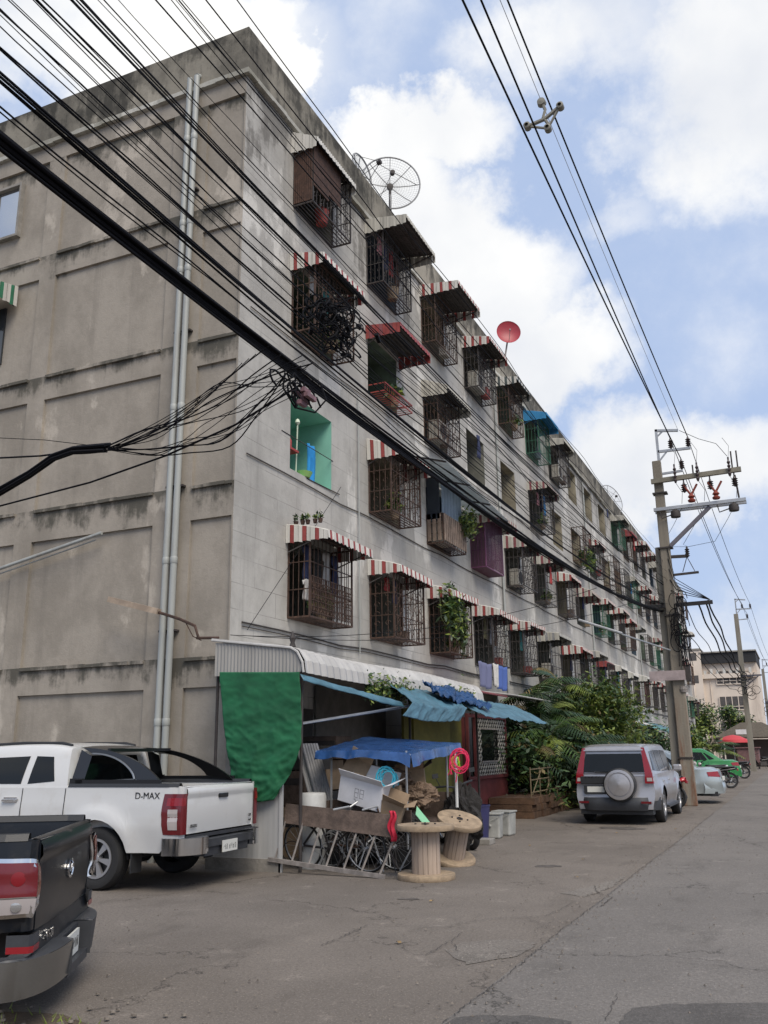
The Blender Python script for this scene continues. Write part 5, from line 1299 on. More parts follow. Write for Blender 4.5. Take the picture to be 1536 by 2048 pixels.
for i, (x, y, z, a, b, h, k) in enumerate(((.15, 1.1, 0, .55, .5, .7, 0), (.15, 1.7, 0, .6, .7, .9, 2), (.2, 1.15, .72, .45, .45, .5, 1), (.15, 1.75, .92, .55, .6, .45, 0), (.3, 2.5, 0, .5, .6, 1.1, 2), (.25, 1.2, 1.24, .6, .4, .35, 2), (.25, 1.8, 1.39, .6, .55, .35, 1), (.3, 2.5, 1.12, .5, .6, .5, 1))):
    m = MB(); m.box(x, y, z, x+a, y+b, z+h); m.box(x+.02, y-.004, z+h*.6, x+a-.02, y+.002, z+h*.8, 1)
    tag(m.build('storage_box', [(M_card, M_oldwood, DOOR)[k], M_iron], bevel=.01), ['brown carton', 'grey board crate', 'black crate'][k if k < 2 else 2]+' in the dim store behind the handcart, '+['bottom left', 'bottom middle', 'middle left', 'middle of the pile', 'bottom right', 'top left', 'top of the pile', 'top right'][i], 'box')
# leaning sheets
for i, (xa, xb, dy) in enumerate(((.82, 1.12, .55), (.95, 1.24, .50))):
    m = MB(); n_ = 12
    for k in range(n_):
        u0, u1 = k/n_, (k+1)/n_; h0, h1 = (0, .012) if k % 2 else (.012, 0)
        def L_(u, t_, h): return (xa+.34*t_+.20*u, dy+h-.10*t_+.12*u, 1.62-.88*t_)
        m.quad(L_(u0, 0, h0), L_(u1, 0, h1), L_(u1, 1, h1), L_(u0, 1, h0))
    tag(m.build('roofing_sheet', M_greysh if i else M_corr, solid=.004), ['pale corrugated sheet leaning under the shed, nearer the green net', 'grey corrugated sheet leaning under the shed, nearer the handcart'][i], 'sheet')
m = MB(); m.lathe([(.001, 0), (.17, 0), (.18, .02), (.185, .92), (.17, .96), (.001, .97)], 20, 'z', (1.38, .08, 0)); tag(m.build('water_drum', mat('white_drum', (.55, .55, .53), .5, var=.2), smooth=True, angle=30), 'white drum standing behind the left end of the slatted gate', 'drum')
# cable spools
def spool(loc, rot, label):
    T = thing('cable_spool', label, 'cable spool', loc); T.rotation_euler = rot
    for z in (0, .56):
        m = MB(); m.lathe([(.035, z), (.345, z), (.35, z+.01), (.35, z+.055), (.345, z+.065), (.035, z+.065), (.035, z)], 48, 'z')
        m.build('flange', M_wood, T, smooth=True, angle=30)
    m = MB(); nb = 18
    for k in range(nb):
        a0, a1 = 2*math.pi*k/nb, 2*math.pi*(k+.93)/nb; r_ = .17+(.004 if k % 2 else 0)
        m.add([(r_*math.cos(a0), r_*math.sin(a0), .065), (r_*math.cos(a1), r_*math.sin(a1), .065), (r_*math.cos(a1), r_*math.sin(a1), .56), (r_*math.cos(a0), r_*math.sin(a0), .56), ((r_-.02)*math.cos(a0), (r_-.02)*math.sin(a0), .065), ((r_-.02)*math.cos(a1), (r_-.02)*math.sin(a1), .065), ((r_-.02)*math.cos(a1), (r_-.02)*math.sin(a1), .56), ((r_-.02)*math.cos(a0), (r_-.02)*math.sin(a0), .56)], [(0,1,2,3),(1,5,6,2),(4,0,3,7)])
    m.lathe([(.145, .06), (.145, .565)], 24, 'z'); m.build('drum', mat('spool_staves', (.42, .33, .26), .8, var=.35, scale=9, streak=True), T)
    m = MB()
    for k in range(4): a = k*math.pi/2+.4; m.lathe([(.001, .64), (.014, .64), (.014, .625)], 8, 'z', (.12*math.cos(a), .12*math.sin(a), 0))
    m.lathe([(.03, .626), (.05, .63), (.05, .635), (.03, .636)], 12); m.build('bolt', M_iron, T)
    return T
spool((3.22, -.42, 0), (0, 0, 0), 'plywood cable spool standing upright, nearest the camera')
spool((3.04, 1.0, .06), (R(12), R(17), 0), 'plywood cable spool tipped to one side behind the upright one').scale = (.88, .88, .92)
# tubs, crates, bricks by the lattice
def tub(loc, label, rz=0):
    T = thing('paint_tub', label, 'tub', loc, rz); m = MB()
    sz = .17; m.add([(x*sz*.9, y*sz*.9, 0) for x, y in ((-1,-1),(1,-1),(1,1),(-1,1))]+[(x*sz, y*sz, .40) for x, y in ((-1,-1),(1,-1),(1,1),(-1,1))], [(0,3,2,1),(4,5,6,7),(0,1,5,4),(1,2,6,5),(2,3,7,6),(3,0,4,7)])
    m.build('tub_body', mat('grey_white_plastic', (.42, .42, .39), .5, var=.3), T, bevel=.03)
    m = MB(); m.box(-.185, -.185, .395, .185, .185, .425); m.build('lid', MAT['grey_white_plastic'], T, bevel=.01)
    m = MB(); m.lathe([(.001, -.03), (.022, -.02), (.022, .02)], 10, 'y', (0, -.18, .22)); m.tube([(-.16, -.16, .36), (0, -.22, .30), (.16, -.16, .36)], .005, 5); m.build('handle', MAT['grey_white_plastic'], T)
    return T
tub((2.42, 4.75, 0), 'grey white square tub by the lattice front, left of its twin', .1); tub((2.46, 5.35, 0), 'grey white square tub farthest from the blue bin', -.1)
m = MB(); m.lathe([(.001, 0), (.17, 0), (.19, .3), (.215, .58), (.225, .58), (.225, .6), (.20, .6), (.17, .05), (.001, .04)], 28, 'z', (2.42, 3.95, 0)); tag(m.build('bin', mat('violet_blue_plastic', (.035, .035, .11), .45, var=.2), smooth=True, angle=30), 'violet blue plastic bin beside the motorbike and the tubs', 'bin')
m = MB(); m.box(2.42, 3.55, 0, 2.75, 3.85, .09); tag(m.build('brick_block', M_conc, bevel=.01), 'pale concrete block lying on the ground in front of the blue bin', 'block')
# planter and garden rail
m = MB(); q = random.Random(4); y = 9.2
while y < 17:
    w_ = q.uniform(.25, .5)
    for k in range(3): m.box(.95-q.uniform(0, .05), y+.01, k*.15+.002, 1.95+q.uniform(-.03, .05), min(y+w_, 17), k*.15+.142)
    y += w_
tag(m.build('planter_wall', mat('brown_stone', (.15, .085, .05), .9, var=.5, scale=4, bump=.5)), 'low brown stone planter wall holding the palm garden', 'wall')
m = MB()
for z in (.55, .82, 1.05): m.tube([(1.9, 9.3, z), (1.92, 13, z+.02), (1.9, 16.5, z)], .014, 6)
for i in range(10): y = 9.3+i*.8; m.tube([(1.9, y, .4), (1.9, y, 1.1)], .014, 6)
for i in range(6): y = 9.4+i*1.2; m.tube([(1.9, y, .5), (1.9, y+.9, 1.05)], .012, 6)
tag(m.build('bamboo_fence', mat('bamboo', (.22, .17, .10), .7, var=.4)), 'thin bamboo rail fence in front of the palms', 'fence')
# ---------------------------------------------------------------- utility poles and hardware
M_pole = mat('pole_concrete', (.27, .25, .21), .9, var=.3, scale=3, streak=True, bump=.3, dirt=((.13, .07, .04), 2.5, .56, .7, True))
M_polerust = mat('pole_rusty', (.26, .23, .185), .9, var=.3, scale=3, streak=True, bump=.3, dirt=((.15, .055, .022), 3.5, .44, .85, True))
def fade_rust(mt, z1):
    n = mt.node_tree.nodes; l = mt.node_tree.links; mi = [x for x in n if x.type == 'MIX'][0]; src = mi.inputs[0].links[0].from_socket
    t = n.new('ShaderNodeTexCoord'); s_ = n.new('ShaderNodeSeparateXYZ'); l.new(t.outputs['Object'], s_.inputs[0]); r_ = n.new('ShaderNodeMapRange'); l.new(s_.outputs[2], r_.inputs[0]); r_.inputs[1].default_value = z1; r_.inputs[2].default_value = z1-1.6; m_ = n.new('ShaderNodeMath'); m_.operation = 'MULTIPLY'; l.new(src, m_.inputs[0]); l.new(r_.outputs[0], m_.inputs[1]); l.new(m_.outputs[0], mi.inputs[0])
fade_rust(M_polerust, 2.9)
M_arm = mat('crossarm_concrete', (.25, .23, .18), .85, var=.3)
M_steel = mat('crossarm_steel', (.16, .15, .17), .55, .4, var=.2)
M_orange = mat('red_polymer', (.20, .035, .02), .7)
def taper(m, b, t, w0, w1, d0, d1, mi=0):
    b, t = Vector(b), Vector(t); vs = [b+Vector((sx*w0/2, sy*d0/2, 0)) for sx, sy in ((-1,-1),(1,-1),(1,1),(-1,1))]+[t+Vector((sx*w1/2, sy*d1/2, 0)) for sx, sy in ((-1,-1),(1,-1),(1,1),(-1,1))]
    m.add(vs, [(0,3,2,1),(4,5,6,7),(0,1,5,4),(1,2,6,5),(2,3,7,6),(3,0,4,7)], mi)
def insul(m, x, y, z, h=.22, r=.065, mi=0):
    pr = [(.02, 0), (.03, .02)]
    for k in range(4): zz = h*(.15+.2*k); pr += [(r, zz), (r*.45, zz+h*.08)]
    pr += [(.025, h), (.001, h+.02)]; m.lathe(pr, 10, 'z', (x, y, z), mi)
def pole_top(T, x, y, z, s=1.0, big=True):
    """square bracket with pin insulators at the head of a pole; arms reach towards +x"""
    m = MB(); f = s
    m.bar((x+.05, y, z-.35), (x+.05, y, z+.98*f), .07, .07); m.bar((x+.02, y, z+.95*f), (x+.66*f, y, z+.86*f), .07, .07); m.bar((x+.05, y, z+.30*f), (x+.95*f, y, z+.28*f), .07, .07); m.bar((x+.05, y, z-.38*f), (x+.68*f, y, z-.36*f), .06, .06)
    m.bar((x+.05, y, z+.75*f), (x+.25*f, y, z+.92*f), .04, .04); m.bar((x+.05, y, z), (x+.3*f, y, z+.28*f), .04, .04)
    m.build('bracket', M_galv, T)
    for px_, pz in ((x+.42*f, z+.34*f), (x+.90*f, z+.32*f), (x+.66*f, z-.32*f)):
        m = MB(); insul(m, px_, y, pz, .30*f, .08*f); m.build('insulator', M_porc, T, smooth=True)
    return [(x+.42*f, y, z+.66*f), (x+.90*f, y, z+.64*f), (x+.66*f, y, z)]
PX, PY = 4.70, 14.60
pa = thing('utility_pole', 'nearest concrete utility pole with loaded crossarms and a rust stained foot', 'utility pole', (0, 0, 0), 0)
m = MB(); taper(m, (4.72, PY, 0), (4.68, PY, 9.5), .34, .24, .24, .17); m.build('shaft', M_polerust, pa, bevel=.02)
for xx in (4.42,):
    m = MB(); taper(m, (xx, PY+.12, 0), (4.50, PY+.2, 7.0), .24, .20, .2, .16); m.build('prop_shaft', M_pole, pa, bevel=.02)
HV = pole_top(pa, 4.70, PY, 9.48)
m = MB(); m.bar((4.50, PY-.16, 8.86), (6.92, PY-.16, 8.90), .11, .13); m.build('crossarm', M_arm, pa)
m = MB(); m.bar((4.50, PY-.16, 8.02), (6.95, PY-.16, 8.03), .10, .09); m.bar((4.50, PY+.16, 8.02), (6.95, PY+.16, 8.03), .08, .08); m.build('crossarm', M_galv, pa)
m = MB(); m.bar((4.85, PY-.1, 6.95), (6.0, PY-.1, 7.95), .10, .10); m.build('brace', M_steel, pa)
for x, z, h in ((5.18, 8.95, .35), (5.78, 8.92, .35), (6.62, 8.95, .38)):
    m = MB(); insul(m, x, PY-.28, z-.25, .55, .05); m.build('fuse_holder', M_porc, pa, smooth=True)
for x in (5.38, 6.08, 6.72):
    m = MB(); m.tube([(x, PY-.16, 8.84), (x, PY-.16, 8.70)], .02, 6); insul(m, x, PY-.16, 8.42, .30, .09); m.build('insulator', M_porc, pa, smooth=True)
for x in (5.55, 6.20):
    m = MB()
    m.lathe([(.001, -.02), (.09, 0), (.11, .05), (.05, .10), (.10, .15), (.05, .22), (.03, .26)], 12, 'z', (x, PY-.2, 8.12)); m.tube([(x, PY-.2, 8.32), (x-.18, PY-.2, 8.62)], .03, 6); m.tube([(x, PY-.2, 8.32), (x+.18, PY-.2, 8.62)], .03, 6); m.build('surge_arrester', M_orange, pa, smooth=True)
for x in (5.08, 6.62):
    m = MB(); m.lathe([(.001, 0), (.13, .02), (.14, .10), (.12, .20), (.05, .24), (.001, .25)], 12, 'z', (x, PY-.16, 7.72)); m.tube([(x-.12, PY-.16, 7.82), (x-.38, PY-.2, 7.74), (x-.42, PY-.2, 7.95)], .018, 6); m.build('clamp', M_iron, pa, smooth=True)
m = MB()
for x in (6.70, 6.84): m.bar((x, PY-.16, 8.85), (x, PY-.16, 9.45), .04, .04)
m.bar((5.66, PY-.16, 8.9), (5.66, PY-.16, 9.2), .04, .04); m.bar((6.78, PY-.16, 8.1), (6.74, PY-.16, 8.75), .05, .05); m.build('upright', M_iron, pa)
m = MB(); m.bar((4.8, PY, 6.66), (5.26, PY, 6.64), .08, .08); m.bar((4.8, PY, 6.14), (5.52, PY, 6.16), .06, .06); m.bar((5.25, PY, 6.62), (5.10, PY, 6.2), .02, .02); m.bar((5.25, PY, 6.62), (5.42, PY, 6.2), .02, .02); insul(m, 5.27, PY, 6.60, .30, .07); m.build('crossarm', M_iron, pa)
m = MB(); m.bar((3.95, PY-.05, 5.28), (5.80, PY-.05, 5.30), .09, .10); m.build('crossarm', M_dark, pa)
m = MB()   # small sign plate and meter box
m.box(3.98, PY-.22, 3.24, 4.92, PY-.19, 3.50, 0); m.box(4.93, PY-.2, 3.2, 5.05, PY-.0, 3.62, 1); m.lathe([(.10, -.08), (.12, 0), (.10, .08)], 12, 'z', (4.82, PY-.05, 3.0), 2)
m.build('plate', [mat('pinkish_plate', (.40, .33, .33), .7, var=.3), M_iron, M_ltiron], pa)
for z in (1.2, 5.0, 6.9, 8.5):
    m = MB(); m.box(4.50, PY-.14, z, 4.90, PY+.14, z+.04); m.build('band', M_iron, pa)
# street lamp reaching over the pavement
sl = thing('street_lamp', 'long pale tube street lamp on an arm from the nearest pole', 'street lamp')
m = MB(); m.tube([(4.6, PY-.15, 4.05), (3.6, PY-.2, 4.45), (3.0, PY-.2, 4.70)], .025, 6); m.build('arm', M_galv, sl)
m = MB(); m.bar((3.35, PY-.2, 4.58), (2.15, PY-.2, 5.05), .12, .07); m.build('lamp_housing', M_galv, sl, bevel=.02)
# farther poles
def far_pole(y, label, zt_=9.65, x=4.72, shorter=False):
    T = thing('utility_pole', label, 'utility pole'); m = MB(); taper(m, (x, y, 0), (x, y, zt_), .34, .26, .26, .2); m.build('shaft', M_pole, T)
    tops = pole_top(T, x, y, zt_)
    m = MB(); m.bar((x-.1, y-.15, 5.75), (x+1.1, y-.15, 5.75), .1, .1); m.bar((x, y-.15, 5.0), (x+.9, y-.15, 5.7), .06, .06); m.build('crossarm', M_steel, T)
    q_ = random.Random(int(y)); m = MB()
    for k in range(10): cx_ = x+q_.uniform(-.2, .7); cz_ = q_.uniform(4.4, 5.8); m.tube([(cx_+.25*math.cos(t), y-.3, cz_+.25*math.sin(t)) for t in [j*.55 for j in range(12)]], .02, 4)
    m.build('cable_coil', M_wire, T); return tops
HVB = far_pole(50, 'second utility pole down the street, before the tiled pavilion')
HVC = far_pole(88, 'most distant utility pole at the right edge', 9.0, 4.9)
PA_PREV = -21.0
# ---------------------------------------------------------------- overhead cables
def cable(p, q_, sag, r, name, label, group, n=40, mt=M_wire, wob=0, seed=0, cat='cable'):
    rd = random.Random(seed); p, q_ = Vector(p), Vector(q_); pts = []
    ph = rd.uniform(0, 6)
    for i in range(n+1):
        t = i/n; v = p.lerp(q_, t); v.z -= 4*sag*t*(1-t)
        if wob: v += Vector((math.sin(t*40+ph)*wob, 0, math.cos(t*31+ph*2)*wob))
        pts.append(v)
    return tag(MB().tube(pts, r, 5).build(name, mt, smooth=True, angle=80), label, cat, group)
def span_z(z_mid, z_end, y):       # sag curve between the pole behind the camera and the nearest pole
    k = (z_end-z_mid)/(17.8**2); return z_mid+k*(y+3.2)**2
GHV = 'high voltage wires over the road'
for i, (a, b) in enumerate(zip(HV, ((5.0, PA_PREV, 9.2), (5.0, PA_PREV, 9.2), (5.0, PA_PREV, 9.2)))):
    # each wire passes the top edge of the photograph where it does there
    X = a[0]; zt_ = (9.80, 11.15, 10.25)[i]; xx = (5.05, 5.55, 5.3)[i]
    yv = (-3.0, -2.0, -1.7)[i]
    pz = (9.84, 10.72, 11.42)[i]
hv_spec = [(HV[2], (5.00, -3.11, 9.81)), (HV[0], (5.00, -2.35, 10.49)), (HV[1], (5.00, -1.01, 11.69))]
HVL = ['leftmost of the three thick wires crossing the sky to the pole head', 'middle of the three thick wires crossing the sky', 'rightmost thick wire crossing the sky to the pole head']
def through(a, b, extra, sag, r, name, label, group, mt=M_wire, cat='cable'):
    """wire from a, passing point b, continued by 'extra' times the distance"""
    a, b = Vector(a), Vector(b); e = a+(b-a)*extra; n = 50; pts = []
    tb = 1/extra; lift = 4*sag*tb*(1-tb); e.z += lift/tb
    for i in range(n+1): t = i/n; v = a.lerp(e, t); v.z -= 4*sag*t*(1-t); pts.append(v)
    return tag(MB().tube(pts, r, 6).build(name, mt, smooth=True, angle=80), label, cat, group)
for (a, b), lb in zip(hv_spec, HVL): through(a, b, 1.9, .35, .014, 'overhead_wire', lb, GHV)
through((5.36, PY, 10.35), (5.0, -1.45, 11.32), 1.9, .25, .005, 'messenger_wire', 'thin grey wire running between the thick ones with a small clip on it', GHV, M_galv)
for i in range(3): cable(HV[i], HVB[i], .5, .011, 'overhead_wire', ['left', 'right', 'lowest'][i]+' high wire running on from the near pole to the second pole', GHV, cat='cable')
for i in range(3): cable(HVB[i], HVC[i], .5, .011, 'overhead_wire', ['left', 'right', 'lowest'][i]+' high wire beyond the second pole towards the far one', GHV, cat='cable')
# spacer clamp
sp1 = (5.0, .55, 10.9)
m = MB(); cx_, cy_, cz_ = 5.10, .44, 10.78
m.tube([(cx_-.03, cy_, cz_+.28), (cx_+.02, cy_, cz_+.12), (cx_-.02, cy_, cz_), (cx_+.06, cy_, cz_-.16)], .025, 6)
m.tube([(cx_-.26, cy_, cz_-.08), (cx_, cy_, cz_-.04), (cx_+.24, cy_, cz_+.10)], .032, 6); m.tube([(cx_-.26, cy_, cz_-.08), (cx_+.04, cy_, cz_-.22), (cx_+.24, cy_, cz_+.10)], .024, 6)
m.lathe([(.001, -.05), (.06, -.04), (.07, .04), (.04, .06), (.001, .07)], 12, 'y', (cx_-.03, cy_, cz_+.27))
for dy, dz in ((-.27, -.08), (.25, .10), (.04, -.22)): m.lathe([(.03, -.06), (.055, -.05), (.055, .05), (.03, .06)], 10, 'y', (cx_+dy, cy_, cz_+dz))
tag(m.build('wire_spacer', mat('grey_spacer', (.20, .19, .155), .6), smooth=True, angle=50), 'star shaped grey spacer clamped onto the high wires against the sky', 'spacer')
m = MB(); m.tube([(5.4, PY-.1, 10.3), (5.9, PY-.15, 9.95), (6.35, PY-.2, 9.72), (6.6, PY-.25, 9.3)], .008, 5)
for x in (5.18, 5.78, 6.62): m.tube([(x, PY-.28, 9.2), (x+.05, PY-.2, 9.6), (x-.1, PY-.1, 9.9)], .006, 4); m.tube([(x, PY-.28, 8.7), (x+.15, PY-.3, 8.4), (x+.1, PY-.2, 8.1)], .008, 4); m.tube([(x+.1, PY-.2, 8.0), (x-.2, PY+.1, 7.6), (x-.6, PY+.1, 7.0), (5.3, PY, 6.9)], .006, 4)
tag(m.build('jumper_wire', M_wire, smooth=True), 'thin looping jumper wires between the crossarms of the nearest pole', 'wire')
# communication cables along the street: pass X, mid-span height, height at the near pole
GC = 'black communication cables strung along the street'
q = random.Random(21)
ORD = ['lowest', 'second', 'third', 'fourth', 'fifth', 'sixth', 'seventh', 'eighth', 'ninth', 'tenth', 'eleventh', 'twelfth', 'thirteenth', 'fourteenth', 'fifteenth', 'sixteenth', 'seventeenth', 'eighteenth', 'nineteenth', 'twentieth', 'twenty-first', 'twenty-second', 'twenty-third', 'twenty-fourth', 'twenty-fifth', 'twenty-sixth']
LAB = 'one of the many similar thin black cables strung in parallel above the parked cars'
spec = []
for i in range(26):
    t = i/25; zm = 4.36+2.0*t**1.25+q.uniform(-.10, .10)
    spec.append((4.38+.30*q.random(), zm, max(zm+.25, 5.05+1.1*t+q.uniform(-.1, .15)), q.choice([.0025, .0032, .0042, .0052])))
for i, (x, zm, ze, r_) in enumerate(spec):
    pts = []; xo = q.uniform(-.15, .15); ph = q.uniform(0, 6)
    for k in range(61):
        y = -16.0+(PY+16.0)*k/60; pts.append((x+xo*(1-k/60)+.02*math.sin(y*1.3+ph), y, span_z(zm, ze, y)+.03*math.sin(y*.9+ph)+.012*math.sin(y*2.7+ph)))
    tag(MB().tube(pts, r_, 5).build('overhead_cable', M_wire, smooth=True, angle=80), ORD[i]+' from the bottom among the thin black cables strung in parallel above the parked pickups', 'cable', GC)
def bundle(zm, ze, x, n, spread, r_, label, seed, fat=False):
    T = thing('cable_bundle', label, 'cable bundle', group=None); q_ = random.Random(seed)
    m = MB()
    for j in range(n):
        a_ = q_.uniform(0, 6.28); rr = spread*math.sqrt(q_.random()); dz_ = q_.gauss(0, spread*.45); ph = q_.uniform(0, 6); pts = []
        for k in range(71):
            y = -16.0+(PY+16.0)*k/70; tw = 1+.4*math.sin(y*.8+ph); pts.append((x+rr*math.cos(a_+y*.25)*tw, y, span_z(zm+dz_, ze, y)+rr*math.sin(a_+y*.25)*tw*.8))
        m.tube(pts, r_*q_.uniform(.7, 1.2), 5)
    m.build('cable', M_wire, T, smooth=True, angle=80); return T
bundle(4.20, 5.15, 4.45, 20, .032, .0085, 'thick black bundle of lashed cables, the heaviest line across the facade', 5)
bundle(4.46, 5.35, 4.5, 4, .02, .007, 'slimmer cable bundle running just above the thick black one', 6)
bundle(5.25, 5.9, 4.55, 5, .04, .006, 'loose group of twisted cables higher over the gable wall', 7)
for i, (x, z0_, z1_) in enumerate(((4.5, 5.2, 4.6), (4.7, 5.25, 4.9), (4.9, 5.6, 5.0), (5.4, 5.3, 5.2), (5.6, 5.3, 5.3), (5.7, 5.35, 5.5))):
    cable((x, PY, z0_), (4.9+.1*i, 50, z1_+.4), .9, .024 if i > 2 else .013, 'overhead_cable', 'one of the sagging cables running from the near pole to the second pole', 'cables between the first and second pole', wob=.03, seed=i)
m = MB(); q = random.Random(6)   # coils and loose ends hanging on the near pole
for i in range(16):
    cx_, cz_, rr = 4.85+q.uniform(-.1, .25), q.uniform(4.2, 5.5), q.uniform(.12, .28)
    m.tube([(cx_+rr*.6*math.cos(t), PY-.2-q.uniform(0, .05), cz_+rr*math.sin(t)) for t in [j*.5 for j in range(q.randint(8, 15))]], .014, 4)
for i in range(10): x = 4.8+q.uniform(0, .3); m.tube([(x, PY-.22, 5.3), (x+q.uniform(-.1, .1), PY-.25, 4.6), (x+q.uniform(-.05, .15), PY-.2, 3.6)], .012, 4)
tag(m.build('cable_coil', M_wire, smooth=True), 'tangle of looped black cable tied to the nearest pole at mid height', 'cable coil')
m = MB()
for i in range(5): m.tube([(4.75, PY-.1, 6.9-.3*i), (4.9, PY-.2, 6.0-.1*i), (5.75, PY-.1, 5.36)], .012, 4)
tag(m.build('cable_coil', M_wire), 'fan of cables sloping from the near pole down to its dark crossarm tip', 'cables')
# the knot over the facade with its branch to the lower left
def dep(x, y, t): return CAM + (_f + _r*((x-768)/F) - _u*((y-1024)/F))*t
K0 = Vector((4.5, -5.38, 4.86))
m = MB(); q = random.Random(14)
for i in range(80):
    c_ = K0+Vector((q.gauss(0, .07), q.gauss(.05, .15), q.gauss(-.02, .10))); rr = q.uniform(.03, .10); a0 = q.uniform(0, 6)
    ax_ = Vector((q.uniform(-1, 1), q.uniform(-1, 1), q.uniform(-1, 1))).normalized(); b_ = ax_.orthogonal().normalized(); d_ = ax_.cross(b_)
    m.tube([c_+b_*rr*math.cos(a0+t)*1.3+d_*rr*math.sin(a0+t) for t in [j*.5 for j in range(q.randint(5, 12))]], q.choice([.005, .007, .009]), 4)
for i in range(16): c_ = K0+Vector((q.gauss(0, .08), q.gauss(.05, .25), q.gauss(0, .12))); m.bar(c_, c_+Vector((q.uniform(-.05, .05), q.uniform(-.1, .1), q.uniform(-.03, .03))), .03, .025)
tag(m.build('cable_coil', M_wire, smooth=True), 'black knot of spliced and coiled cable hanging in front of the facade', 'cable coil')
m = MB(); K1 = dep(600, 785, 6.0)
for i in range(10):
    c_ = K1+Vector((q.gauss(0, .05), q.gauss(0, .08), q.gauss(0, .03))); m.tube([c_+Vector((.0, .10*math.cos(t), .06*math.sin(t)))*q.uniform(.5, 1.2) for t in [j*.55 for j in range(9)]], .007, 4)
for i in range(8): c_ = K1+Vector((q.gauss(0, .03), q.gauss(0, .06), q.gauss(0, .02))); m.bar(c_, c_+Vector((0, .09, .0)), .03, .03, 1)
tag(m.build('splice_box', [M_wire, mat('pinkish_splice', (.30, .16, .18), .6, var=.5)], smooth=True), 'pinkish splice clamp hanging just under the thick black bundle', 'clamp')
m = MB(); c_ = dep(615, 800, 6.0)
m.tube([dep(570, 745, 6)+Vector((0, 0, 0)), dep(566, 775, 6), dep(590, 815, 6), dep(630, 825, 6), dep(652, 800, 6), dep(640, 765, 6)], .007, 5)
tag(m.build('cable_loop', M_wire, smooth=True), 'single slack loop of cable dangling in front of the turquoise balcony', 'cable')
GB = 'branch cables fanning out to the lower left'
q = random.Random(31)
# many strands from the knot to a gathered neck at the left
NECK = (135, 905, 6.9)
for i in range(17):
    ex = (q.uniform(560, 640), q.uniform(700, 790)); upper = i < 9
    mid1 = (450+q.uniform(-40, 40), (795 if upper else 868)+q.uniform(-34, 30)); mid2 = (300+q.uniform(-20, 20), (868 if upper else 903)+q.uniform(-10, 12))
    P_ = [dep(*ex, 6.0), dep((ex[0]+mid1[0])/2, (ex[1]+mid1[1])/2+q.uniform(-8, 8), 6.2), dep(*mid1, 6.4), dep(375, (mid1[1]+mid2[1])/2+q.uniform(-6, 6), 6.55), dep(*mid2, 6.7), dep(210, 897+q.uniform(-6, 6), 6.8), dep(NECK[0], NECK[1]+q.uniform(-4, 4), NECK[2])]
    # smooth
    S_ = []
    for a_ in range(len(P_)-1):
        p0 = P_[max(0, a_-1)]; p1 = P_[a_]; p2 = P_[a_+1]; p3 = P_[min(len(P_)-1, a_+2)]
        for k in range(5):
            t = k/5; S_.append(.5*((2*p1)+(-p0+p2)*t+(2*p0-5*p1+4*p2-p3)*t*t+(-p0+3*p1-3*p2+p3)*t**3))
    S_.append(P_[-1])
    tag(MB().tube(S_, q.choice([.0028, .0035, .005]), 5).build('branch_cable', M_wire, smooth=True), 'one of the thin branch cables fanning from the knot to the bound neck at left', 'cable', GB)
for i in range(5):
    a_ = dep(540-14*i, 690+9*i, 6.0); b_ = dep(215+8*i, 893, 6.8); cable(a_, b_, .06+.01*i, .003, 'branch_cable', 'one of the straight thin cables above the fan, crossing the pilaster', 'straight drop wires above the fan', 16)
T = thing('cable_bundle', 'bound black cable trunk dropping out of the frame at the lower left', 'cable bundle'); m = MB()
for i in range(9):
    o = Vector((q.gauss(0, .018), q.gauss(0, .018), q.gauss(0, .018)))
    m.tube([dep(215, 897, 6.8)+o, dep(150, 901, 6.88)+o*.8, dep(110, 915, 6.95)+o*.8, dep(60, 950, 7.05)+o*.8, dep(0, 985, 7.2)+o, dep(-120, 1040, 7.5)+o], .014, 5)
m.build('cable', M_wire, T, smooth=True)
for pts, r_, lb in (([(600, 770, 6.0), (470, 850, 6.3), (330, 912, 6.7), (180, 965, 7.1), (0, 1012, 7.5), (-150, 1050, 7.8)], .008, 'single dark cable drooping below the bound trunk to the left edge'), ([(150, 903, 6.9), (80, 912, 7.0), (0, 916, 7.2), (-100, 915, 7.4)], .008, 'short cable leaving the bound neck level towards the left edge'), ([(200, 893, 6.8), (90, 880, 7.0), (0, 876, 7.1), (-90, 874, 7.2)], .003, 'hair thin wire above the short level cable at left')):
    tag(MB().tube([dep(*p) for p in pts], r_, 5).build('overhead_cable', M_wire, smooth=True), lb, 'cable')
# thin service drops
for a_, b_, sg, lb in (((4.5, 5.0, 4.3), (.15, -.2, 3.16), .3, 'sagging service wire crossing in front of the lowest cages'), ((4.5, 9.0, 4.6), (.1, .2, 3.2), .35, 'lower sagging service wire just over the corrugated roof'), ((.5, -.3, 3.2), (.08, 3.5, 6.4), .0, 'wire climbing the facade from the shed corner')):
    cable(a_, b_, sg, .005, 'service_wire', lb, None, 24)
# broken fluorescent tube on a bracket at the shed corner
fl = thing('tube_lamp', 'rusty fluorescent tube holder on a bent bracket over the shed corner', 'lamp')
m = MB(); m.bar((-1.95, -.40, 3.82), (-1.0, -.40, 3.56), .10, .085); m.build('tube_holder', mat('rusty_cream', (.45, .35, .26), .7, var=.4), fl)
m = MB(); m.tube([(-1.0, -.40, 3.55), (-.6, -.42, 3.42), (-.32, -.42, 3.30), (-.25, -.42, 3.12)], .022, 6); m.tube([(-.5, -.42, 3.38), (-.35, -.42, 3.15), (-.2, -.42, 3.08)], .008, 5); m.tube([(-.28, -.42, 3.12), (.1, -.42, 3.1)], .02, 6); m.build('bracket', M_rust, fl)
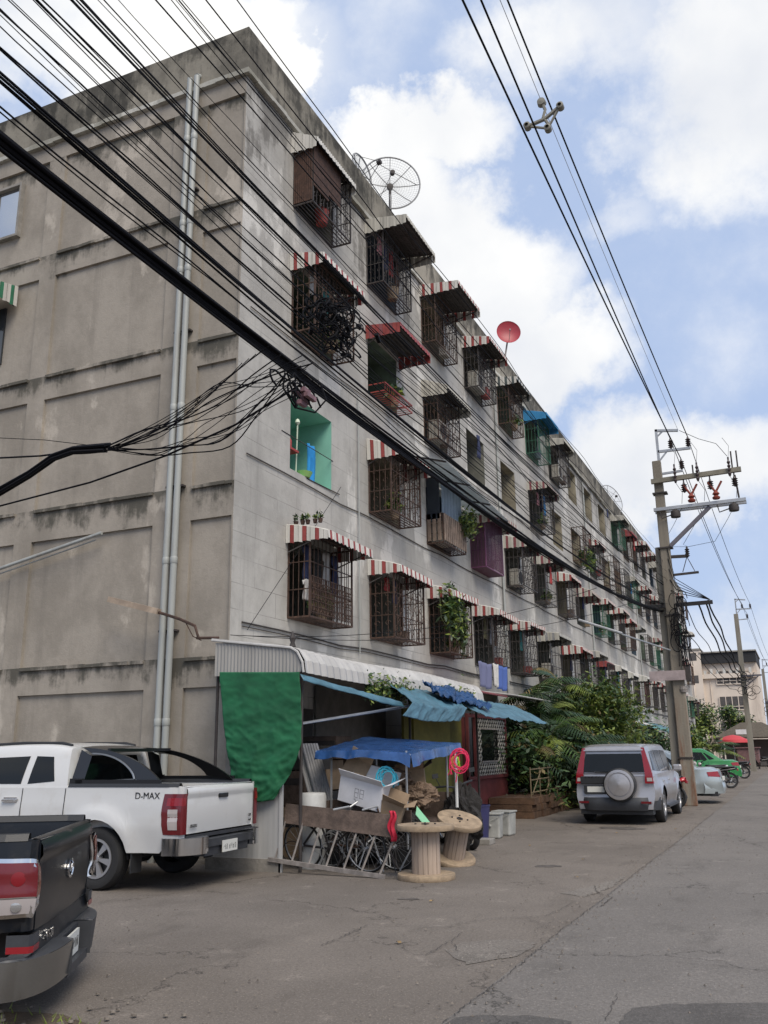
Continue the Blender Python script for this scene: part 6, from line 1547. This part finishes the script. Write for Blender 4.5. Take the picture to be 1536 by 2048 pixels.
# birds or scraps on the shed edge: small finial
m = MB(); m.lathe([(.05, 0), (.03, .06), (.05, .12), (.012, .2), (.001, .22)], 8, 'z', (1.28, -.35, 2.91)); tag(m.build('pigeon', M_iron, smooth=True), 'grey pigeon shaped lump perched on the corner of the corrugated roof', 'bird')
# ---------------------------------------------------------------- dishes on the roof
def mesh_dish(loc, R_, label, aim, mt):
    T = thing('satellite_dish', label, 'satellite dish', loc)
    aim = Vector(aim).normalized(); rot = aim.to_track_quat('Z', 'Y').to_matrix().to_4x4(); h = R_*1.15; M0 = Matrix.Translation((0, 0, h)) @ rot
    f = lambda r_: .22*r_*r_/R_
    m = MB()
    m.tube([(R_*math.cos(2*math.pi*i/40), R_*math.sin(2*math.pi*i/40), f(R_)) for i in range(41)], .022, 5, M=M0)
    for k in range(8):
        a = 2*math.pi*k/8; m.tube([(r_*math.cos(a), r_*math.sin(a), f(r_)) for r_ in (.08, R_*.35, R_*.7, R_)], .013, 4, M=M0)
    m.build('rib', mat('dish_grey', (.28, .28, .28), .6), T)
    m = MB()
    for j in range(1, 12):
        r_ = R_*j/12; m.tube([(r_*math.cos(2*math.pi*i/32), r_*math.sin(2*math.pi*i/32), f(r_)) for i in range(33)], .003, 3, caps=False, M=M0)
    for k in range(64):
        a = 2*math.pi*k/64; m.tube([(r_*math.cos(a), r_*math.sin(a), f(r_)) for r_ in (.1, R_*.5, R_)], .0022, 3, caps=False, M=M0)
    m.build('mesh', mt, T)
    m = MB(); m.lathe([(.001, -.06), (.08, -.05), (.09, .03), (.001, .04)], 12, 'z', M=M0); m.lathe([(.001, .50), (.06, .52), (.06, .62), (.001, .63)], 12, 'z', M=M0)
    for k in range(3): a = 2*math.pi*k/3; m.tube([(R_*.9*math.cos(a), R_*.9*math.sin(a), f(R_*.9)), (0, 0, .6)], .008, 4, M=M0)
    m.build('feed', M_iron, T, smooth=True)
    m = MB(); m.tube([(0, 0, -.9), (0, 0, h-.05)], .035, 8); m.build('mast', M_iron, T)
    return T
mesh_dish((-.45, 7.35, 14.7), .76, 'big see-through mesh satellite dish on the roof edge', (.50, -.85, .02), M_galv)
mesh_dish((-.5, 5.6, 14.4), .42, 'smaller mesh dish to the left, partly behind the big one', (.95, -.1, .1), M_galv)
mesh_dish((-.5, 37.0, 13.6), .85, 'faint mesh dish far along the roof edge', (1.0, -.6, .25), M_ltiron)
T = thing('satellite_dish', 'solid red satellite dish on the roof edge', 'satellite dish', (-.4, 17.3, 14.06))
rot = Vector((.5, -1.0, .05)).normalized().to_track_quat('Z', 'Y').to_matrix().to_4x4(); M0 = Matrix.Translation((.15, 0, 1.75)) @ rot
m = MB(); m.lathe([(.42*k/8, .10*(k/8)**2) for k in range(9)]+[(.43, .11), (.42, .09)]+[(.42*k/8, .10*(k/8)**2-.02) for k in range(8, -1, -1)], 32, 'z', M=M0); m.build('reflector', mat('red_dish_paint', (.36, .03, .045), .45, var=.15), T, smooth=True)
m = MB(); m.tube([(0, 0, -.9), (0, 0, .9), (.1, .05, 1.5)], .03, 8); m.tube([M0 @ Vector((0, -.36, .06)), M0 @ Vector((0, -.06, .36))], .010, 5); m.lathe([(.001, .33), (.03, .34), (.03, .39), (.001, .40)], 10, 'z', (0, -.06, 0), M=M0); m.build('mast', M_ltiron, T)
# ---------------------------------------------------------------- laundry, pots and boxes on the balconies
def bal(r_, c): return Y1+c*PITCH, ZB[r_]
def shirt(x, y, z, w, h, mt, label, group=None):
    def f_(u, v):
        ww = w*(1 if v < .28 else .66); return (x+.02*math.sin(u*11+v*5), y+ww*(u-.5), z-h*v-(.05*abs(u-.5)*2 if v < .3 else 0))
    m = MB(); m.grid(f_, 12, 10); return tag(m.build('garment', mt, smooth=True, solid=.012), label, 'laundry', group)
def hangrow(r_, c, items, desc):
    y, z = bal(r_, c)
    for i, (dy, mi, w, h, lb) in enumerate(items): shirt(.22, y+dy, z+1.25, w, h, CLOTHS[mi], lb+' hanging '+desc)
hangrow(3, 0, [(.25, 0, .35, .62, 'navy shirt'), (.60, 6, .36, .70, 'black shirt'), (.95, 1, .34, .66, 'white shirt'), (1.28, 7 if 0 else 0, .32, .75, 'dark blue trousers')], 'in the lowest cage nearest the building corner')
shirt(.30, bal(3, 0)[0]+.10, bal(3, 0)[1]+.62, .30, .36, CLOTHS[1], 'pale cloth hanging low on the south bars of the lowest corner cage')
hangrow(3, 1, [(.35, 3, .3, .3, 'red shirt'), (.75, 0, .3, .5, 'navy towel')], 'in the second lowest-row cage from the corner')
hangrow(0, 1, [(.2, 5, .26, .5, 'pink scarf'), (.5, 0, .34, .7, 'navy shirt'), (.85, 3, .3, .7, 'red garment'), (1.2, 9, .3, .75, 'brown towel')], 'in the top row cage beside the mesh dish')
hangrow(1, 0, [(.35, 1, .26, .4, 'white cap-like cloth'), (.9, 4, .4, .8, 'teal towel'), (1.25, 6, .34, .8, 'black trousers')], 'in the cage behind the cable knot')
hangrow(3, 3, [(.3, 8, .3, .6, 'olive shirt'), (.8, 2, .3, .7, 'grey shirt'), (1.2, 9, .3, .7, 'brown shirt')], 'in the fourth lowest-row cage')
hangrow(3, 4, [(.5, 4, .3, .6, 'teal shirt'), (.9, 1, .3, .6, 'white towel')], 'in the fifth lowest-row cage')
hangrow(1, 3, [(.4, 0, .35, .7, 'purple-blue cloth')], 'in the bare opening below the striped top row')
hangrow(1, 5, [(.4, 5, .35, .5, 'pink cloth'), (.9, 0, .35, .6, 'navy cloth')], 'in the cage under the faded maroon awning')
def sheet_cloth(x, y0_, y1_, z1_, z0_, mt, label):
    m = MB(); m.grid(lambda u, v: (x+.03*math.sin(u*14+v*2), y0_+(y1_-y0_)*u, z1_+(z0_-z1_)*v+.02*math.sin(u*7)), 20, 8); return tag(m.build('cloth', mt, smooth=True, solid=.008), label, 'laundry')
sheet_cloth(.55, 10.0, 11.0, 3.60, 2.98, mat('faded_violet', (.13, .14, .24), .9), 'greyish violet sheet drying below the fourth cage of the lowest row')
sheet_cloth(.57, 11.35, 12.3, 3.62, 3.0, mat('blue_sheet_cloth', (.06, .11, .33), .9), 'blue sheet drying to the right of the violet one')
sheet_cloth(.60, 11.0, 11.4, 3.62, 3.05, CLOTHS[1], 'narrow white cloth between the violet and the blue sheet')
# turquoise balcony: bright blue towel, mop, red bottle, green basin
y, z = bal(2, 0)
m = MB(); m.grid(lambda u, v: (-.10+.03*math.sin(u*12), y+.78+.34*u+.02*math.sin(v*5), z+.72-.95*v*(1-.1*u)), 14, 12); tag(m.build('towel', CLOTHS[7], smooth=True, solid=.012), 'bright blue towel hanging in the turquoise balcony', 'towel')
m = MB(); m.tube([(-.12, y+.42, z), (-.06, y+.36, z+.95)], .014, 6); m.lathe([(.02, 0), (.05, .04), (.03, .10), (.001, .12)], 8, 'z', (-.06, y+.36, z+.93)); tag(m.build('mop', mat('pale_plastic', (.55, .62, .50), .5), smooth=True), 'pale mop standing upright in the turquoise balcony', 'mop')
m = MB(); m.lathe([(.001, 0), (.05, .0), (.05, .18), (.02, .24), (.001, .25)], 10, 'z', (-.15, y+.22, z+.42)); m.box(-.35, y+.05, z+.38, -.02, y+.35, z+.42); tag(m.build('bottle', CLOTHS[3], smooth=True), 'red bottle on a small shelf in the turquoise balcony', 'bottle')
m = MB(); m.lathe([(.001, 0), (.12, 0), (.17, .10), (.16, .10), (.11, .02), (.001, .02)], 18, 'z', (-.08, y+.62, z+.003)); tag(m.build('basin', mat('lime_plastic', (.28, .50, .16), .5), smooth=True), 'lime green basin on the floor of the turquoise balcony', 'basin')
m = MB(); m.tube([(.005, y-.3, z+.60), (.005, y+OW+.06, z+.60)], .008, 5); m.tube([(.005, y+.6, z-.02), (.02, y+OW+.3, z-.0)], .01, 5); tag(m.build('clothes_line', M_iron), 'thin drying rail across the turquoise balcony', 'rail')
# air conditioners and boxes
def ac(x, y, z, label):
    T = thing('air_conditioner', label, 'air conditioner', (x, y, z), 0, 'air conditioner units in the cages'); m = MB(); m.box(0, 0, 0, .28, .72, .5); m.build('casing', mat('ac_cream', (.42, .40, .35), .6, var=.3, scale=4, dirt=((.2, .17, .13), 4, .5, .6, True)), T, bevel=.01)
    m = MB(); m.lathe([(.001, 0), (.2, 0), (.2, .01), (.001, .012)], 20, 'x', (.28, .30, .25)); m.build('fan_grille', M_dark, T)
    return T
for r_, c, w_ in ((2, 2, 'behind the slatted rail of the curtained balcony'), (0, 3, 'in the top row cage below the red dish'), (1, 2, 'in the cage with the brown floor'), (2, 4, 'in the cage right of the purple one'), (3, 5, 'in the cage above the palms'), (0, 6, 'in the top row cage past the blue awning')):
    y, z = bal(r_, c); ac(.06, y+.15, z+.03, 'cream air conditioner unit '+w_)
q = random.Random(77)
NM = ['second', 'third', 'fourth', 'fifth', 'sixth', 'seventh', 'eighth', 'ninth', 'tenth']; RN = ['top', 'second', 'third', 'lowest']
BX = [mat('box_%d' % i, c, .7, var=.3) for i, c in enumerate(((.30, .22, .14), (.10, .12, .16), (.35, .06, .05), (.06, .20, .14), (.40, .38, .34), (.14, .10, .08)))]; BN = ['brown', 'slate', 'red', 'green', 'cream', 'dark brown']
for r_ in range(4):
    for c in range(0, 9):
        if (r_, c) in ((2, 0), (1, 3), (1, 4), (0, 7), (0, 8), (1, 6)): continue
        y, z = bal(r_, c); k = q.randrange(6); kind_ = q.randrange(3); where = '%s balcony from the corner, %s row' % ((['first']+NM)[c], RN[r_]); px_ = q.uniform(.08, .2); py_ = y+q.uniform(.7, 1.1)
        if kind_ == 0:
            m = MB(); s_ = q.uniform(.2, .35); m.box(px_, py_, z-.005, px_+.2, py_+s_, z+s_*.8); m.box(px_-.01, py_-.01, z+s_*.8, px_+.21, py_+s_+.01, z+s_*.8+.03); tag(m.build('storage_box', BX[k], bevel=.008), BN[k]+' storage box on the floor of the '+where, 'box')
        elif kind_ == 1:
            m = MB(); m.lathe([(.001, 0), (.11, 0), (.15, .28), (.16, .28), (.14, .27), (.10, .02)], 14, 'z', (px_+.08, py_, z-.005)); m.tube([(px_+.08, py_+.15*math.cos(t), z+.27+.15*math.sin(t)) for t in [math.pi*j/8 for j in range(9)]], .006, 4); tag(m.build('bucket', BX[k], smooth=True, angle=40), BN[k]+' bucket on the floor of the '+where, 'bucket')
        else:
            m = MB(); m.lathe([(.001, 0), (.08, 0), (.12, .18), (.11, .18), (.001, .16)], 12, 'z', (px_+.08, py_, z-.005)); P0 = Vector((px_+.08, py_, z+.2))
            lc = leaf_cloud(120, q, lambda r2: P0+Vector((r2.gauss(0, .08), r2.gauss(0, .12), abs(r2.gauss(.10, .12)))), .07)
            T = thing('potted_plant', 'small leafy pot plant in the '+where, 'plant'); m.build('pot', BX[0], T, smooth=True); lc.build('foliage', M_leaf, T)
q = random.Random(123)
ON = ['first']+NM+['eleventh', 'twelfth', 'thirteenth', 'fourteenth', 'fifteenth', 'sixteenth', 'seventeenth', 'eighteenth', 'nineteenth', 'twentieth']
CN = ['navy', 'white', 'grey', 'red', 'teal', 'pink', 'black', 'bright blue', 'olive', 'brown']
for r_ in range(4):
    for c in range(5, 17):
        if q.random() < .45: continue
        y, z = bal(r_, c); k = q.randrange(10); w_ = q.uniform(.25, .4)
        shirt(q.uniform(.1, .5), y+q.uniform(.3, 1.2), z+1.2, w_, q.uniform(.4, .8), CLOTHS[k], CN[k]+' garment drying at the %s balcony from the corner, %s row' % (ON[c], RN[r_]))
# hanging plants on cages
def vine(c0, n, sx, sy, sz, label, seed, sz_leaf=.055):
    q_ = random.Random(seed); c0 = Vector(c0); T = thing('climbing_plant', label, 'plant', tuple(c0))
    m = leaf_cloud(n, q_, lambda r_: (r_.gauss(0, sx), r_.gauss(0, sy), r_.gauss(0, sz)), sz_leaf, 3, 3.0); m.build('foliage', M_leaf, T)
    m = MB()
    for i in range(12): a_ = Vector((0, q_.gauss(0, sy*.5), -sz*2.2)); m.tube([a_, a_*.4+Vector((q_.gauss(0, sx), q_.gauss(0, sy), 0)), Vector((q_.gauss(0, sx), q_.gauss(0, sy*1.3), q_.uniform(0, sz*2)))], .008, 4)
    m.build('stem', M_stem, T)
y, z = bal(3, 2); vine((.50, y+.15, z+.95), 1100, .08, .18, .26, 'bushy green climber covering the left half of the third lowest cage', 3)
vine((.55, y+.75, z+.65), 260, .06, .10, .28, 'yellowish dry climber beside the green one on the third lowest cage', 4)
y, z = bal(2, 2); vine((.55, y+1.45, z+.72), 500, .08, .16, .16, 'green pot plant spilling from the end of the slatted balcony', 5, .05)
y, z = bal(1, 7); vine((.5, y+.8, z+.1), 300, .1, .35, .2, 'trailing plant on the bare cage of the second row', 6, .08)
for i, dx in enumerate((.15, .28, .38, .52, .62)):
    y, z = bal(3, 0); p = Vector((dx, y-.02, z+OH+.15)); m = MB(); m.lathe([(.03, 0), (.045, .07), (.001, .07)], 8, 'z', tuple(p)); o = m.build('potted_plant', M_rust); lc = leaf_cloud(24, q, lambda r_: p+Vector((r_.gauss(0, .02), r_.gauss(0, .03), .09+abs(r_.gauss(0, .04)))), .035); lc.build('foliage', M_leaf, o); tag(o, ['leftmost', 'second from left', 'middle', 'second from right', 'rightmost'][i]+' tiny potted cactus on top of the lowest corner awning', 'plant', 'little pots on the corner awning')

# ---------------------------------------------------------------- garden palms and shrubs
def palm(loc, h, nfr, lf, label, seed, stems=4, lean=.5, mats=(0, 1)):
    q_ = random.Random(seed); T = thing('palm', label, 'palm', loc, 0, 'palms in the front garden'); mt_ = MB(); fr = MB()
    for s_ in range(stems):
        a_ = q_.uniform(0, 6.28); hh = h*q_.uniform(.55, 1); base = Vector((q_.uniform(-.2, .2), q_.uniform(-.2, .2), 0)); top_ = base+Vector((math.cos(a_)*lean*hh*.22, math.sin(a_)*lean*hh*.22, hh)); mid = base.lerp(top_, .5)-Vector((math.cos(a_), math.sin(a_), 0))*.08
        mt_.tube([base, mid, top_], .045, 7, r2=.028)
        for k in range(nfr):
            fm = 3 if q_.random() < .06 else (2 if q_.random() < .2 else mats[q_.randrange(len(mats))]); az_ = 2*math.pi*k/nfr+q_.uniform(-.3, .3); L_ = lf*q_.uniform(.75, 1.15); el_ = q_.uniform(.35, 1.25); dirh = Vector((math.cos(az_), math.sin(az_), 0)); side_ = Vector((-math.sin(az_), math.cos(az_), 0)); pts = []
            for j in range(11):
                t = j/10; pts.append(top_+dirh*L_*(t*math.cos(el_)+.25*t*t)+Vector((0, 0, L_*(t*math.sin(el_)-.75*t*t*(.6+.4*math.cos(el_))))))
            mt_.tube(pts, .011, 4, r2=.003, caps=False)
            for j in range(2, 21):
                t = j/20; i0 = min(9, int(t*10)); p = pts[i0].lerp(pts[i0+1], t*10-i0); tg = (pts[i0+1]-pts[i0]).normalized(); ll = lf*.30*math.sin(math.pi*(.12+.83*t))**.7*q_.uniform(.8, 1.1)
                for sd_ in (-1, 1):
                    d_ = (side_*sd_*.85+tg*.65+Vector((0, 0, -.15-.25*q_.random()))).normalized(); e_ = p+d_*ll+Vector((0, 0, -ll*.22)); w_ = tg*.017*lf
                    mm = p.lerp(e_, .5)+Vector((0, 0, .02)); fr.add([p-w_*.6, p+w_*.6, mm+w_, e_, mm-w_], [(0, 1, 2, 3, 4)], fm)
    mt_.build('trunk', M_stem, T, smooth=True); fr.build('crown', M_leaf, T)
    return T
pl_ = [((1.5, 11.9, 0), 1.6, 8, 1.2, 'areca palm nearest the lattice front, arching over the tarpaulin', 4, 1, (1,)), ((1.2, 12.7, 0), 2.1, 9, 1.6, 'dark areca palm second from the lattice front', 5, 2, (1, 0)), ((2.2, 13.4, 0), 1.4, 8, 1.5, 'low spreading palm at the front of the planter', 5, 3, (0, 1)), ((.9, 14.0, 0), 2.9, 9, 1.6, 'tall areca palm whose fronds reach the lowest cages', 5, 4, (0, 1)), ((.9, 16.4, 0), 3.4, 9, 1.6, 'tallest palm in the middle of the garden', 5, 5, (1, 0)), ((1.2, 18.6, 0), 3.5, 9, 1.5, 'palm behind the silver wagon, left of the light green shrub', 4, 6, (0, 1)), ((1.1, 21.0, 0), 3.6, 9, 1.5, 'palm at the far end of the garden', 4, 7, (1, 0))]
for loc, h, nf, lf, lb, st, sd_, ms in pl_: palm(loc, h, nf, lf, lb, sd_+40, st, mats=ms)
LEAFN = 4
def shrub(loc, h, rx, ry, n, leaf, label, seed, mats, cat='shrub', clump=9, name='shrub', group=None):
    q_ = random.Random(seed); T = thing(name, label, cat, loc, 0, group); cl = [(Vector((q_.uniform(-rx, rx), q_.uniform(-ry, ry), h*q_.uniform(.25, 1))), q_.uniform(.22, .45), q_.randrange(3)) for _ in range(clump*3)]
    m = MB()
    for i in range(n):
        c_, rr, mi = cl[q_.randrange(len(cl))]; p = c_+Vector((q_.gauss(0, rr), q_.gauss(0, rr), q_.gauss(0, rr*.8))); s_ = leaf*q_.uniform(.6, 1.5)
        if p.z < .05: p.z = q_.uniform(.05, .5)
        a = Vector((q_.uniform(-1, 1), q_.uniform(-1, 1), q_.uniform(-.9, .5))).normalized(); b_ = a.cross(Vector((q_.uniform(-1, 1), q_.uniform(-1, 1), 1))).normalized()
        m.add([p-a*s_, p+b_*s_*.4, p+a*s_, p-b_*s_*.4], [(0, 1, 2, 3)], 3 if q_.random() < .04 else mats[mi % len(mats)])
    m.build('foliage', M_leaf, T); m = MB()
    for c_, rr, mi in cl[:14]: m.tube([(q_.uniform(-.1, .1), q_.uniform(-.1, .1), 0), c_*.5+Vector((0, 0, -.1)), c_], .03, 5, r2=.008)
    m.build('stem', M_bark, T, smooth=True)
shrub((2.35, 16.6, 0), 3.3, .55, 1.7, 9000, .075, 'tall light green shrub behind the silver wagon', 1, (2, 2, 0), clump=13)
shrub((2.2, 13.6, 0), 1.5, .4, 1.2, 4000, .07, 'mid green shrub between the palms', 2, (0, 2, 1), clump=10)
shrub((1.4, 12.0, 0), 1.6, .4, 1.3, 3800, .08, 'dark undergrowth shrub filling the planter near the lattice front', 3, (1, 1, 0))
shrub((1.5, 13.4, 0), 1.6, .4, 1.3, 3800, .08, 'dark undergrowth shrub beneath the tall palms', 4, (1, 0, 1))
shrub((1.6, 23.0, 0), 2.0, .5, 2.0, 3500, .10, 'rounded dark bush behind the wagon roof', 5, (1, 1, 0))
shrub((1.6, 28.5, 0), 1.9, .5, 2.2, 3500, .11, 'rounded dark bush beneath the teal sheet canopies', 6, (1, 0))
shrub((1.8, 44.0, 0), 2.6, .5, 2.0, 2600, .14, 'distant bush before the cream building', 7, (0, 2))
palm((2.6, 50.0, 0), 1.6, 9, 1.7, 'small distant palm to the right of the nearest pole', 60, 2)
q = random.Random(9); m = MB()
for i in range(260):
    a_ = q.uniform(0, 6.28); rr = q.random()**.7; x = 3.05+1.1*rr*math.cos(a_); y = -7.05+.45*rr*math.sin(a_); hh = q.uniform(.02, .06); b_ = q.uniform(0, 6.28)
    m.add([(x, y, .006), (x+.008, y+.004, .006), (x+.03*math.cos(b_), y+.03*math.sin(b_), .006+hh)], [(0, 1, 2)])
tag(m.build('weeds', M_leaf[2]), 'thin weeds on the dirt verge at the lower left', 'weeds', kind='stuff')
m = MB()
for i in range(420):
    x = q.uniform(1.6, 4.6); y = q.gauss(-7.2, .35); s_ = q.uniform(.006, .022); m.lathe([(.001, 0), (s_, s_*.3), (s_*.8, s_*.9), (.001, s_)], 5, 'z', (x, y, .006))
tag(m.build('gravel', mat('pebbles', (.22, .19, .16), .9, var=.5, scale=20)), 'scattered small stones on the dirt verge', 'gravel', kind='stuff')
m = MB()
for i in range(1500):
    x = q.uniform(1.5, 7.5); y = q.uniform(-7, 9)
    if q.random() < .45: x = 5.5+q.gauss(0, .18)
    s_ = q.uniform(.004, .014); a_ = q.uniform(0, 6); m.add([(x+s_*math.cos(a_+t), y+s_*math.sin(a_+t), .011) for t in (0, 2.1, 4.2)]+[(x, y, .011+s_)], [(0, 1, 3), (1, 2, 3), (2, 0, 3)])
tag(m.build('grit', MAT['pebbles']), 'loose grit scattered over the yard and along the road seam', 'grit', kind='stuff')
for i, (x, y, rx_, ry_) in enumerate(((4.2, 7.3, .45, .28), (4.3, 1.2, .16, .12), (3.6, -1.9, .10, .07))):
    tag(blob(x, y, rx_, ry_, .0045 if x < 5.3 else .0085, 30+i).build('oil_stain', mat('oil_stain', (.125, .108, .094), .8, var=.5, scale=5)), kind='structure')
q = random.Random(19)
for i in range(9):
    x, y = ((4.6, 2.0), (3.9, -2.0), (5.1, 4.6), (3.2, 5.5), (4.4, -4.0), (4.9, .2), (3.4, 3.6), (5.2, 7.3), (4.3, 6.2))[i]; b_ = q.uniform(0, 6)
    m = MB(); m.grid(lambda u, v: (x+.05*(u-.5)*math.cos(b_)-.03*(v-.5)*math.sin(b_), y+.05*(u-.5)*math.sin(b_)+.03*(v-.5)*math.cos(b_), .012+.012*math.sin(u*3)), 3, 3)
    tag(m.build('dry_leaf', mat('dry_leaf', (.30, .20, .09), .8, var=.4)), 'one of the dry leaves scattered on the worn concrete', 'leaf', 'dry leaves on the ground')

# ---------------------------------------------------------------- far end of the street
for i, (y0_, y1_, z_, mt_, lb) in enumerate(((22.5, 27.5, 2.75, M_corr, 'grubby white sheet canopy on the facade beyond the garden'), (28.5, 34, 2.6, mat('teal_sheet', (.10, .27, .26), .5, var=.4), 'teal sheet canopy behind the nearest pole'), (35, 44, 2.45, mat('blue_grey_canopy', (.10, .20, .26), .5, var=.4), 'long blue grey canopy sloping down beyond the pole'))):
    T = thing('canopy', lb, 'canopy'); m = MB(); m.grid(lambda u, v: (.02+2.1*v, y0_+(y1_-y0_)*u, z_+.35-.75*v+(.02 if int(u*80) % 2 else 0)), 80, 3); m.build('roof', mt_, T, solid=.02)
    for y in (y0_+.2, y1_-.2): MB().tube([(2.0, y, 0), (2.0, y, z_-.38)], .03, 6).build('post', M_iron, T)
    m = MB(); m.box(.3, y0_, 0, .4, y1_, 2.3); m.build('shop_wall', DOOR, T)
cb = thing('apartment_building', 'sunlit cream apartment block with balconies closing the end of the street', 'building', (0, 100, 0))
CRM = mat('cream_render', (.72, .62, .52), .9, var=.15, scale=.4, dirt=((.40, .32, .26), .5, .55, .5, True)); DKW = mat('far_window', (.10, .09, .085), .6, var=.4)
m = MB(); m.box(-6.0, 0, 0, -1.95, 12, 12.4); m.box(-1.95, .6, 0, 3.95, 12, 10.8); m.box(-1.95, .2, 9.1, 3.95, .6, 9.6); m.build('wall', CRM, cb)
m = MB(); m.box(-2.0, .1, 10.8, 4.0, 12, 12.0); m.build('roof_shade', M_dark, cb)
m = MB(); m.box(-2.1, -.1, 12.0, 4.1, 12, 12.15); m.box(-6.1, -.1, 12.4, -1.9, 12, 12.6); m.build('roof', M_conc, cb)
for x, z, w_ in ((-.5, 8.4, 2.9), (-.4, 5.5, 2.7), (-.6, 2.7, 2.7)):
    m = MB(); m.box(x, .5, z, x+w_, .62, z+1.5); wd = m.build('window', DKW, cb); m = MB()
    for k in range(5): m.box(x+w_*k/4-.04, .44, z, x+w_*k/4+.04, .5, z+1.5)
    m.box(x, .42, z-.05, x+w_, .5, z+.05); m.box(x, .40, z+.35, x+w_, .46, z+.42); m.build('frame', CRM, wd)
for z in (3.0, 5.8, 8.6, 11.2):
    for x in (-5.4, -3.6): m = MB(); m.box(x, -.01, z, x+1.2, .05, z+.9); m.build('window', DKW, cb)
for x in (-3.0, -1.2): m = MB(); m.tube([(x, -.06 if x < -1.95 else .54, 0), (x, -.06 if x < -1.95 else .54, 10.7)], .06, 6); m.build('downpipe', CRM, cb)
for i in range(8): MB().box(-1.8+i*.7, .25, 9.602, -1.5+i*.7, .3, 10.0+.2*(i % 2)).build('laundry', M_white, cb)
fb = thing('office_building', 'pale grey tall block at the far right edge', 'building', (0, 140, 0)); m = MB(); m.box(8, 0, 0, 22, 14, 15); m.build('wall', mat('pale_grey_render', (.5, .5, .5), .9, var=.1, scale=.3), fb)
for z in range(4):
    m = MB(); m.box(8.5, -.02, 3+z*3, 21.5, .05, 4.4+z*3); m.build('window', DKW, fb)
pv = thing('pavilion', 'small pavilion with a dark hipped tile roof beside the second pole', 'pavilion', (3.6, 64, 0)); m = MB()
m.add([(-2.0, -1.8, 2.1), (3.4, -1.8, 2.1), (3.4, 2.5, 2.1), (-2.0, 2.5, 2.1), (-.1, .3, 3.2), (1.4, .3, 3.2)], [(0, 1, 5, 4), (1, 2, 5), (2, 3, 4, 5), (3, 0, 4)]); m.build('roof', mat('brown_tiles', (.12, .10, .075), .85, var=.4, scale=8), pv, solid=.08)
for x, y in ((-1.7, -1.5), (3.1, -1.5), (-1.7, 2.2), (3.1, 2.2)): MB().box(x-.08, y-.08, 0, x+.08, y+.08, 2.1).build('post', M_conc, pv)
m = MB(); m.box(-1.5, 1.9, 0, 3.0, 2.0, 2.0); m.build('wall', mat('pav_wall', (.12, .10, .09), .8), pv); m = MB(); m.box(-.4, -1.45, 2.35, .4, -1.40, 2.7); m.build('sign', M_whbox, pv)
um = thing('parasol', 'red parasol in front of the pavilion', 'parasol', (3.1, 60, 0)); m = MB(); m.lathe([(.001, 2.3), (.5, 2.2), (1.0, 1.95), (1.05, 1.75), (1.0, 1.72), (.001, 2.22)], 16); m.build('canopy', mat('red_parasol', (.50, .05, .06), .7), um, smooth=True); MB().tube([(0, 0, 0), (0, 0, 2.25)], .025, 6).build('pole', M_galv, um)
tr = mat('maroon_stall', (.20, .11, .11), .8, var=.3)
st = thing('street_stall', 'faded maroon covered stall standing beside the second pole', 'stall', (4.0, 56, 0)); m = MB(); m.box(-.5, 0, .25, .9, 1.2, 1.35); m.build('cover', tr, st, bevel=.08); m = MB(); m.box(-.6, -.1, 1.35, 1.0, 1.3, 1.42); m.build('top', tr, st)
for x, y in ((-.4, .1), (.8, .1), (-.4, 1.1), (.8, 1.1)): MB().tube([(x, y, 0), (x, y, .3)], .04, 6).build('leg', M_iron, st)
q = random.Random(12)
def tree(loc, h, w_, label, seed):
    q_ = random.Random(seed); T = thing('tree', label, 'tree', loc, 0, 'distant trees'); m = MB(); m.tube([(0, 0, 0), (.1, 0, h*.35), (0, .1, h*.6)], .16, 8, r2=.08)
    cl = []
    for k in range(12): a_ = q_.uniform(0, 6.28); p = Vector((w_*.6*q_.random()*math.cos(a_), w_*.6*q_.random()*math.sin(a_), h*q_.uniform(.45, .95))); cl.append((p, q_.uniform(.3, .6)*w_*.45)); m.tube([(0, 0, h*.4), p], .05, 5, r2=.015)
    m.build('trunk', M_bark, T, smooth=True); m = MB()
    for i in range(3200):
        p0, rr = cl[q_.randrange(12)]; p = p0+Vector((q_.gauss(0, rr), q_.gauss(0, rr), q_.gauss(0, rr*.7))); s_ = .13*q_.uniform(.6, 1.5); a = Vector((q_.uniform(-1, 1), q_.uniform(-1, 1), q_.uniform(-.8, .5))).normalized(); b_ = a.cross(Vector((q_.uniform(-1, 1), q_.uniform(-1, 1), 1))).normalized(); m.add([p-a*s_, p+b_*s_*.5, p+a*s_, p-b_*s_*.5], [(0, 1, 2, 3)], q_.randrange(3))
    m.build('crown', M_leaf, T)
tree((2.0, 78, 0), 5.0, 2.2, 'distant tree left of the pavilion roof', 1); tree((7.6, 84, 0), 5.2, 2.2, 'distant tree at the right edge behind the pavilion', 2); tree((-1.2, 82, 0), 5.5, 2.4, 'distant tree hidden behind the nearest pole', 3)
motorbike('motorbike', 'distant motorbike by the maroon stall', (5.6, 55.5, 0), R(200), P_trimg); motorbike('motorbike', 'distant motorbike left of the pavilion', (3.4, 45.5, 0), R(185), P_trimg)
